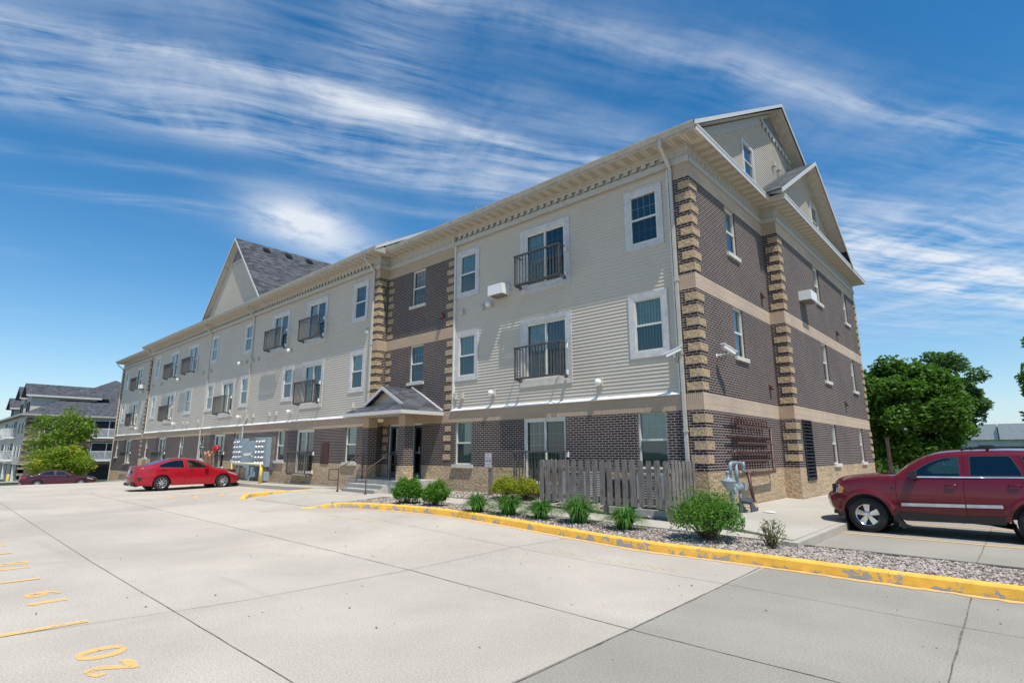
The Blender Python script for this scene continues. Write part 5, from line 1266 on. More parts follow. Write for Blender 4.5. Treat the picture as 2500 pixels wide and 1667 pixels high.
def mirror(root, u, y, z, s, mat, w=.20):
    mb = MB(); P = [(u + .02, y, z - .03), (u + .10, y, z + .02), (u + .10, y + s * .05, z + .03), (u, y + s * .05, z - .03)]
    mb.beam((u + .06, y - s * .05, z), (u + .04, y + s * .07, z + .01), .06, .05)
    A = [(u - .02, z - .01), (u + .03, z - .06), (u + .12, z - .05), (u + .13, z + .06), (u + .10, z + .115), (u + .03, z + .10), (u - .03, z + .05)]
    mb.hexa([(a, y + s * .04, b) for a, b in A], [(a + .01, y + s * (.04 + w), b - .005) for a, b in A]); mb.build('mirror', mat, root, local=True, bevel=.015)
def handle(car, u, z, w=.19, mat=None, side=(1, -1), chrome=False):
    for s in side:
        y = s * (car.W(u, z)); mb = MB(); mb.tube([(u - w / 2, y - s * .005, z), (u - w / 2 + .02, y + s * .03, z), (u + w / 2 - .02, y + s * .03, z + .004), (u + w / 2, y - s * .005, z + .004)], .014, 6)
        mb.build('door_handle', mat or car.paint, car.root, smooth=True, local=True)
        if chrome: c = MB(); c.lathe([(.012, s * .02), (.012, s * .035), (.001, s * .038)], (u + w / 2 - .03, y, z + .02), 'y', 8); c.build('lock', 'chrome', car.root, local=True)

# --- SUV
suv = empty('parked_suv', (2.36, 1.80, 0.0)); tag(suv, 'dark red sport utility vehicle with silver side moulding and roof rails on the right', 'car')
top = [(.16, .30), (.10, .40), (.02, .50), (-.01, .62), (.0, .71), (.10, .765), (.13, .80), (.15, .93), (.21, 1.02), (.34, 1.09), (.58, 1.145), (.92, 1.185), (1.24, 1.205), (1.33, 1.225), (1.60, 1.44), (1.82, 1.58), (2.05, 1.665), (2.32, 1.705), (2.70, 1.72), (3.2, 1.725), (3.8, 1.70), (4.25, 1.66), (4.42, 1.58), (4.58, 1.25), (4.65, 1.0), (4.68, .75), (4.74, .68), (4.74, .5), (4.66, .36), (4.50, .33)]
w1 = [(1.60, 1.20), (1.66, 1.30), (1.80, 1.41), (1.98, 1.51), (2.15, 1.57), (2.40, 1.60), (2.40, 1.22), (2.05, 1.205)]
w2 = [(2.58, 1.615), (3.17, 1.625), (3.22, 1.58), (3.32, 1.32), (3.33, 1.25), (2.56, 1.23)]
w3 = [(3.48, 1.26), (3.42, 1.45), (3.36, 1.60), (3.42, 1.62), (4.15, 1.58), (4.28, 1.50), (4.34, 1.28)]
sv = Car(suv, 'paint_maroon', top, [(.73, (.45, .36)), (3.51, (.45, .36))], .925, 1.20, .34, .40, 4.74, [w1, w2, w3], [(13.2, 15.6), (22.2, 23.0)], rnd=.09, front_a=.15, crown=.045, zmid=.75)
for n_, w_, m_ in (('side_window', w1, 'car_glass'), ('side_window', w2, 'car_glass_dark'), ('side_window', w3, 'car_glass_dark')): sv.patch(n_, w_, m_, -.012)
for w_ in (w1, w2, w3): sv.line('window_seal', list(w_) + [w_[0]], .022, 'plastic_black', .002)
for p in ([(1.34, 1.2), (1.30, .95), (1.31, .65), (1.36, .42)], [(2.49, 1.70), (2.47, 1.3), (2.43, .95), (2.43, .44)], [(3.29, 1.70), (3.36, 1.5), (3.42, 1.22), (3.40, .95), (3.22, .80), (3.06, .62), (3.04, .44)]): sv.line('panel_gap', p, .008, 'black', .0015)
for p in ([(.16, 1.0), (.5, 1.09), (.95, 1.15), (1.3, 1.17)],): sv.line('panel_gap', p, .007, 'black', .0015)
sv.line('belt_moulding', [(1.58, 1.190), (2.40, 1.205), (3.35, 1.225), (4.30, 1.235)], .024, 'silver_trim', .012)
sv.line('side_moulding', [(1.37, .625), (2.415, .655)], .062, 'silver_trim', .020, thick=.03); sv.line('side_moulding', [(2.435, .656), (2.98, .672)], .062, 'silver_trim', .020, thick=.03)
sv.line('door_crease', [(1.34, .71), (3.02, .745)], .03, 'paint_maroon', .012, thick=.02)
sill = [(1.24, .475), (1.30, .33), (1.42, .30), (2.98, .335), (3.05, .50), (2.43, .455)]
sv.patch('sill_cladding', sill, 'plastic_black', .010)
# flared arches
def flare(car, cx, R0, R1, cz, a0, a1, mat, off):
    mb = MB()
    for sgn in (1, -1):
        prev = None
        for k in range(25):
            a = a0 + (a1 - a0) * k / 24; q = []
            for r, o_ in ((R1, .0), (R0 + .5 * (R1 - R0), off * .9), (R0 + .015, off), (R0 - .004, off * .6), (R0 - .004, -.18)):
                u, z = cx + r * math.cos(a), cz + r * math.sin(a); zz = max(z, car.gz - .06); q.append((u, sgn * (car.W(u, zz) + o_), zz))
            if prev:
                for i in range(len(q) - 1): mb.poly([prev[i], q[i], q[i + 1], prev[i + 1]] if sgn > 0 else [prev[i + 1], q[i + 1], q[i], prev[i]])
            prev = q
    return mb.build('wheel_arch', mat, car.root, smooth=True, local=True)
for cx in (.73, 3.51):
    flare(sv, cx, .45, .56, .36, R(4), R(176), 'paint_maroon', .030)
    mb = MB(); mb.lathe([(.455, -.80), (.455, .80)], (cx, 0, .36), 'y', 28); a = mb.build('wheel_well', 'plastic_black', suv, local=True)
for cx in (.73, 3.51):
    for s in (-1, 1): wheel(suv, cx, s * .79, .368, .235, .225, 5, 'chrome', s)
sv.patch('headlight', [(.14, .80), (.17, .98), (.235, 1.0), (.30, .93), (.27, .82), (.22, .80)], 'lamp_clear', .008)
sv.patch('turn_signal', [(.235, .80), (.25, .97), (.33, .925), (.29, .81)], 'amber', .012)
mb = MB(); mb.box(.02, .12, -.62, .62, .62, .70); mb.box(.03, .10, -.55, .55, .80, .98); mb.box(.05, .16, -.72, .72, .34, .42); mb.build('bumper_insert', 'plastic_black', suv, local=True, bevel=.02)
sv.patch('air_dam', [(.16, .30), (.12, .42), (.30, .43), (.30, .30)], 'plastic_black', .012)
sv.line('panel_gap', [(.02, .725), (.16, .745), (.27, .76)], .008, 'black', .002)
tl = sv.patch('tail_light', [(4.42, 1.0), (4.48, 1.25), (4.60, 1.2), (4.63, 1.0)], 'lamp_red', .01)
for s in (-1, 1): mirror(suv, 1.58, s * .86, 1.215, s, 'plastic_black', .17)
handle(sv, 2.24, 1.04, .19, chrome=True); handle(sv, 3.2, 1.075, .19)
mb = MB(); mb.lathe([(.040, -.006), (.040, .006), (.030, .010), (.001, .011)], (1.235, -(sv.W(1.235, .945)), .945), 'y', 20); mb.f = [f for f in mb.f]; bd = mb.build('badge', 'silver_trim', suv, local=True)
mb = MB(); mb.lathe([(.024, -.013), (.001, -.0135)], (1.235, -(sv.W(1.235, .945)), .945), 'y', 16); mb.build('badge_centre', 'plastic_black', suv, local=True)
for s in (-1, 1):      # mud flap
    mb = MB(); mb.hexa([(1.19, s * .72, .42), (1.25, s * .72, .43), (1.42, s * .72, .17), (1.34, s * .72, .14)], [(1.19, s * .92, .42), (1.25, s * .92, .43), (1.42, s * .92, .17), (1.34, s * .92, .14)]); mb.build('mud_flap', 'plastic_black', suv, local=True)
    y = s * .60; mb = MB(); zc_ = lambda u: 1.725 + .055 + .005 * u
    mb.tube([(2.46, y, 1.735), (2.52, y, 1.765), (2.62, y, 1.79), (3.4, y, 1.80), (4.1, y, 1.775), (4.25, y, 1.735)], .019, 8); mb.tube([(2.62, y, 1.74), (2.66, y, 1.79)], .02, 6); mb.build('roof_rail', 'plastic_black', suv, local=True, smooth=True)
for u in (2.86, 3.8):
    mb = MB(); mb.beam((u, -.62, 1.82), (u, .62, 1.82), .05, .022); 
    for s in (-1, 1): mb.box(u - .11, u + .11, s * .60 - .035, s * .60 + .035, 1.785, 1.835)
    mb.build('cross_bar', 'plastic_black', suv, local=True, bevel=.006)
mb = MB(); mb.tube([(1.02, .80, 1.17), (1.0, .80, 1.5), (.97, .80, 2.08)], .005, 5); mb.build('antenna', 'plastic_black', suv, local=True)
mb = MB(); mb.box(1.5, 1.75, -.7, .7, .95, 1.17); mb.build('dashboard', 'seat_grey', suv, local=True)
mb = MB(); mb.lathe([(.18, 0), (.19, .015), (.18, .03), (.165, .015), (.18, 0)], (0, 0, 0), 'x', 24); mb.beam((.015, 0, -.17), (.015, 0, .17), .02, .03); mb.beam((.015, -.17, 0), (.015, .17, 0), .02, .03, up=(1, 0, 0)); st = mb.build('steering_wheel', 'plastic_black', suv, local=True); st.location = (1.93, -.38, 1.12); st.rotation_euler = (0, R(-25), 0)
seats(suv, (2.1, 3.0), .8, .66, .55)
for u0, u1, z in ((1.45, 2.3, .26), (2.1, 3.0, .24), (2.75, 3.1, .20)):
    mb = MB(); mb.tube([(u0, .25, z + .05), (u1, .3, z)], .06, 8); mb.build('exhaust', 'plastic_black', suv, local=True)
mb = MB(); mb.tube([(.73, -.7, .36), (.73, .7, .36)], .05, 8); mb.tube([(3.51, -.7, .36), (3.51, .7, .36)], .06, 8); mb.box(.5, 1.1, -.45, .45, .22, .5); mb.build('axle', 'plastic_black', suv, local=True)

# --- red sedan (fastback)
def sedan(loc, rz, paint_, label, top, wf_, wb_, H, name='parked_car', half=.90, wheels=(.86, 3.56), R_=.325, rim='alloy', Lx=4.64, gr=((7.0, 9.0), (12.0, 14.0)), plate=True, belt=1.0, sill_z=.21):
    c = empty(name, loc, rz); tag(c, label, 'car')
    k = Car(c, paint_, top, [(wheels[0], (R_ + .055, R_ + .0)), (wheels[1], (R_ + .055, R_ + .0))], half, belt, .50, sill_z, Lx, [wf_, wb_], list(gr), rnd=.09, front_r=.9, front_a=.24, rear_r=.8, rear_a=.17, crown=.05, zmid=.55, barrel=.03)
    k.patch('side_window', wf_, 'car_glass', -.010); k.patch('side_window', wb_, 'car_glass_dark', -.010)
    for w_ in (wf_, wb_): k.line('window_seal', list(w_) + [w_[0]], .024, 'plastic_black', .002)
    for cx in wheels:
        mb = MB(); mb.lathe([(R_ + .06, -half + .1), (R_ + .06, half - .1)], (cx, 0, R_), 'y', 26); mb.build('wheel_well', 'plastic_black', c, local=True)
        for s in (-1, 1): wheel(c, cx, s * (half - .115), R_, .20, R_ * .66, 5, rim, s, 'twin')
    for s in (-1, 1): mirror(c, wf_[0][0] + .12, s * (half - .07), belt + .0, s, paint_, .15)
    return c, k
top = [(.10, .20), (.02, .30), (-.01, .45), (.02, .58), (.14, .70), (.45, .80), (.85, .895), (1.22, .965), (1.65, 1.19), (2.02, 1.345), (2.35, 1.415), (2.75, 1.435), (3.15, 1.405), (3.60, 1.29), (4.02, 1.145), (4.30, 1.08), (4.53, 1.065), (4.57, 1.02), (4.55, .93), (4.60, .74), (4.64, .60), (4.62, .40), (4.54, .28), (4.40, .22)]
wf_ = [(1.50, .985), (1.66, 1.09), (1.88, 1.215), (2.16, 1.325), (2.53, 1.37), (2.46, 1.01), (2.1, 1.0)]
wb_ = [(2.66, 1.015), (2.72, 1.365), (3.05, 1.355), (3.38, 1.275), (3.62, 1.185), (3.74, 1.11), (3.66, 1.045)]
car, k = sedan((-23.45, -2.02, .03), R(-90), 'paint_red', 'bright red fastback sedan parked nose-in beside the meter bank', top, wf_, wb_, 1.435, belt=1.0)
for p in ([(1.55, .97), (1.40, .80), (1.38, .45), (1.48, .24)], [(2.58, 1.37), (2.56, 1.0), (2.60, .6), (2.58, .23)], [(3.78, 1.09), (3.70, .90), (3.42, .72), (3.20, .45), (3.13, .23)]): k.line('panel_gap', p, .008, 'black', .0015)
k.patch('tail_light', [(4.50, .98), (4.20, 1.0), (3.98, .97), (4.12, .88), (4.36, .84), (4.53, .86)], 'lamp_red', .008)
k.patch('headlight', [(.12, .62), (.30, .70), (.66, .80), (.70, .77), (.42, .66), (.14, .57)], 'lamp_clear', .008)
k.patch('rear_vent', [(4.32, .60), (4.56, .62), (4.52, .46), (4.42, .42)], 'plastic_black', .006, grid=.04)
handle(k, 2.35, .93, .18); handle(k, 3.50, .96, .18)
mb = MB(); mb.box(4.63, 4.70, -.26, .26, .78, .90); mb.build('plate_recess', 'plastic_black', car, local=True); mb = MB(); mb.box(4.70, 4.712, -.155, .155, .77, .925); mb.build('licence_plate', 'plate', car, local=True)
mb = MB(); mb.box(4.50, 4.70, -.62, .62, .22, .36); mb.build('rear_diffuser', 'plastic_black', car, local=True, bevel=.03)
for s in (-1, 1): mb = MB(); mb.tube([(4.55, s * .5, .27), (4.75, s * .5, .27)], .04, 10); mb.build('exhaust_tip', 'chrome', car, local=True)
mb = MB(); mb.box(-.06, .06, -.55, .55, .30, .50); mb.build('grille', 'plastic_black', car, local=True, bevel=.02)
mb = MB(); mb.beam((3.28, 0, 1.43), (3.40, 0, 1.50), .02, .06); mb.build('antenna', 'plastic_black', car, local=True)
seats(car, (2.0, 2.9), .75, .45, .55); car.scale = (.955, .955, .955); car.location.x -= .12
# --- plum sedan below the crest
top = [(.12, .22), (.03, .32), (.0, .46), (.03, .60), (.20, .72), (.6, .83), (1.1, .92), (1.45, .97), (1.85, 1.19), (2.18, 1.36), (2.5, 1.43), (2.95, 1.445), (3.35, 1.40), (3.72, 1.25), (4.10, 1.07), (4.45, 1.03), (4.80, 1.0), (4.93, .95), (4.96, .80), (4.98, .6), (4.95, .42), (4.85, .30), (4.70, .24)]
wf2 = [(1.75, .99), (1.95, 1.13), (2.2, 1.27), (2.42, 1.355), (2.72, 1.37), (2.72, 1.0), (2.2, .99)]; wb2 = [(2.84, 1.0), (2.84, 1.375), (3.15, 1.375), (3.42, 1.31), (3.62, 1.20), (3.78, 1.06), (3.72, 1.02)]
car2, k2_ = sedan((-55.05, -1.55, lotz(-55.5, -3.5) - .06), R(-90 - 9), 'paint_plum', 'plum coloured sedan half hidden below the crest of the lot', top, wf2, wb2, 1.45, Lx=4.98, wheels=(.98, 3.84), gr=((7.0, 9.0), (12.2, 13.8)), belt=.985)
k2_.patch('tail_light', [(4.55, .96), (4.90, .93), (4.93, .76), (4.62, .80)], 'lamp_red', .01); k2_.line('panel_gap', [(2.78, 1.37), (2.78, 1.0), (2.80, .24)], .008, 'black', .002); handle(k2_, 2.55, .9, .18); handle(k2_, 3.6, .92, .18)
k2_.patch('headlight', [(.10, .62), (.30, .72), (.62, .80), (.60, .70), (.2, .58)], 'lamp_clear', .01); seats(car2, (2.2, 3.0), .75, .45, .55)

# ------------------------------------------------------------------ picket fence round the condensers
fence = empty('picket_fence', (-2.2, -1.5, .25)); tag(fence, 'weathered grey wooden picket fence with dog-eared tops round the condensers', 'fence')
FX0, FX1, FY, FT, FB = -4.10, -.28, -1.52, 1.50, .43
def picket(mb, x, y, along, w=.138, t=.018, top=FT, bot=FB):
    j = random.uniform(-.012, .012); tl = random.uniform(-.006, .006); top += random.uniform(-.015, .012); e = .028
    prof = [(-w / 2, bot + j), (w / 2, bot + j), (w / 2 + tl, top - e * 1.6), (w / 2 - e + tl, top), (-w / 2 + e + tl, top), (-w / 2 + tl, top - e * 1.6)]
    if along == 'x': mb.hexa([(x + a, y - t / 2, z) for a, z in prof], [(x + a, y + t / 2, z) for a, z in prof])
    else: mb.hexa([(x + t / 2, y + a, z) for a, z in prof], [(x - t / 2, y + a, z) for a, z in prof])
n = 18
for i in range(n):
    mb = MB(); x = FX0 + .07 + (FX1 - FX0 - .14) * i / (n - 1); picket(mb, x, FY - .03, 'x', random.uniform(.13, .142)); mb.build('picket', 'fence_wood', fence)
for i in range(7):
    mb = MB(); picket(mb, FX1 + .02, FY + .14 + i * .185, 'y', .125); mb.build('picket', 'fence_wood', fence)
for i in range(6):
    mb = MB(); picket(mb, FX0 - .02, FY + .16 + i * .19, 'y', .125); mb.build('picket', 'fence_wood', fence)
for z in (.56, 1.26):
    mb = MB(); mb.box(FX0, FX1, FY - .015, FY + .025, z - .045, z + .045); mb.build('rail', 'fence_wood', fence)
    mb = MB(); mb.box(FX1 - .03, FX1 + .01, FY + .02, -.14, z - .045, z + .045); mb.build('rail', 'fence_wood', fence); mb = MB(); mb.box(FX0 - .01, FX0 + .03, FY + .02, -.14, z - .045, z + .045); mb.build('rail', 'fence_wood', fence)
for x, y in ((FX0 + .05, FY + .07), (-2.05, FY + .07), (FX1 - .06, FY + .07), (FX1 - .06, -.2)):
    mb = MB(); mb.box(x - .045, x + .045, y - .045, y + .045, .12, 1.42); mb.build('post', 'fence_wood', fence)
# condensers
def condenser(x, y, w, h_, mat, label, logo=None):
    z = .30; r = empty('condenser', (x, y, z)); tag(r, label, 'air conditioner', 'condensers behind the picket fence')
    mb = MB(); mb.box(x - w / 2, x + w / 2, y - w / 2, y + w / 2, z + .06, z + h_)
    mb.build('cabinet', 'cond_dark', r)
    g = MB()
    for k_ in range(int(h_ / .06) - 2):
        zz = z + .12 + k_ * .06
        for a in (-1, 1): g.box(x - w / 2 + .05, x + w / 2 - .05, y + a * w / 2 - (.0 if a > 0 else .02), y + a * w / 2 + (.02 if a > 0 else 0), zz, zz + .035); g.box(x + a * w / 2 - (.0 if a > 0 else .02), x + a * w / 2 + (.02 if a > 0 else 0), y - w / 2 + .05, y + w / 2 - .05, zz, zz + .035)
    for a in (-1, 1):
        for b_ in (-1, 1): g.box(x + a * w / 2 - .05, x + a * w / 2 + .025, y + b_ * w / 2 - .05, y + b_ * w / 2 + .025, z + .04, z + h_ + .01)
    g.build('grille', mat, r)
    t = MB(); t.box(x - w / 2 - .03, x + w / 2 + .03, y - w / 2 - .03, y + w / 2 + .03, z + h_ - .01, z + h_ + .05); t.lathe([(w * .38, h_ + .051), (w * .36, h_ + .075), (.001, h_ + .08)], (x, y, z), 'z', 20); t.build('lid', mat, r)
    p = MB(); p.box(x - w / 2 - .1, x + w / 2 + .1, y - w / 2 - .1, y + w / 2 + .1, z - .12, z + .05); p.build('pad', 'conc_pad', r)
    if logo: l = MB(); l.box(x - .08, x + .06, y - w / 2 - .03, y - w / 2 - .021, z + h_ * .62, z + h_ * .62 + .05); l.build('nameplate', logo, r)
condenser(-3.2, -.78, .70, .86, 'cond_grey', 'pale grey condenser behind the left end of the picket fence', 'black')
condenser(-1.98, -.70, .62, .66, 'cond_dark', 'small black condenser with a red plate, between the two grey ones', 'sign_red')
condenser(-.95, -.80, .66, .84, 'cond_grey', 'pale grey condenser behind the right end of the picket fence, under the window', 'black')

# ------------------------------------------------------------------ parking sign on a wooden post
sg = empty('parking_sign', (-7.02, -.55, .27)); tag(sg, 'small red and white no parking sign on a weathered wooden post', 'sign')
mb = MB(); mb.box(-7.06, -6.95, -.56, -.45, .15, 1.30); mb.build('post', 'fence_wood', sg)
mb = MB(); SX0, SX1, SZ0, SZ1, SY = -7.20, -6.90, 1.20, 1.67, -.585
def rrect(x0, x1, z0, z1, r, y):
    out = []
    for cx, cz, a0 in ((x1 - r, z0 + r, -90), (x1 - r, z1 - r, 0), (x0 + r, z1 - r, 90), (x0 + r, z0 + r, 180)):
        for k_ in range(5): a = R(a0 + 22.5 * k_); out.append((cx + r * math.cos(a), y, cz + r * math.sin(a)))
    return out
A = rrect(SX0, SX1, SZ0, SZ1, .03, SY); mb.hexa(A, [(p[0], SY + .004, p[2]) for p in A]); board = mb.build('board', 'sign_white', sg)
mb = MB(); A = rrect(SX0 + .012, SX1 - .012, SZ0 + .012, SZ1 - .012, .025, SY - .002); Bq = rrect(SX0 + .02, SX1 - .02, SZ0 + .02, SZ1 - .02, .02, SY - .002)
for i in range(20): j = (i + 1) % 20; mb.poly([A[i], A[j], Bq[j], Bq[i]])
mb.build('border', 'sign_red', board)
def sign_text(s, cx, cz, w, h_, y, mat, parent):
    me = textmesh(s, 1.0); co = np.empty(len(me.vertices) * 3, 'f'); me.vertices.foreach_get('co', co); co = co.reshape(-1, 3)
    mn, mx = co.min(0), co.max(0); c = (co - (mn + mx) / 2) / np.maximum(mx - mn, 1e-6) * np.array([w, h_, 0])
    out = np.stack([cx + c[:, 0], np.full(len(c), y), cz + c[:, 1]], -1); me.vertices.foreach_set('co', out.ravel().astype('f')); me.materials.clear(); me.materials.append(MATS[mat]); me.update()
    return link('lettering', me, parent)
sign_text('NO', -7.05, 1.605, .11, .062, SY - .003, 'sign_red', board); sign_text('PARKING', -7.05, 1.515, .235, .062, SY - .003, 'sign_red', board)
sign_text('TOW AWAY', -7.05, 1.315, .235, .045, SY - .003, 'sign_red', board); sign_text('ZONE', -7.05, 1.25, .12, .045, SY - .003, 'sign_red', board)
mb = MB(); y = SY - .003   # tow truck pulling a car
mb.poly([(-7.16, y, 1.405), (-7.155, y, 1.43), (-7.13, y, 1.435), (-7.115, y, 1.455), (-7.085, y, 1.445), (-7.07, y, 1.42), (-7.065, y, 1.40)])
mb.poly([(-7.02, y, 1.40), (-7.02, y, 1.425), (-6.99, y, 1.43), (-6.985, y, 1.46), (-6.955, y, 1.46), (-6.945, y, 1.43), (-6.935, y, 1.425), (-6.935, y, 1.40)]); mb.poly([(-7.07, y, 1.47), (-7.06, y, 1.478), (-7.0, y, 1.43), (-7.005, y, 1.422)])
for cx in (-7.14, -7.085, -7.0, -6.955): mb.lathe([(.014, 0), (.0005, -.0005)], (cx, y - .001, 1.397), 'y', 10)
mb.build('pictogram', 'sign_blue', board)

# ------------------------------------------------------------------ handrails of the entry steps
def handrail(x, label):
    r = empty('handrail', (x, -2.4, .2)); tag(r, label, 'handrail', 'handrails of the entry steps'); zb = .22
    mb = MB(); t = .021
    mb.tube([(x, -2.40, zb - .05), (x, -2.40, zb + .86)], t, 8); mb.build('post', 'rail_brown', r); mb = MB(); mb.tube([(x, -1.40, D), (x, -1.40, D + .90)], t, 8); mb.build('post', 'rail_brown', r)
    mb = MB(); mb.tube([(x, -2.42, zb + .48), (x, -2.78, zb + .48), (x, -2.78, zb + .86), (x, -2.40, zb + .86), (x, -1.55, D + .90), (x, -1.22, D + .90), (x, -1.22, D + .56), (x, -1.38, D + .56)], t, 8); mb.build('rail', 'rail_brown', r)
    mb = MB(); mb.hexa([(x - .05, -2.45, zb - .02), (x + .05, -2.45, zb - .02), (x + .05, -2.35, zb - .02), (x - .05, -2.35, zb - .02)], [(x - .025, -2.425, zb + .12), (x + .025, -2.425, zb + .12), (x + .025, -2.375, zb + .12), (x - .025, -2.375, zb + .12)]); mb.build('foot', 'rail_brown', r)
handrail(-13.06, 'brown pipe handrail on the left side of the entry steps'); handrail(-11.22, 'brown pipe handrail on the right side of the entry steps, before the brick column')

# ------------------------------------------------------------------ gas meter and manifold on the end wall
# rust run-off on the walk below the meter
mb = MB(); P_ = [(.12 + .05 * math.sin(i * 1.3), 1.5 + .16 * i) for i in range(9)]; Q_ = [(.30 + .16 * math.sin(i * .5 + .4) + .03 * math.sin(i * 2.7), 1.5 + .16 * i) for i in range(9)]
for i in range(8): mb.poly([(*P_[i], slabz(*P_[i]) + .007), (*Q_[i], slabz(*Q_[i]) + .007), (*Q_[i + 1], slabz(*Q_[i + 1]) + .007), (*P_[i + 1], slabz(*P_[i + 1]) + .007)])
worn('rust', (.45, .20, .06), .42, .62, .55); o = mb.build('rust_stain', 'rust'); o['kind'] = 'structure'
gm = empty('gas_meter', (.5, .5, .2)); tag(gm, 'pale grey-blue gas meter set with round regulator standing at the end wall', 'gas meter')
x = .50
mb = MB(); mb.tube([(x, .10, .20), (x, .10, .66)], .035, 10); mb.tube([(x, .60, .30), (x, .60, .92)], .038, 10); mb.tube([(x, .08, 1.12), (x, .08, 1.36), (x, .11, 1.42), (x, .17, 1.44), (x, .62, 1.44)], .042, 10); mb.tube([(x, .46, .95), (x, .46, 1.42)], .042, 10)
mb.tube([(x, .62, 1.44), (x, .75, 1.44), (x, .82, 1.42), (x, .84, 1.30)], .035, 8); mb.tube([(x, .96, 1.26), (x, .96, 1.46)], .04, 8); mb.tube([(x, .84, 1.28), (x, .98, 1.25), (x, .98, 1.2)], .035, 8)
mb.build('piping', 'gas_grey', gm, smooth=True)
mb = MB(); mb.lathe([(.03, -.24), (.045, -.20), (.10, -.14), (.155, -.04), (.185, 0), (.165, .015), (.08, .05), (.04, .07), (.035, .18), (.045, .19), (.04, .22), (.001, .23)], (x + .02, -.14, 1.03), 'z', 20); mb.build('regulator', 'gas_grey', gm, smooth=True)
mb = MB(); mb.lathe([(.001, -.24), (.07, -.22), (.085, -.16), (.085, -.02), (.07, .04), (.10, .06), (.10, .12), (.001, .13)], (x, .50, .86), 'y', 16); mb.box(x - .09, x + .10, .68, .86, .78, .96); mb.build('meter_body', 'gas_grey', gm, bevel=.01)
mb = MB()
for z_ in (.66, .70, 1.10, 1.14, .95): mb.lathe([(.001, -.015), (.09, -.015), (.09, .015), (.001, .015)], (x, .10 if z_ < .8 or z_ > 1 else .46, z_), 'z', 12)
mb.lathe([(.001, -.02), (.07, -.02), (.085, 0), (.07, .02), (.001, .02)], (x + .08, .12, .80), 'x', 14); mb.tube([(x, .08, .62), (x, .08, .92)], .05, 10); mb.build('valve', 'gas_grey', gm)
mb = MB(); mb.tube([(x, .42, .44), (x, .75, .50), (x, 1.10, .54), (x, 1.35, .50)], .05, 8); mb.tube([(x, .55, .55), (x + .2, .72, .50)], .06, 8); mb.tube([(x, 1.30, .52), (x, 1.30, .40)], .02, 6)
mb.hexa([(x, .45, .20), (x, 1.05, .20), (x, .55, .50), (x, .40, .50)], [(x + .03, .45, .20), (x + .03, 1.05, .20), (x + .03, .55, .50), (x + .03, .40, .50)]); mb.hexa([(x + .1, .95, .24), (x + .1, 1.42, .24), (x + .1, .95, .52), (x + .1, .85, .52)], [(x + .13, .95, .24), (x + .13, 1.42, .24), (x + .13, .95, .52), (x + .13, .85, .52)])
for yy in (.98, 1.38): mb.tube([(x + .12, yy, .16), (x + .12, yy, .34)], .012, 6)
mb.build('support', 'gas_dark', gm)
mf = empty('gas_manifold', (.15, 2.5, 1.2)); tag(mf, 'maroon rack of small gas pipes in three rows on the brick end wall', 'pipes')
def row(z, zb, y0, y1, tops):
    mb = MB(); mb.tube([(.10, y0, z), (.10, y1, z)], .022, 7); mb.build('header_pipe', 'pipe_maroon', mf)
    mb = MB(); ys = 1.55; mb.tube([(.17, ys, zb + .1), (.17, ys, zb), (.17, 4.35, zb)], .030, 8); mb.build('header_pipe', 'pipe_maroon', mf)
    for i in range(tops):
        y = ys + .14 + i * (4.05 - ys - .14) / (tops - 1); mb = MB()
        mb.tube([(.17, y, zb), (.17, y, z - .03), (.15, y - .02, z + .04), (.10, y - .08, z + .045), (.07, y - .12, z + .0), (.06, y - .12, z - .42 if i % 1 == 0 else z)], .014, 6); mb.build('riser', 'pipe_maroon', mf, smooth=True)
row(2.60, 2.39, 1.08, 2.3, 11); row(2.10, 1.94, 1.08, 4.4, 11); row(1.68, 1.47, 1.08, 4.4, 12)
mb = MB(); mb.tube([(.17, 4.35, 2.40), (.17, 4.37, 1.16), (.20, 4.30, 1.13), (.22, 2.1, 1.13), (.26, 1.95, 1.10), (.40, 1.78, .42)], .045, 10); mb.tube([(.22, 2.55, 1.13), (.23, 2.0, 1.13)], .065, 10); mb.build('main_pipe', 'pipe_maroon', mf, smooth=True)
mb = MB()
for i in range(12): mb.lathe([(.001, 0), (.03, .005), (.03, .035), (.001, .04)], (.10, 1.5 + .235 * i, 1.70), 'z', 8)
mb.build('regulators', 'steel', mf)
# security cameras
def seccam(base, tip_dir, label, arm):
    r = empty('security_camera', base); tag(r, label, 'camera', 'white bullet cameras on the walls')
    b = Vector(base); d = Vector(tip_dir).normalized(); n_ = Vector(arm)
    c = b + n_ + Vector((0, 0, .10)); mb = MB(); mb.beam(c - d * .21, c + d * .21, .105, .095); mb.beam(c - d * .24 + Vector((0, 0, .06)), c + d * .28 + Vector((0, 0, .06)), .14, .02); mb.build('housing', 'lamp_white', r, bevel=.012)
    mb = MB(); mb.tube([b, b + n_ * .9, c - Vector((0, 0, .04))], .022, 8); mb.lathe([(.05, 0), (.05, .012), (.001, .014)], tuple(b), 'y' if abs(n_.y) > abs(n_.x) else 'x', 12); mb.build('arm', 'lamp_white', r)
    mb = MB(); mb.beam(c + d * .211, c + d * .214, .06, .06); mb.build('lens', 'black', r)
    mb = MB(); mb.tube([b + Vector((0, 0, .0)) + n_ * .1, b + n_ * .3 - Vector((0, 0, .12)), b + n_ * .7 - Vector((0, 0, .10)), c - d * .1 - Vector((0, 0, .05))], .006, 5); mb.build('cable', 'black', r)
seccam((-.62, .07, 4.10), (-.95, -.35, -.42), 'white bullet camera on the siding beside the downspout', (.0, -.30, .05))
seccam((.0, 1.04, 4.25), (.35, .9, -.40), 'white bullet camera on the brick end wall left of the window', (.34, .0, .02))
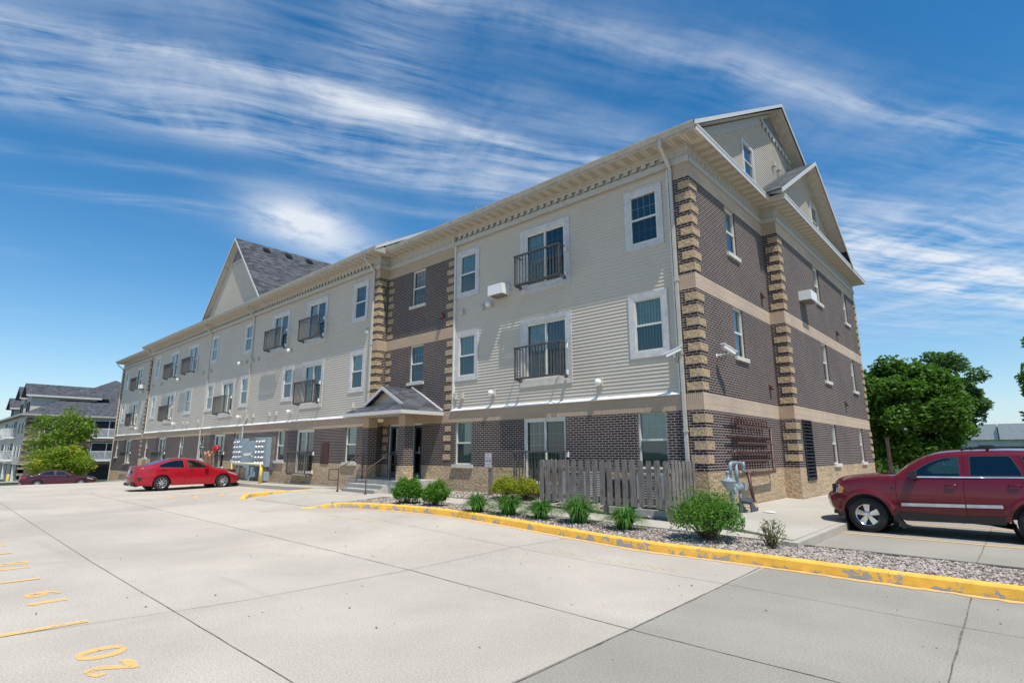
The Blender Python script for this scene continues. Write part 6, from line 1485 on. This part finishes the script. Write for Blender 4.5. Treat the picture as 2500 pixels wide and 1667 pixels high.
# wall air conditioners
def wallac(x0, x1, z0, z1, kind, plane, dep, label):
    r = empty('wall_air_conditioner', wall_pt(kind, (x0 + x1) / 2, 0, z0, plane)); tag(r, label, 'air conditioner')
    mb = MB(); W = lambda a, d, z: wall_pt(kind, a, d, z, plane)
    def hb(a0, a1, d0, d1, b0, b1, t=None): (t or mb).hexa([W(a0, d1, b0), W(a1, d1, b0), W(a1, d1, b1), W(a0, d1, b1)], [W(a0, d0, b0), W(a1, d0, b0), W(a1, d0, b1), W(a0, d0, b1)])
    hb(x0, x1, -.05, dep, z0, z1); mb.build('case', 'lamp_white', r, bevel=.01)
    g = MB()
    pass
    hb(x0 + .1, x1 - .1, .05, dep - .05, z0 - .05, z0, g); g.build('grille', 'backboard', r)
wallac(-7.42, -6.72, 7.08, 7.44, 'F', SP, .40, 'white wall air conditioner between the third-floor window and door of the right bay')
wallac(7.85, 8.65, 7.12, 7.46, 'X', .48, .42, 'white wall air conditioner high on the brick end wall')
wallac(-50.55, -49.9, 7.1, 7.45, 'F', SP, .40, 'grey wall air conditioner at the far left end of the facade')

# ------------------------------------------------------------------ electric meters and yellow guard rail
em = empty('electric_meter_bank', (-25, -.6, .9)); tag(em, 'grey-blue electric meter cabinets with rows of round glass meters on the brick wall', 'electric meters')
mb = MB(); mb.box(-27.25, -22.6, -.55, -.50, .82, 2.48); mb.build('backboard', 'backboard', em)
mb = MB()
for a in ((-27.15, -25.75, .98, 2.42, .22), (-25.72, -25.0, .86, 2.30, .20), (-24.98, -24.35, 1.0, 2.16, .18), (-24.75 + .45, -22.95, .95, 2.45, .22)):
    mb = MB(); mb.box(a[0], a[1], -.55 - a[4], -.55, a[2], a[3]); mb.build('cabinet', 'panel_grey', em, bevel=.01)
for x0, n_ in ((-26.95, 3), (-24.1, 3)):
    for i in range(n_):
        for j in range(5):
            if i == 2 and j == 4 and x0 < -26: continue
            cx, cz = x0 + .37 * i, 1.13 + .27 * j; mb = MB(); mb.lathe([(.10, 0), (.10, -.02), (.085, -.03), (.085, -.10), (.06, -.13), (.001, -.14)], (cx, -.77, cz), 'y', 14); mb.build('meter', 'meter_face', em, smooth=True)
mb = MB(); mb.box(-25.3, -24.9, -.75, -.56, .15, .86); mb.box(-24.65, -24.2, -.80, -.56, .42, .95); mb.tube([(-24.5, -.7, .9), (-24.5, -.7, .1)], .04, 8); mb.build('conduit', 'panel_grey', em)
seccam((-24.62, -.78, 1.48), (-.8, -.5, -.1), 'white bullet camera on the electric meter cabinets', (0, -.22, 0))
pd = empty('utility_pedestal', (-22.7, -.95, .18)); tag(pd, 'small grey utility box on legs beside the meter cabinets', 'utility box'); mb = MB(); mb.box(-23.0, -22.35, -1.05, -.80, .30, .72); mb.build('box', 'panel_grey', pd, bevel=.01); mb = MB(); mb.tube([(-22.9, -.92, .1), (-22.9, -.92, .3)], .02, 6); mb.tube([(-22.45, -.92, .1), (-22.45, -.92, .3)], .02, 6); mb.build('legs', 'panel_grey', pd)
gr = empty('guard_rail', (-23.4, -1.5, .17)); tag(gr, 'yellow pipe guard rail in front of the electric meters', 'guard rail')
mb = MB(); mb.tube([(-25.35, -1.5, 1.12), (-21.60, -1.5, 1.12)], .055, 12); mb.build('rail', 'rail_yellow', gr, smooth=True)
for xx in (-25.25, -21.72): mb = MB(); mb.tube([(xx, -1.5, .15), (xx, -1.5, 1.16)], .075, 12); mb.lathe([(.12, 0), (.12, .02), (.07, .025)], (xx, -1.5, .165), 'z', 12); mb.build('post', 'rail_yellow' if False else 'post_yellow', gr, smooth=True)
# balloons and garland on the ground-floor railing
bo = empty('foil_balloons', (-29.5, -.95, 1.9)); tag(bo, 'red foil balloons tied to the ground-floor balcony railing', 'balloons')
for (dx, dz, s) in ((0, 0, .17), (.26, .08, .15), (.45, -.02, .14), (.2, -.12, .13)):
    mb = MB(); mb.lathe([(.001, -s * .7)] + [(s * math.cos(R(a)), s * .75 * math.sin(R(a))) for a in range(-60, 61, 20)] + [(.001, s * .72)], (-29.5 + dx, -.95, 1.92 + dz), 'z', 12); mb.build('balloon', 'red_foil', bo, smooth=True)
ga = MB()
for i in range(46):
    t = i / 46; xx = -31.15 + 1.7 * t; z = 1.73 - .22 * abs(math.sin(t * 9)) + random.uniform(-.05, .05); yy = -.93 + random.uniform(-.04, .04); s = random.uniform(.03, .06)
    ga.hexa([(xx - s, yy - .01, z - s * .6), (xx + s, yy - .02, z - s * .4), (xx + s * .8, yy, z + s), (xx - s * .7, yy, z + s * .8)], [(xx - s, yy + .01, z - s * .6), (xx + s, yy, z - s * .4), (xx + s * .8, yy + .02, z + s), (xx - s * .7, yy + .02, z + s * .8)], random.choice((0, 1, 1, 2)))
for i in range(8): xx = -31.05 + i * .2; ga.tube([(xx, -.93, 1.68), (xx + .03, -.95, 1.4), (xx - .02, -.94, 1.15 - .1 * (i % 3))], .012, 5, 2)
tag(ga.build('garland', ['red_foil', 'gold', 'pink']), 'gold and red ribbon garland hung along the ground-floor balcony railing', 'garland')
# paper scrap
mb = MB(); P_ = [(.78, 1.20), (.95, 1.16), (1.06, 1.30), (1.0, 1.42), (.84, 1.38)]
mb.hexa([(a, b_, slabz(a, b_) + .008 + .01 * (i % 2)) for i, (a, b_) in enumerate(P_)], [(a + .01, b_ - .01, slabz(a, b_) + .016 + .012 * (i % 2)) for i, (a, b_) in enumerate(P_)]); tag(mb.build('paper_scrap', 'paper'), 'white scrap of paper lying on the walk by the gas meter', 'litter')
# thin dark post at the far corner of the end wall
mb = MB(); mb.box(.95, 1.08, 18.6, 18.73, .1, 2.35); mb.box(.93, 1.10, 18.58, 18.75, 2.35, 2.39); tag(mb.build('timber_post', 'rail_brown'), 'brown post standing at the far corner of the end wall', 'post')

# ------------------------------------------------------------------ plants
def leaves(name, P, size, mat, parent, aspect=1.6, up=.3, droop=0, n_dir=None):
    """one pointed leaf (two triangles folded along the rib) per point"""
    P = np.asarray(P, float); k = len(P); sz = rng.uniform(size * .6, size * 1.25, k)
    a = rng.normal(0, 1, (k, 3)); a[:, 2] = a[:, 2] * .5 - droop; a /= np.linalg.norm(a, axis=1)[:, None]
    nn = rng.normal(0, 1, (k, 3)); nn[:, 2] = np.abs(nn[:, 2]) + up
    if n_dir is not None: nn += n_dir
    b = np.cross(nn, a); b /= np.maximum(1e-6, np.linalg.norm(b, axis=1))[:, None]
    c = np.cross(a, b)
    L = sz[:, None] * aspect; w = sz[:, None]
    v = np.stack([P - a * L * .5, P + b * w * .45 + c * w * .12, P + a * L * .5, P - b * w * .45 + c * w * .12], 1).reshape(-1, 3)
    f = (np.array([[0, 1, 2], [0, 2, 3]])[None] + (np.arange(k) * 4)[:, None, None]).reshape(-1, 3)
    me = bpy.data.meshes.new(name); me.vertices.add(len(v)); me.vertices.foreach_set('co', v.ravel().astype('f'))
    me.loops.add(len(f) * 3); me.loops.foreach_set('vertex_index', f.ravel().astype('i')); me.polygons.add(len(f))
    me.polygons.foreach_set('loop_start', np.arange(0, len(f) * 3, 3, dtype='i')); me.polygons.foreach_set('loop_total', np.full(len(f), 3, 'i'))
    me.materials.append(MATS[mat]); me.update(calc_edges=True)
    return link(name, me, parent)
def limb(mb, p, q, r0, r1, wob=.12, n=5):
    p = Vector(p); q = Vector(q); L = (q - p).length; pts = []; rs = []
    for i in range(n + 1):
        t = i / n; o_ = Vector((random.uniform(-1, 1), random.uniform(-1, 1), random.uniform(-.3, .3))) * wob * L * (t * (1 - t)) * 1.2
        pts.append(p.lerp(q, t) + o_); rs.append(r0 + (r1 - r0) * t)
    mb.tube(pts, rs, 7); return pts
def tree(name, base, H, rx, ry, z0, label, cat, mats, nclump, per, leaf, trunk_r=.12, shape='round', seed=1, skirt=0, group=None, gap=.0):
    global rng
    random.seed(seed); rng = np.random.default_rng(seed); bx, by, bz = base
    t = empty(name, base); tag(t, label, cat, group)
    mb = MB(); limb(mb, (bx, by, bz - .1), (bx + .05, by, bz + H * .55), trunk_r, trunk_r * .5, .03); tips = []
    C = []
    for i in range(nclump):
        for _ in range(50):
            d = np.array([random.gauss(0, 1), random.gauss(0, 1), random.gauss(0, 1)]); d /= np.linalg.norm(d); r = random.uniform(.45, 1) ** .55
            p = d * r; zz = (p[2] + 1) / 2
            if shape == 'round': wz = 1.0
            elif shape == 'oval': wz = .55 + .6 * math.sin(math.pi * min(1, zz * .85 + .15))
            elif shape == 'vase': wz = .55 + .75 * zz * (1.25 - zz * .6)
            else: wz = 1
            if random.random() > gap: break
        C.append((bx + p[0] * rx * wz, by + p[1] * ry * wz, z0 + zz * (bz + H - z0)))
    for c in C[::3]: limb(mb, (bx, by, bz + H * random.uniform(.2, .5)), c, trunk_r * .3, .012, .15, 4)
    mb.build('trunk', 'bark', t, smooth=True)
    for mi, m_ in enumerate(mats):
        P = []
        for ci, c in enumerate(C):
            if len(mats) > 1:
                if (ci + mi) % len(mats) != 0: continue
            cs = random.uniform(.75, 1.25) * rx * (.26 if nclump > 40 else .34)
            n_ = int(per * random.uniform(.7, 1.3)); d = rng.normal(0, 1, (n_, 3)); d /= np.linalg.norm(d, axis=1)[:, None]; d *= (rng.uniform(.2, 1, (n_, 1)) ** .5); d *= np.array([1, 1, .80]) * cs
            P.append(d + np.array(c))
        leaves('crown', np.concatenate(P), leaf, m_, t)
    return t
tree('broadleaf_tree', (1.2, 25.0, -.1), 7.0, 2.75, 2.7, .9, 'big dark green broadleaf tree just beyond the brick end wall', 'tree', ['leaf_dark', 'leaf_mid'], 170, 240, .16, .16, 'round', 3)
tree('slender_tree', (2.7, 33.5, -.2), 8.9, 2.1, 2.1, 2.4, 'taller airy blue-green tree behind the dark broadleaf tree', 'tree', ['leaf_blue'], 70, 190, .17, .13, 'vase', 5, gap=.2)
tree('broadleaf_tree', (8.1, 20.5, -.1), 7.4, 1.9, 2.1, 1.4, 'dark tree cut off by the right edge of the photo, beyond the red vehicle', 'tree', ['leaf_dark'], 75, 260, .15, .13, 'round', 8, gap=.2)
tree('young_tree', (-61.5, -3.2, -2.0), 7.6, 2.7, 2.7, -.7, 'bright green tree in front of the neighbouring apartment house', 'tree', ['leaf_left', 'leaf_left'], 95, 95, .16, .10, 'vase', 12)
tree('young_tree', (-58.9, -3.6, -2.0), 4.3, 2.5, 2.3, -.9, 'low yellow-green tree standing directly behind the plum sedan', 'tree', ['leaf_bright', 'leaf_bright', 'leaf_yellow'], 75, 90, .15, .06, 'round', 14)
# far tree line past the lot
tree('broadleaf_tree', (-6.5, 60, 0), 6.0, 5, 4, .5, 'distant tree behind the grey building end wall', 'tree', ['leaf_mid'], 60, 90, .35, .2, 'round', 21) if False else None

def shrub(name, base, r, H, label, mat, n, leaf, seed, stems=26, bare=0.0, group=None, hollow=.55, flat=1.0):
    global rng
    random.seed(seed); rng = np.random.default_rng(seed); bx, by, bz = base; t = empty(name, base); tag(t, label, 'shrub', group)
    mb = MB(); tips = []
    for i in range(stems):
        a = random.uniform(0, 6.283); e = random.uniform(.1, 1) ** .6; q = (bx + r * e * math.cos(a) * .92, by + r * e * math.sin(a) * .92, bz + H * (1.02 - .45 * e * e) * random.uniform(.8, 1.05))
        pts = limb(mb, (bx + random.uniform(-.06, .06), by + random.uniform(-.06, .06), bz - .03), q, .009 if r < .45 else .014, .003, .10, 4); tips.append(q)
        for _ in range(3):
            m_ = pts[random.randint(2, 4)]; q2 = m_ + Vector((random.uniform(-1, 1), random.uniform(-1, 1), random.uniform(.1, 1))) * r * .35; limb(mb, m_, q2, .005, .002, .1, 2); tips.append(tuple(q2))
    mb.build('stems', 'bush_stem', t)
    if n:
        tp = np.array(tips); idx = rng.integers(0, len(tp), n); d = rng.normal(0, 1, (n, 3)) * r * .13 * np.array([1, 1, .8]); P = tp[idx] + d
        # filler over the dome
        k_ = int(n * 1.2); dd = rng.normal(0, 1, (k_, 3)); dd[:, 2] = np.abs(dd[:, 2]) * 1.1 - .42; dd /= np.linalg.norm(dd, axis=1)[:, None]; rr = rng.uniform(hollow, 1.0, (k_, 1)) ** .5 * (1 + .12 * np.sin(dd[:, :1] * 9) * np.cos(dd[:, 1:2] * 7 + 1))
        Q = dd * rr * np.array([r, r, H * .55 * flat]) + np.array([bx, by, bz + H * .45]); P = np.concatenate([P, Q]); P = P[P[:, 2] > bz + H * (.04 + bare)]
        leaves('foliage', P, leaf, mat, t, 1.5)
    return t
gb = lambda x, y: bedz2(x, y)
shrub('round_shrub', (-7.52, -3.38, gb(-7.5, -3.4)), .42, .66, 'round bright green shrub, the left one of the pair before the entry porch', 'leaf_bush', 4600, .038, 31)
shrub('round_shrub', (-6.40, -3.32, gb(-6.4, -3.3)), .35, .58, 'rounded mid-green shrub, the right one of the pair before the entry porch', 'leaf_bush', 3800, .036, 32)
shrub('leaning_shrub', (1.32, -3.28, gb(1.3, -3.3)), .66, .78, 'large spreading shrub with bare twiggy base near the fence corner', 'leaf_bush', 4200, .030, 33, 60, .16, hollow=.4)
shrub('yellow_shrub', (-6.05, -.85, walkz(-6, -.8) + .05), .42, .56, 'yellow-green shrub nearest the parking sign', 'leaf_yellow', 2600, .032, 34, 24, .12)
shrub('yellow_shrub', (-5.30, -.80, walkz(-5.3, -.8) + .05), .44, .58, 'yellow-green shrub with a brown base against the picket fence', 'leaf_yellow', 2600, .032, 35, 26, .2)
shrub('bare_shrub', (2.40, -3.22, gb(2.4, -3.2)), .26, .50, 'small nearly leafless twiggy shrub at the end of the walk', 'leaf_bright', 120, .025, 36, 34, .0)
shrub('small_shrub', (-9.45, -.55, walkz(-9.4, -.5) + .05), .28, .34, 'small brownish shrub against the block base right of the porch', 'leaf_bright', 160, .03, 37, 26)
def clump(base, r, H, label, n, seed):
    global rng
    random.seed(seed); bx, by, bz = base; t = empty('grass_clump', base); tag(t, label, 'plant', 'strap-leaved clumps along the yellow kerb'); mb = MB()
    for i in range(n):
        a = random.uniform(0, 6.283); b0 = random.uniform(0, .28) * r; e = random.uniform(.25, 1.05) ** .7; L = random.uniform(.75, 1.1)
        w = random.uniform(.008, .015); d = Vector((math.cos(a), math.sin(a), 0)); s = Vector((-d.y, d.x, 0)); h_ = H * L * (1.12 - .45 * e); out = r * e * 1.05; tipz = max(.03, h_ * (1.0 - .75 * e ** 1.6) - .0)
        P = []; o_ = Vector((bx, by, bz)) + d * b0
        for k_ in range(6):
            u = k_ / 5; z = h_ * (2 * u * (1 - u) * 1.15) + tipz * u * u; P.append(o_ + d * (out * u ** 1.35) + Vector((0, 0, z)) + s * .02 * math.sin(u * 3 + i))
        for k_ in range(5):
            w0 = w * (1 - .9 * (k_ / 5) ** 2); w1 = w * (1 - .9 * ((k_ + 1) / 5) ** 2); mb.poly([P[k_] - s * w0, P[k_] + s * w0, P[k_ + 1] + s * w1, P[k_ + 1] - s * w1])
    o = mb.build('blades', 'leaf_grass', t)
    bm = bmesh.new(); bm.from_mesh(o.data); bmesh.ops.remove_doubles(bm, verts=bm.verts, dist=.0004); bm.to_mesh(o.data); bm.free()
for i, (x_, y_, r_, h_, lab) in enumerate(((-4.52, -3.5, .42, .56, 'leftmost strap-leaved green clump, beside the round shrubs'), (-3.62, -3.32, .52, .58, 'strap-leaved clump before the yellow shrubs, second from the left'),
        (-2.72, -3.2, .46, .52, 'middle strap-leaved clump, before the left end of the picket fence'), (-1.74, -3.05, .58, .70, 'largest strap-leaved clump, before the middle of the picket fence'), (-.55, -3.1, .50, .54, 'rightmost strap-leaved clump, next to the big spreading shrub'))):
    clump((x_, y_, gb(x_, y_)), r_, h_, lab, 420, 50 + i)
random.seed(99)

# ------------------------------------------------------------------ neighbouring apartment house
H = empty('neighbour_apartment_house', (-105, 8, -2)); tag(H, 'distant apartment house with grey hip roof, dormers and white balconies beyond the crest', 'building')
hx, hy, he, hb_ = -93.7, -2.6, 6.8, -2.4; W2, D2 = 60, 23.6
mb = MB(); mb.poly([(hx, hy, hb_), (hx, hy + D2, hb_), (hx, hy + D2, he), (hx, hy, he)]); mb.poly([(hx - W2, hy, 4.0 - 4), (hx, hy, 0), (hx, hy, he), (hx - W2, hy, he)], mat=1); mb.poly([(hx, hy + D2, hb_), (hx - W2, hy + D2, hb_), (hx - W2, hy + D2, he), (hx, hy + D2, he)]); mb.poly([(hx - W2, hy + D2, hb_), (hx - W2, hy, hb_), (hx - W2, hy, he), (hx - W2, hy + D2, he)])
mb.box(hx - .8, hx, hy - .0, hy + .6, hb_, 0)
mb.build('wall', ['far_brick', 'siding'], H)
mb = MB(); mb.poly([(hx - W2, hy + 3, hb_), (hx - .8, hy + 3, hb_), (hx - .8, hy + 3, 0), (hx - W2, hy + 3, 0)]); mb.poly([(hx - W2, hy, -.01), (hx - .8, hy, -.01), (hx - .8, hy + 3, -.01), (hx - W2, hy + 3, -.01)]); mb.build('carport', 'garage_dark', H)
for k_ in range(8): mb = MB(); mb.box(hx - 6.6 - 5.5 * k_, hx - 6.2 - 5.5 * k_, hy + .05, hy + .45, hb_, 0); mb.build('carport_column', 'white_rail', H)
sheet('driveway', lin(-150, -76, 10), [-16, -8, -2], lambda x, y: lotz(x, y) + .02, 'bay_conc')
for z0, z1 in ((0.0, .45), (3.2, 3.5), (6.3, 6.8)):
    mb = MB(); mb.box(hx, hx + .05, hy, hy + D2, z0, z1); mb.build('band', 'band_plain' if z0 < 6 else 'frieze', H)
for i in range(2):
    mb = MB()
    for k_ in range(22): 
        if k_ % 2 == 0: mb.box(hx - .8 if i == 0 else hx - .02, hx + .06, hy - .06, hy + .6, hb_ + .2 + k_ * .4, hb_ + .5 + k_ * .4)
    if i == 0: mb.build('quoins', 'far_quoin', H)
ad = 11.8; az_ = 13.5
mb = MB(); o_ = .6
A = (hx - ad, hy + ad, az_); Bp = (hx - W2 + ad, hy + ad, az_)
c0, c1, c2_, c3_ = (hx + o_, hy - o_, he), (hx + o_, hy + D2 + o_, he), (hx - W2 - o_, hy + D2 + o_, he), (hx - W2 - o_, hy - o_, he)
mb.poly([c0, c1, A]); mb.poly([c3_, c0, A, Bp]); mb.poly([c1, c2_, Bp, A]); mb.poly([c2_, c3_, Bp]); mb.poly([c3_, c2_, c1, c0])
mb.build('roof', 'shingle', H)
mb = MB(); mb.box(hx + o_, hx + o_ + .12, hy - o_, hy + D2 + o_, he - .2, he + .02); mb.box(hx - W2, hx + o_ + .12, hy - o_ - .12, hy - o_, he - .2, he + .02); mb.build('gutter', 'fascia', H)
for i, dx in enumerate((6.0, 12.5, 22.5)):
    cx = hx - dx; wd = 2.1; zt = 11.5 if i < 2 else 10.4; ze = 9.9 if i < 2 else 8.9; y0 = hy + .6; y1 = hy + 8.2
    mb = MB(); mb.box(cx - wd, cx + wd, y0, y1, 6.9, ze); mb.poly([(cx - wd, y0, ze), (cx + wd, y0, ze), (cx, y0, zt - .2)]); d = mb.build('dormer', 'siding', H)
    mb = MB(); slab(mb, [(cx, y0 - .7, zt), (cx + wd + .5, y0 - .7, ze - .2), (cx + wd + .5, y1 + 1.5, ze - .2), (cx, y1 + 1.5, zt)], .12); slab(mb, [(cx - wd - .5, y0 - .7, ze - .2), (cx, y0 - .7, zt), (cx, y1 + 1.5, zt), (cx - wd - .5, y1 + 1.5, ze - .2)], .12); mb.build('dormer_roof', 'shingle', d)
    mb = MB(); mb.box(cx + wd + .5, cx + wd + .58, y0 - .7, y1 + .5, ze - .42, ze - .18); mb.build('dormer_fascia', 'white_fascia', d)
    for wx in (-.9, .9): mb = MB(); mb.box(cx + wx - .5, cx + wx + .5, y0 - .04, y0, 7.4, 8.8); mb.build('dormer_window', 'dark_room', d)
def farwin(kind, a, z, w, h_):
    mb = MB(); pl = hx if kind == 'X' else hy
    W = lambda a_, d, z_: wall_pt(kind, a_, d, z_, pl)
    mb.hexa([W(a - w / 2, .05, z), W(a + w / 2, .05, z), W(a + w / 2, .05, z + h_), W(a - w / 2, .05, z + h_)], [W(a - w / 2, 0, z), W(a + w / 2, 0, z), W(a + w / 2, 0, z + h_), W(a - w / 2, 0, z + h_)]); o = mb.build('window', 'white_rail', H)
    g = MB(); g.poly([W(a - w / 2 + .1, .06, z + .1), W(a + w / 2 - .1, .06, z + .1), W(a + w / 2 - .1, .06, z + h_ - .1), W(a - w / 2 + .1, .06, z + h_ - .1)]); g.build('pane', 'dark_room', o)
for y_ in (2.6, 6.0): 
    for z_ in (.9, 4.1): farwin('X', hy + y_, z_, 1.1, 1.6)
for x_ in (-2.0, -5.2, -13, -16):
    for z_ in (.9, 4.1): farwin('F', hx + x_, z_, 1.0, 1.7)
def balcony(kind, a, z, w, deep=1.5):
    pl = hx if kind == 'X' else hy; W = lambda a_, d, z_: wall_pt(kind, a_, d, z_, pl)
    def hb(t, a0, a1, d0, d1, b0, b1): t.hexa([W(a0, d1, b0), W(a1, d1, b0), W(a1, d1, b1), W(a0, d1, b1)], [W(a0, d0, b0), W(a1, d0, b0), W(a1, d0, b1), W(a0, d0, b1)])
    mb = MB(); hb(mb, a - w / 2, a + w / 2, 0, deep, z - .35, z - .05); o = mb.build('balcony', 'white_rail', H)
    mb = MB(); hb(mb, a - w / 2, a + w / 2, deep - .06, deep, z + 1.0, z + 1.08); hb(mb, a - w / 2, a + w / 2, deep - .05, deep, z + .05, z + .12)
    for k_ in range(int(w / .14)): x_ = a - w / 2 + .14 * k_; hb(mb, x_, x_ + .05, deep - .05, deep, z + .05, z + 1.0)
    for s in (-1, 1):
        for k_ in range(int(deep / .14)): hb(mb, a + s * (w / 2 - .03) - .025, a + s * (w / 2 - .03) + .025, .14 * k_, .14 * k_ + .05, z + .05, z + 1.0)
        hb(mb, a + s * (w / 2) - .04, a + s * (w / 2) + .04, 0, deep, z + 1.0, z + 1.08)
    mb.build('railing', 'white_rail', o)
    mb = MB(); hb(mb, a - w / 2 + .3, a + w / 2 - .3, 0, .05, z + .0, z + 2.2); g = mb.build('balcony_door', 'dark_room', o)
    mb = MB(); hb(mb, a - .05, a + .05, .05, .1, z, z + 2.2); hb(mb, a - w / 2 + .25, a - w / 2 + .33, .0, .1, z, z + 2.2); hb(mb, a + w / 2 - .33, a + w / 2 - .25, .0, .1, z, z + 2.2); hb(mb, a - w / 2 + .25, a + w / 2 - .25, .0, .1, z + 2.2, z + 2.3); mb.build('door_frame', 'white_rail', o)
for a_ in (9.4,): balcony('X', hy + a_, .75, 4.2); balcony('X', hy + a_, 3.95, 4.2)
for a_ in (-9.5, -20.0): balcony('F', hx + a_, .75, 3.6); balcony('F', hx + a_, 3.95, 3.6)
for a0, a1 in ((5.2, 7.1), (7.7, 11.6)):
    mb = MB(); mb.box(hx, hx + .06, hy + a0, hy + a1, hb_, -.35); mb.build('garage_door', 'garage_dark' if a0 < 8 else 'maroon', H)
mb = MB(); mb.tube([(hx + .1, hy + 1.6, hb_), (hx + .1, hy + 1.6, he)], .07, 6); mb.build('downspout', 'downspout', H)
# bollards at its carport
for i, (bx_, by_, lab) in enumerate(((-92.6, -5.1, 'yellow bollard left of the corner of the neighbouring house'), (-92.2, -3.6, 'yellow bollard nearest the corner of the neighbouring house'))):
    mb = MB(); mb.lathe([(.16, 0), (.16, 1.25), (.10, 1.36), (.001, 1.4)], (bx_, by_, -2.5), 'z', 12); tag(mb.build('bollard', 'post_yellow', smooth=True), lab, 'bollard', 'yellow bollards by the carport')
# grey flat-roofed building far right
G = empty('flat_roofed_building', (6, 95, 0)); tag(G, 'low grey flat-roofed building far off between the trees on the right', 'building')
mb = MB(); mb.box(-6, 10, 78, 96, -.2, 3.2); mb.build('wall', 'grey_wall_light', G); mb = MB(); mb.box(-6.4, 3.9, 77.4, 96, 3.2, 5.1); mb.box(4.0, 11, 77.2, 96, 3.2, 5.1); mb.build('parapet', 'grey_wall', G)
for k_ in range(7): mb = MB(); mb.box(-4 + 2 * k_, -3.8 + 2 * k_, 77.9, 78.0, 0, 3.2); mb.build('pilaster', 'grey_wall', G)
# low planting and a parked-car sized hedge beyond the end wall
shrub('hedge_shrub', (-.6, 22.8, 0), 1.2, 1.5, 'low leafy shrub at the foot of the dark broadleaf tree', 'leaf_mid', 1500, .10, 71, 20)
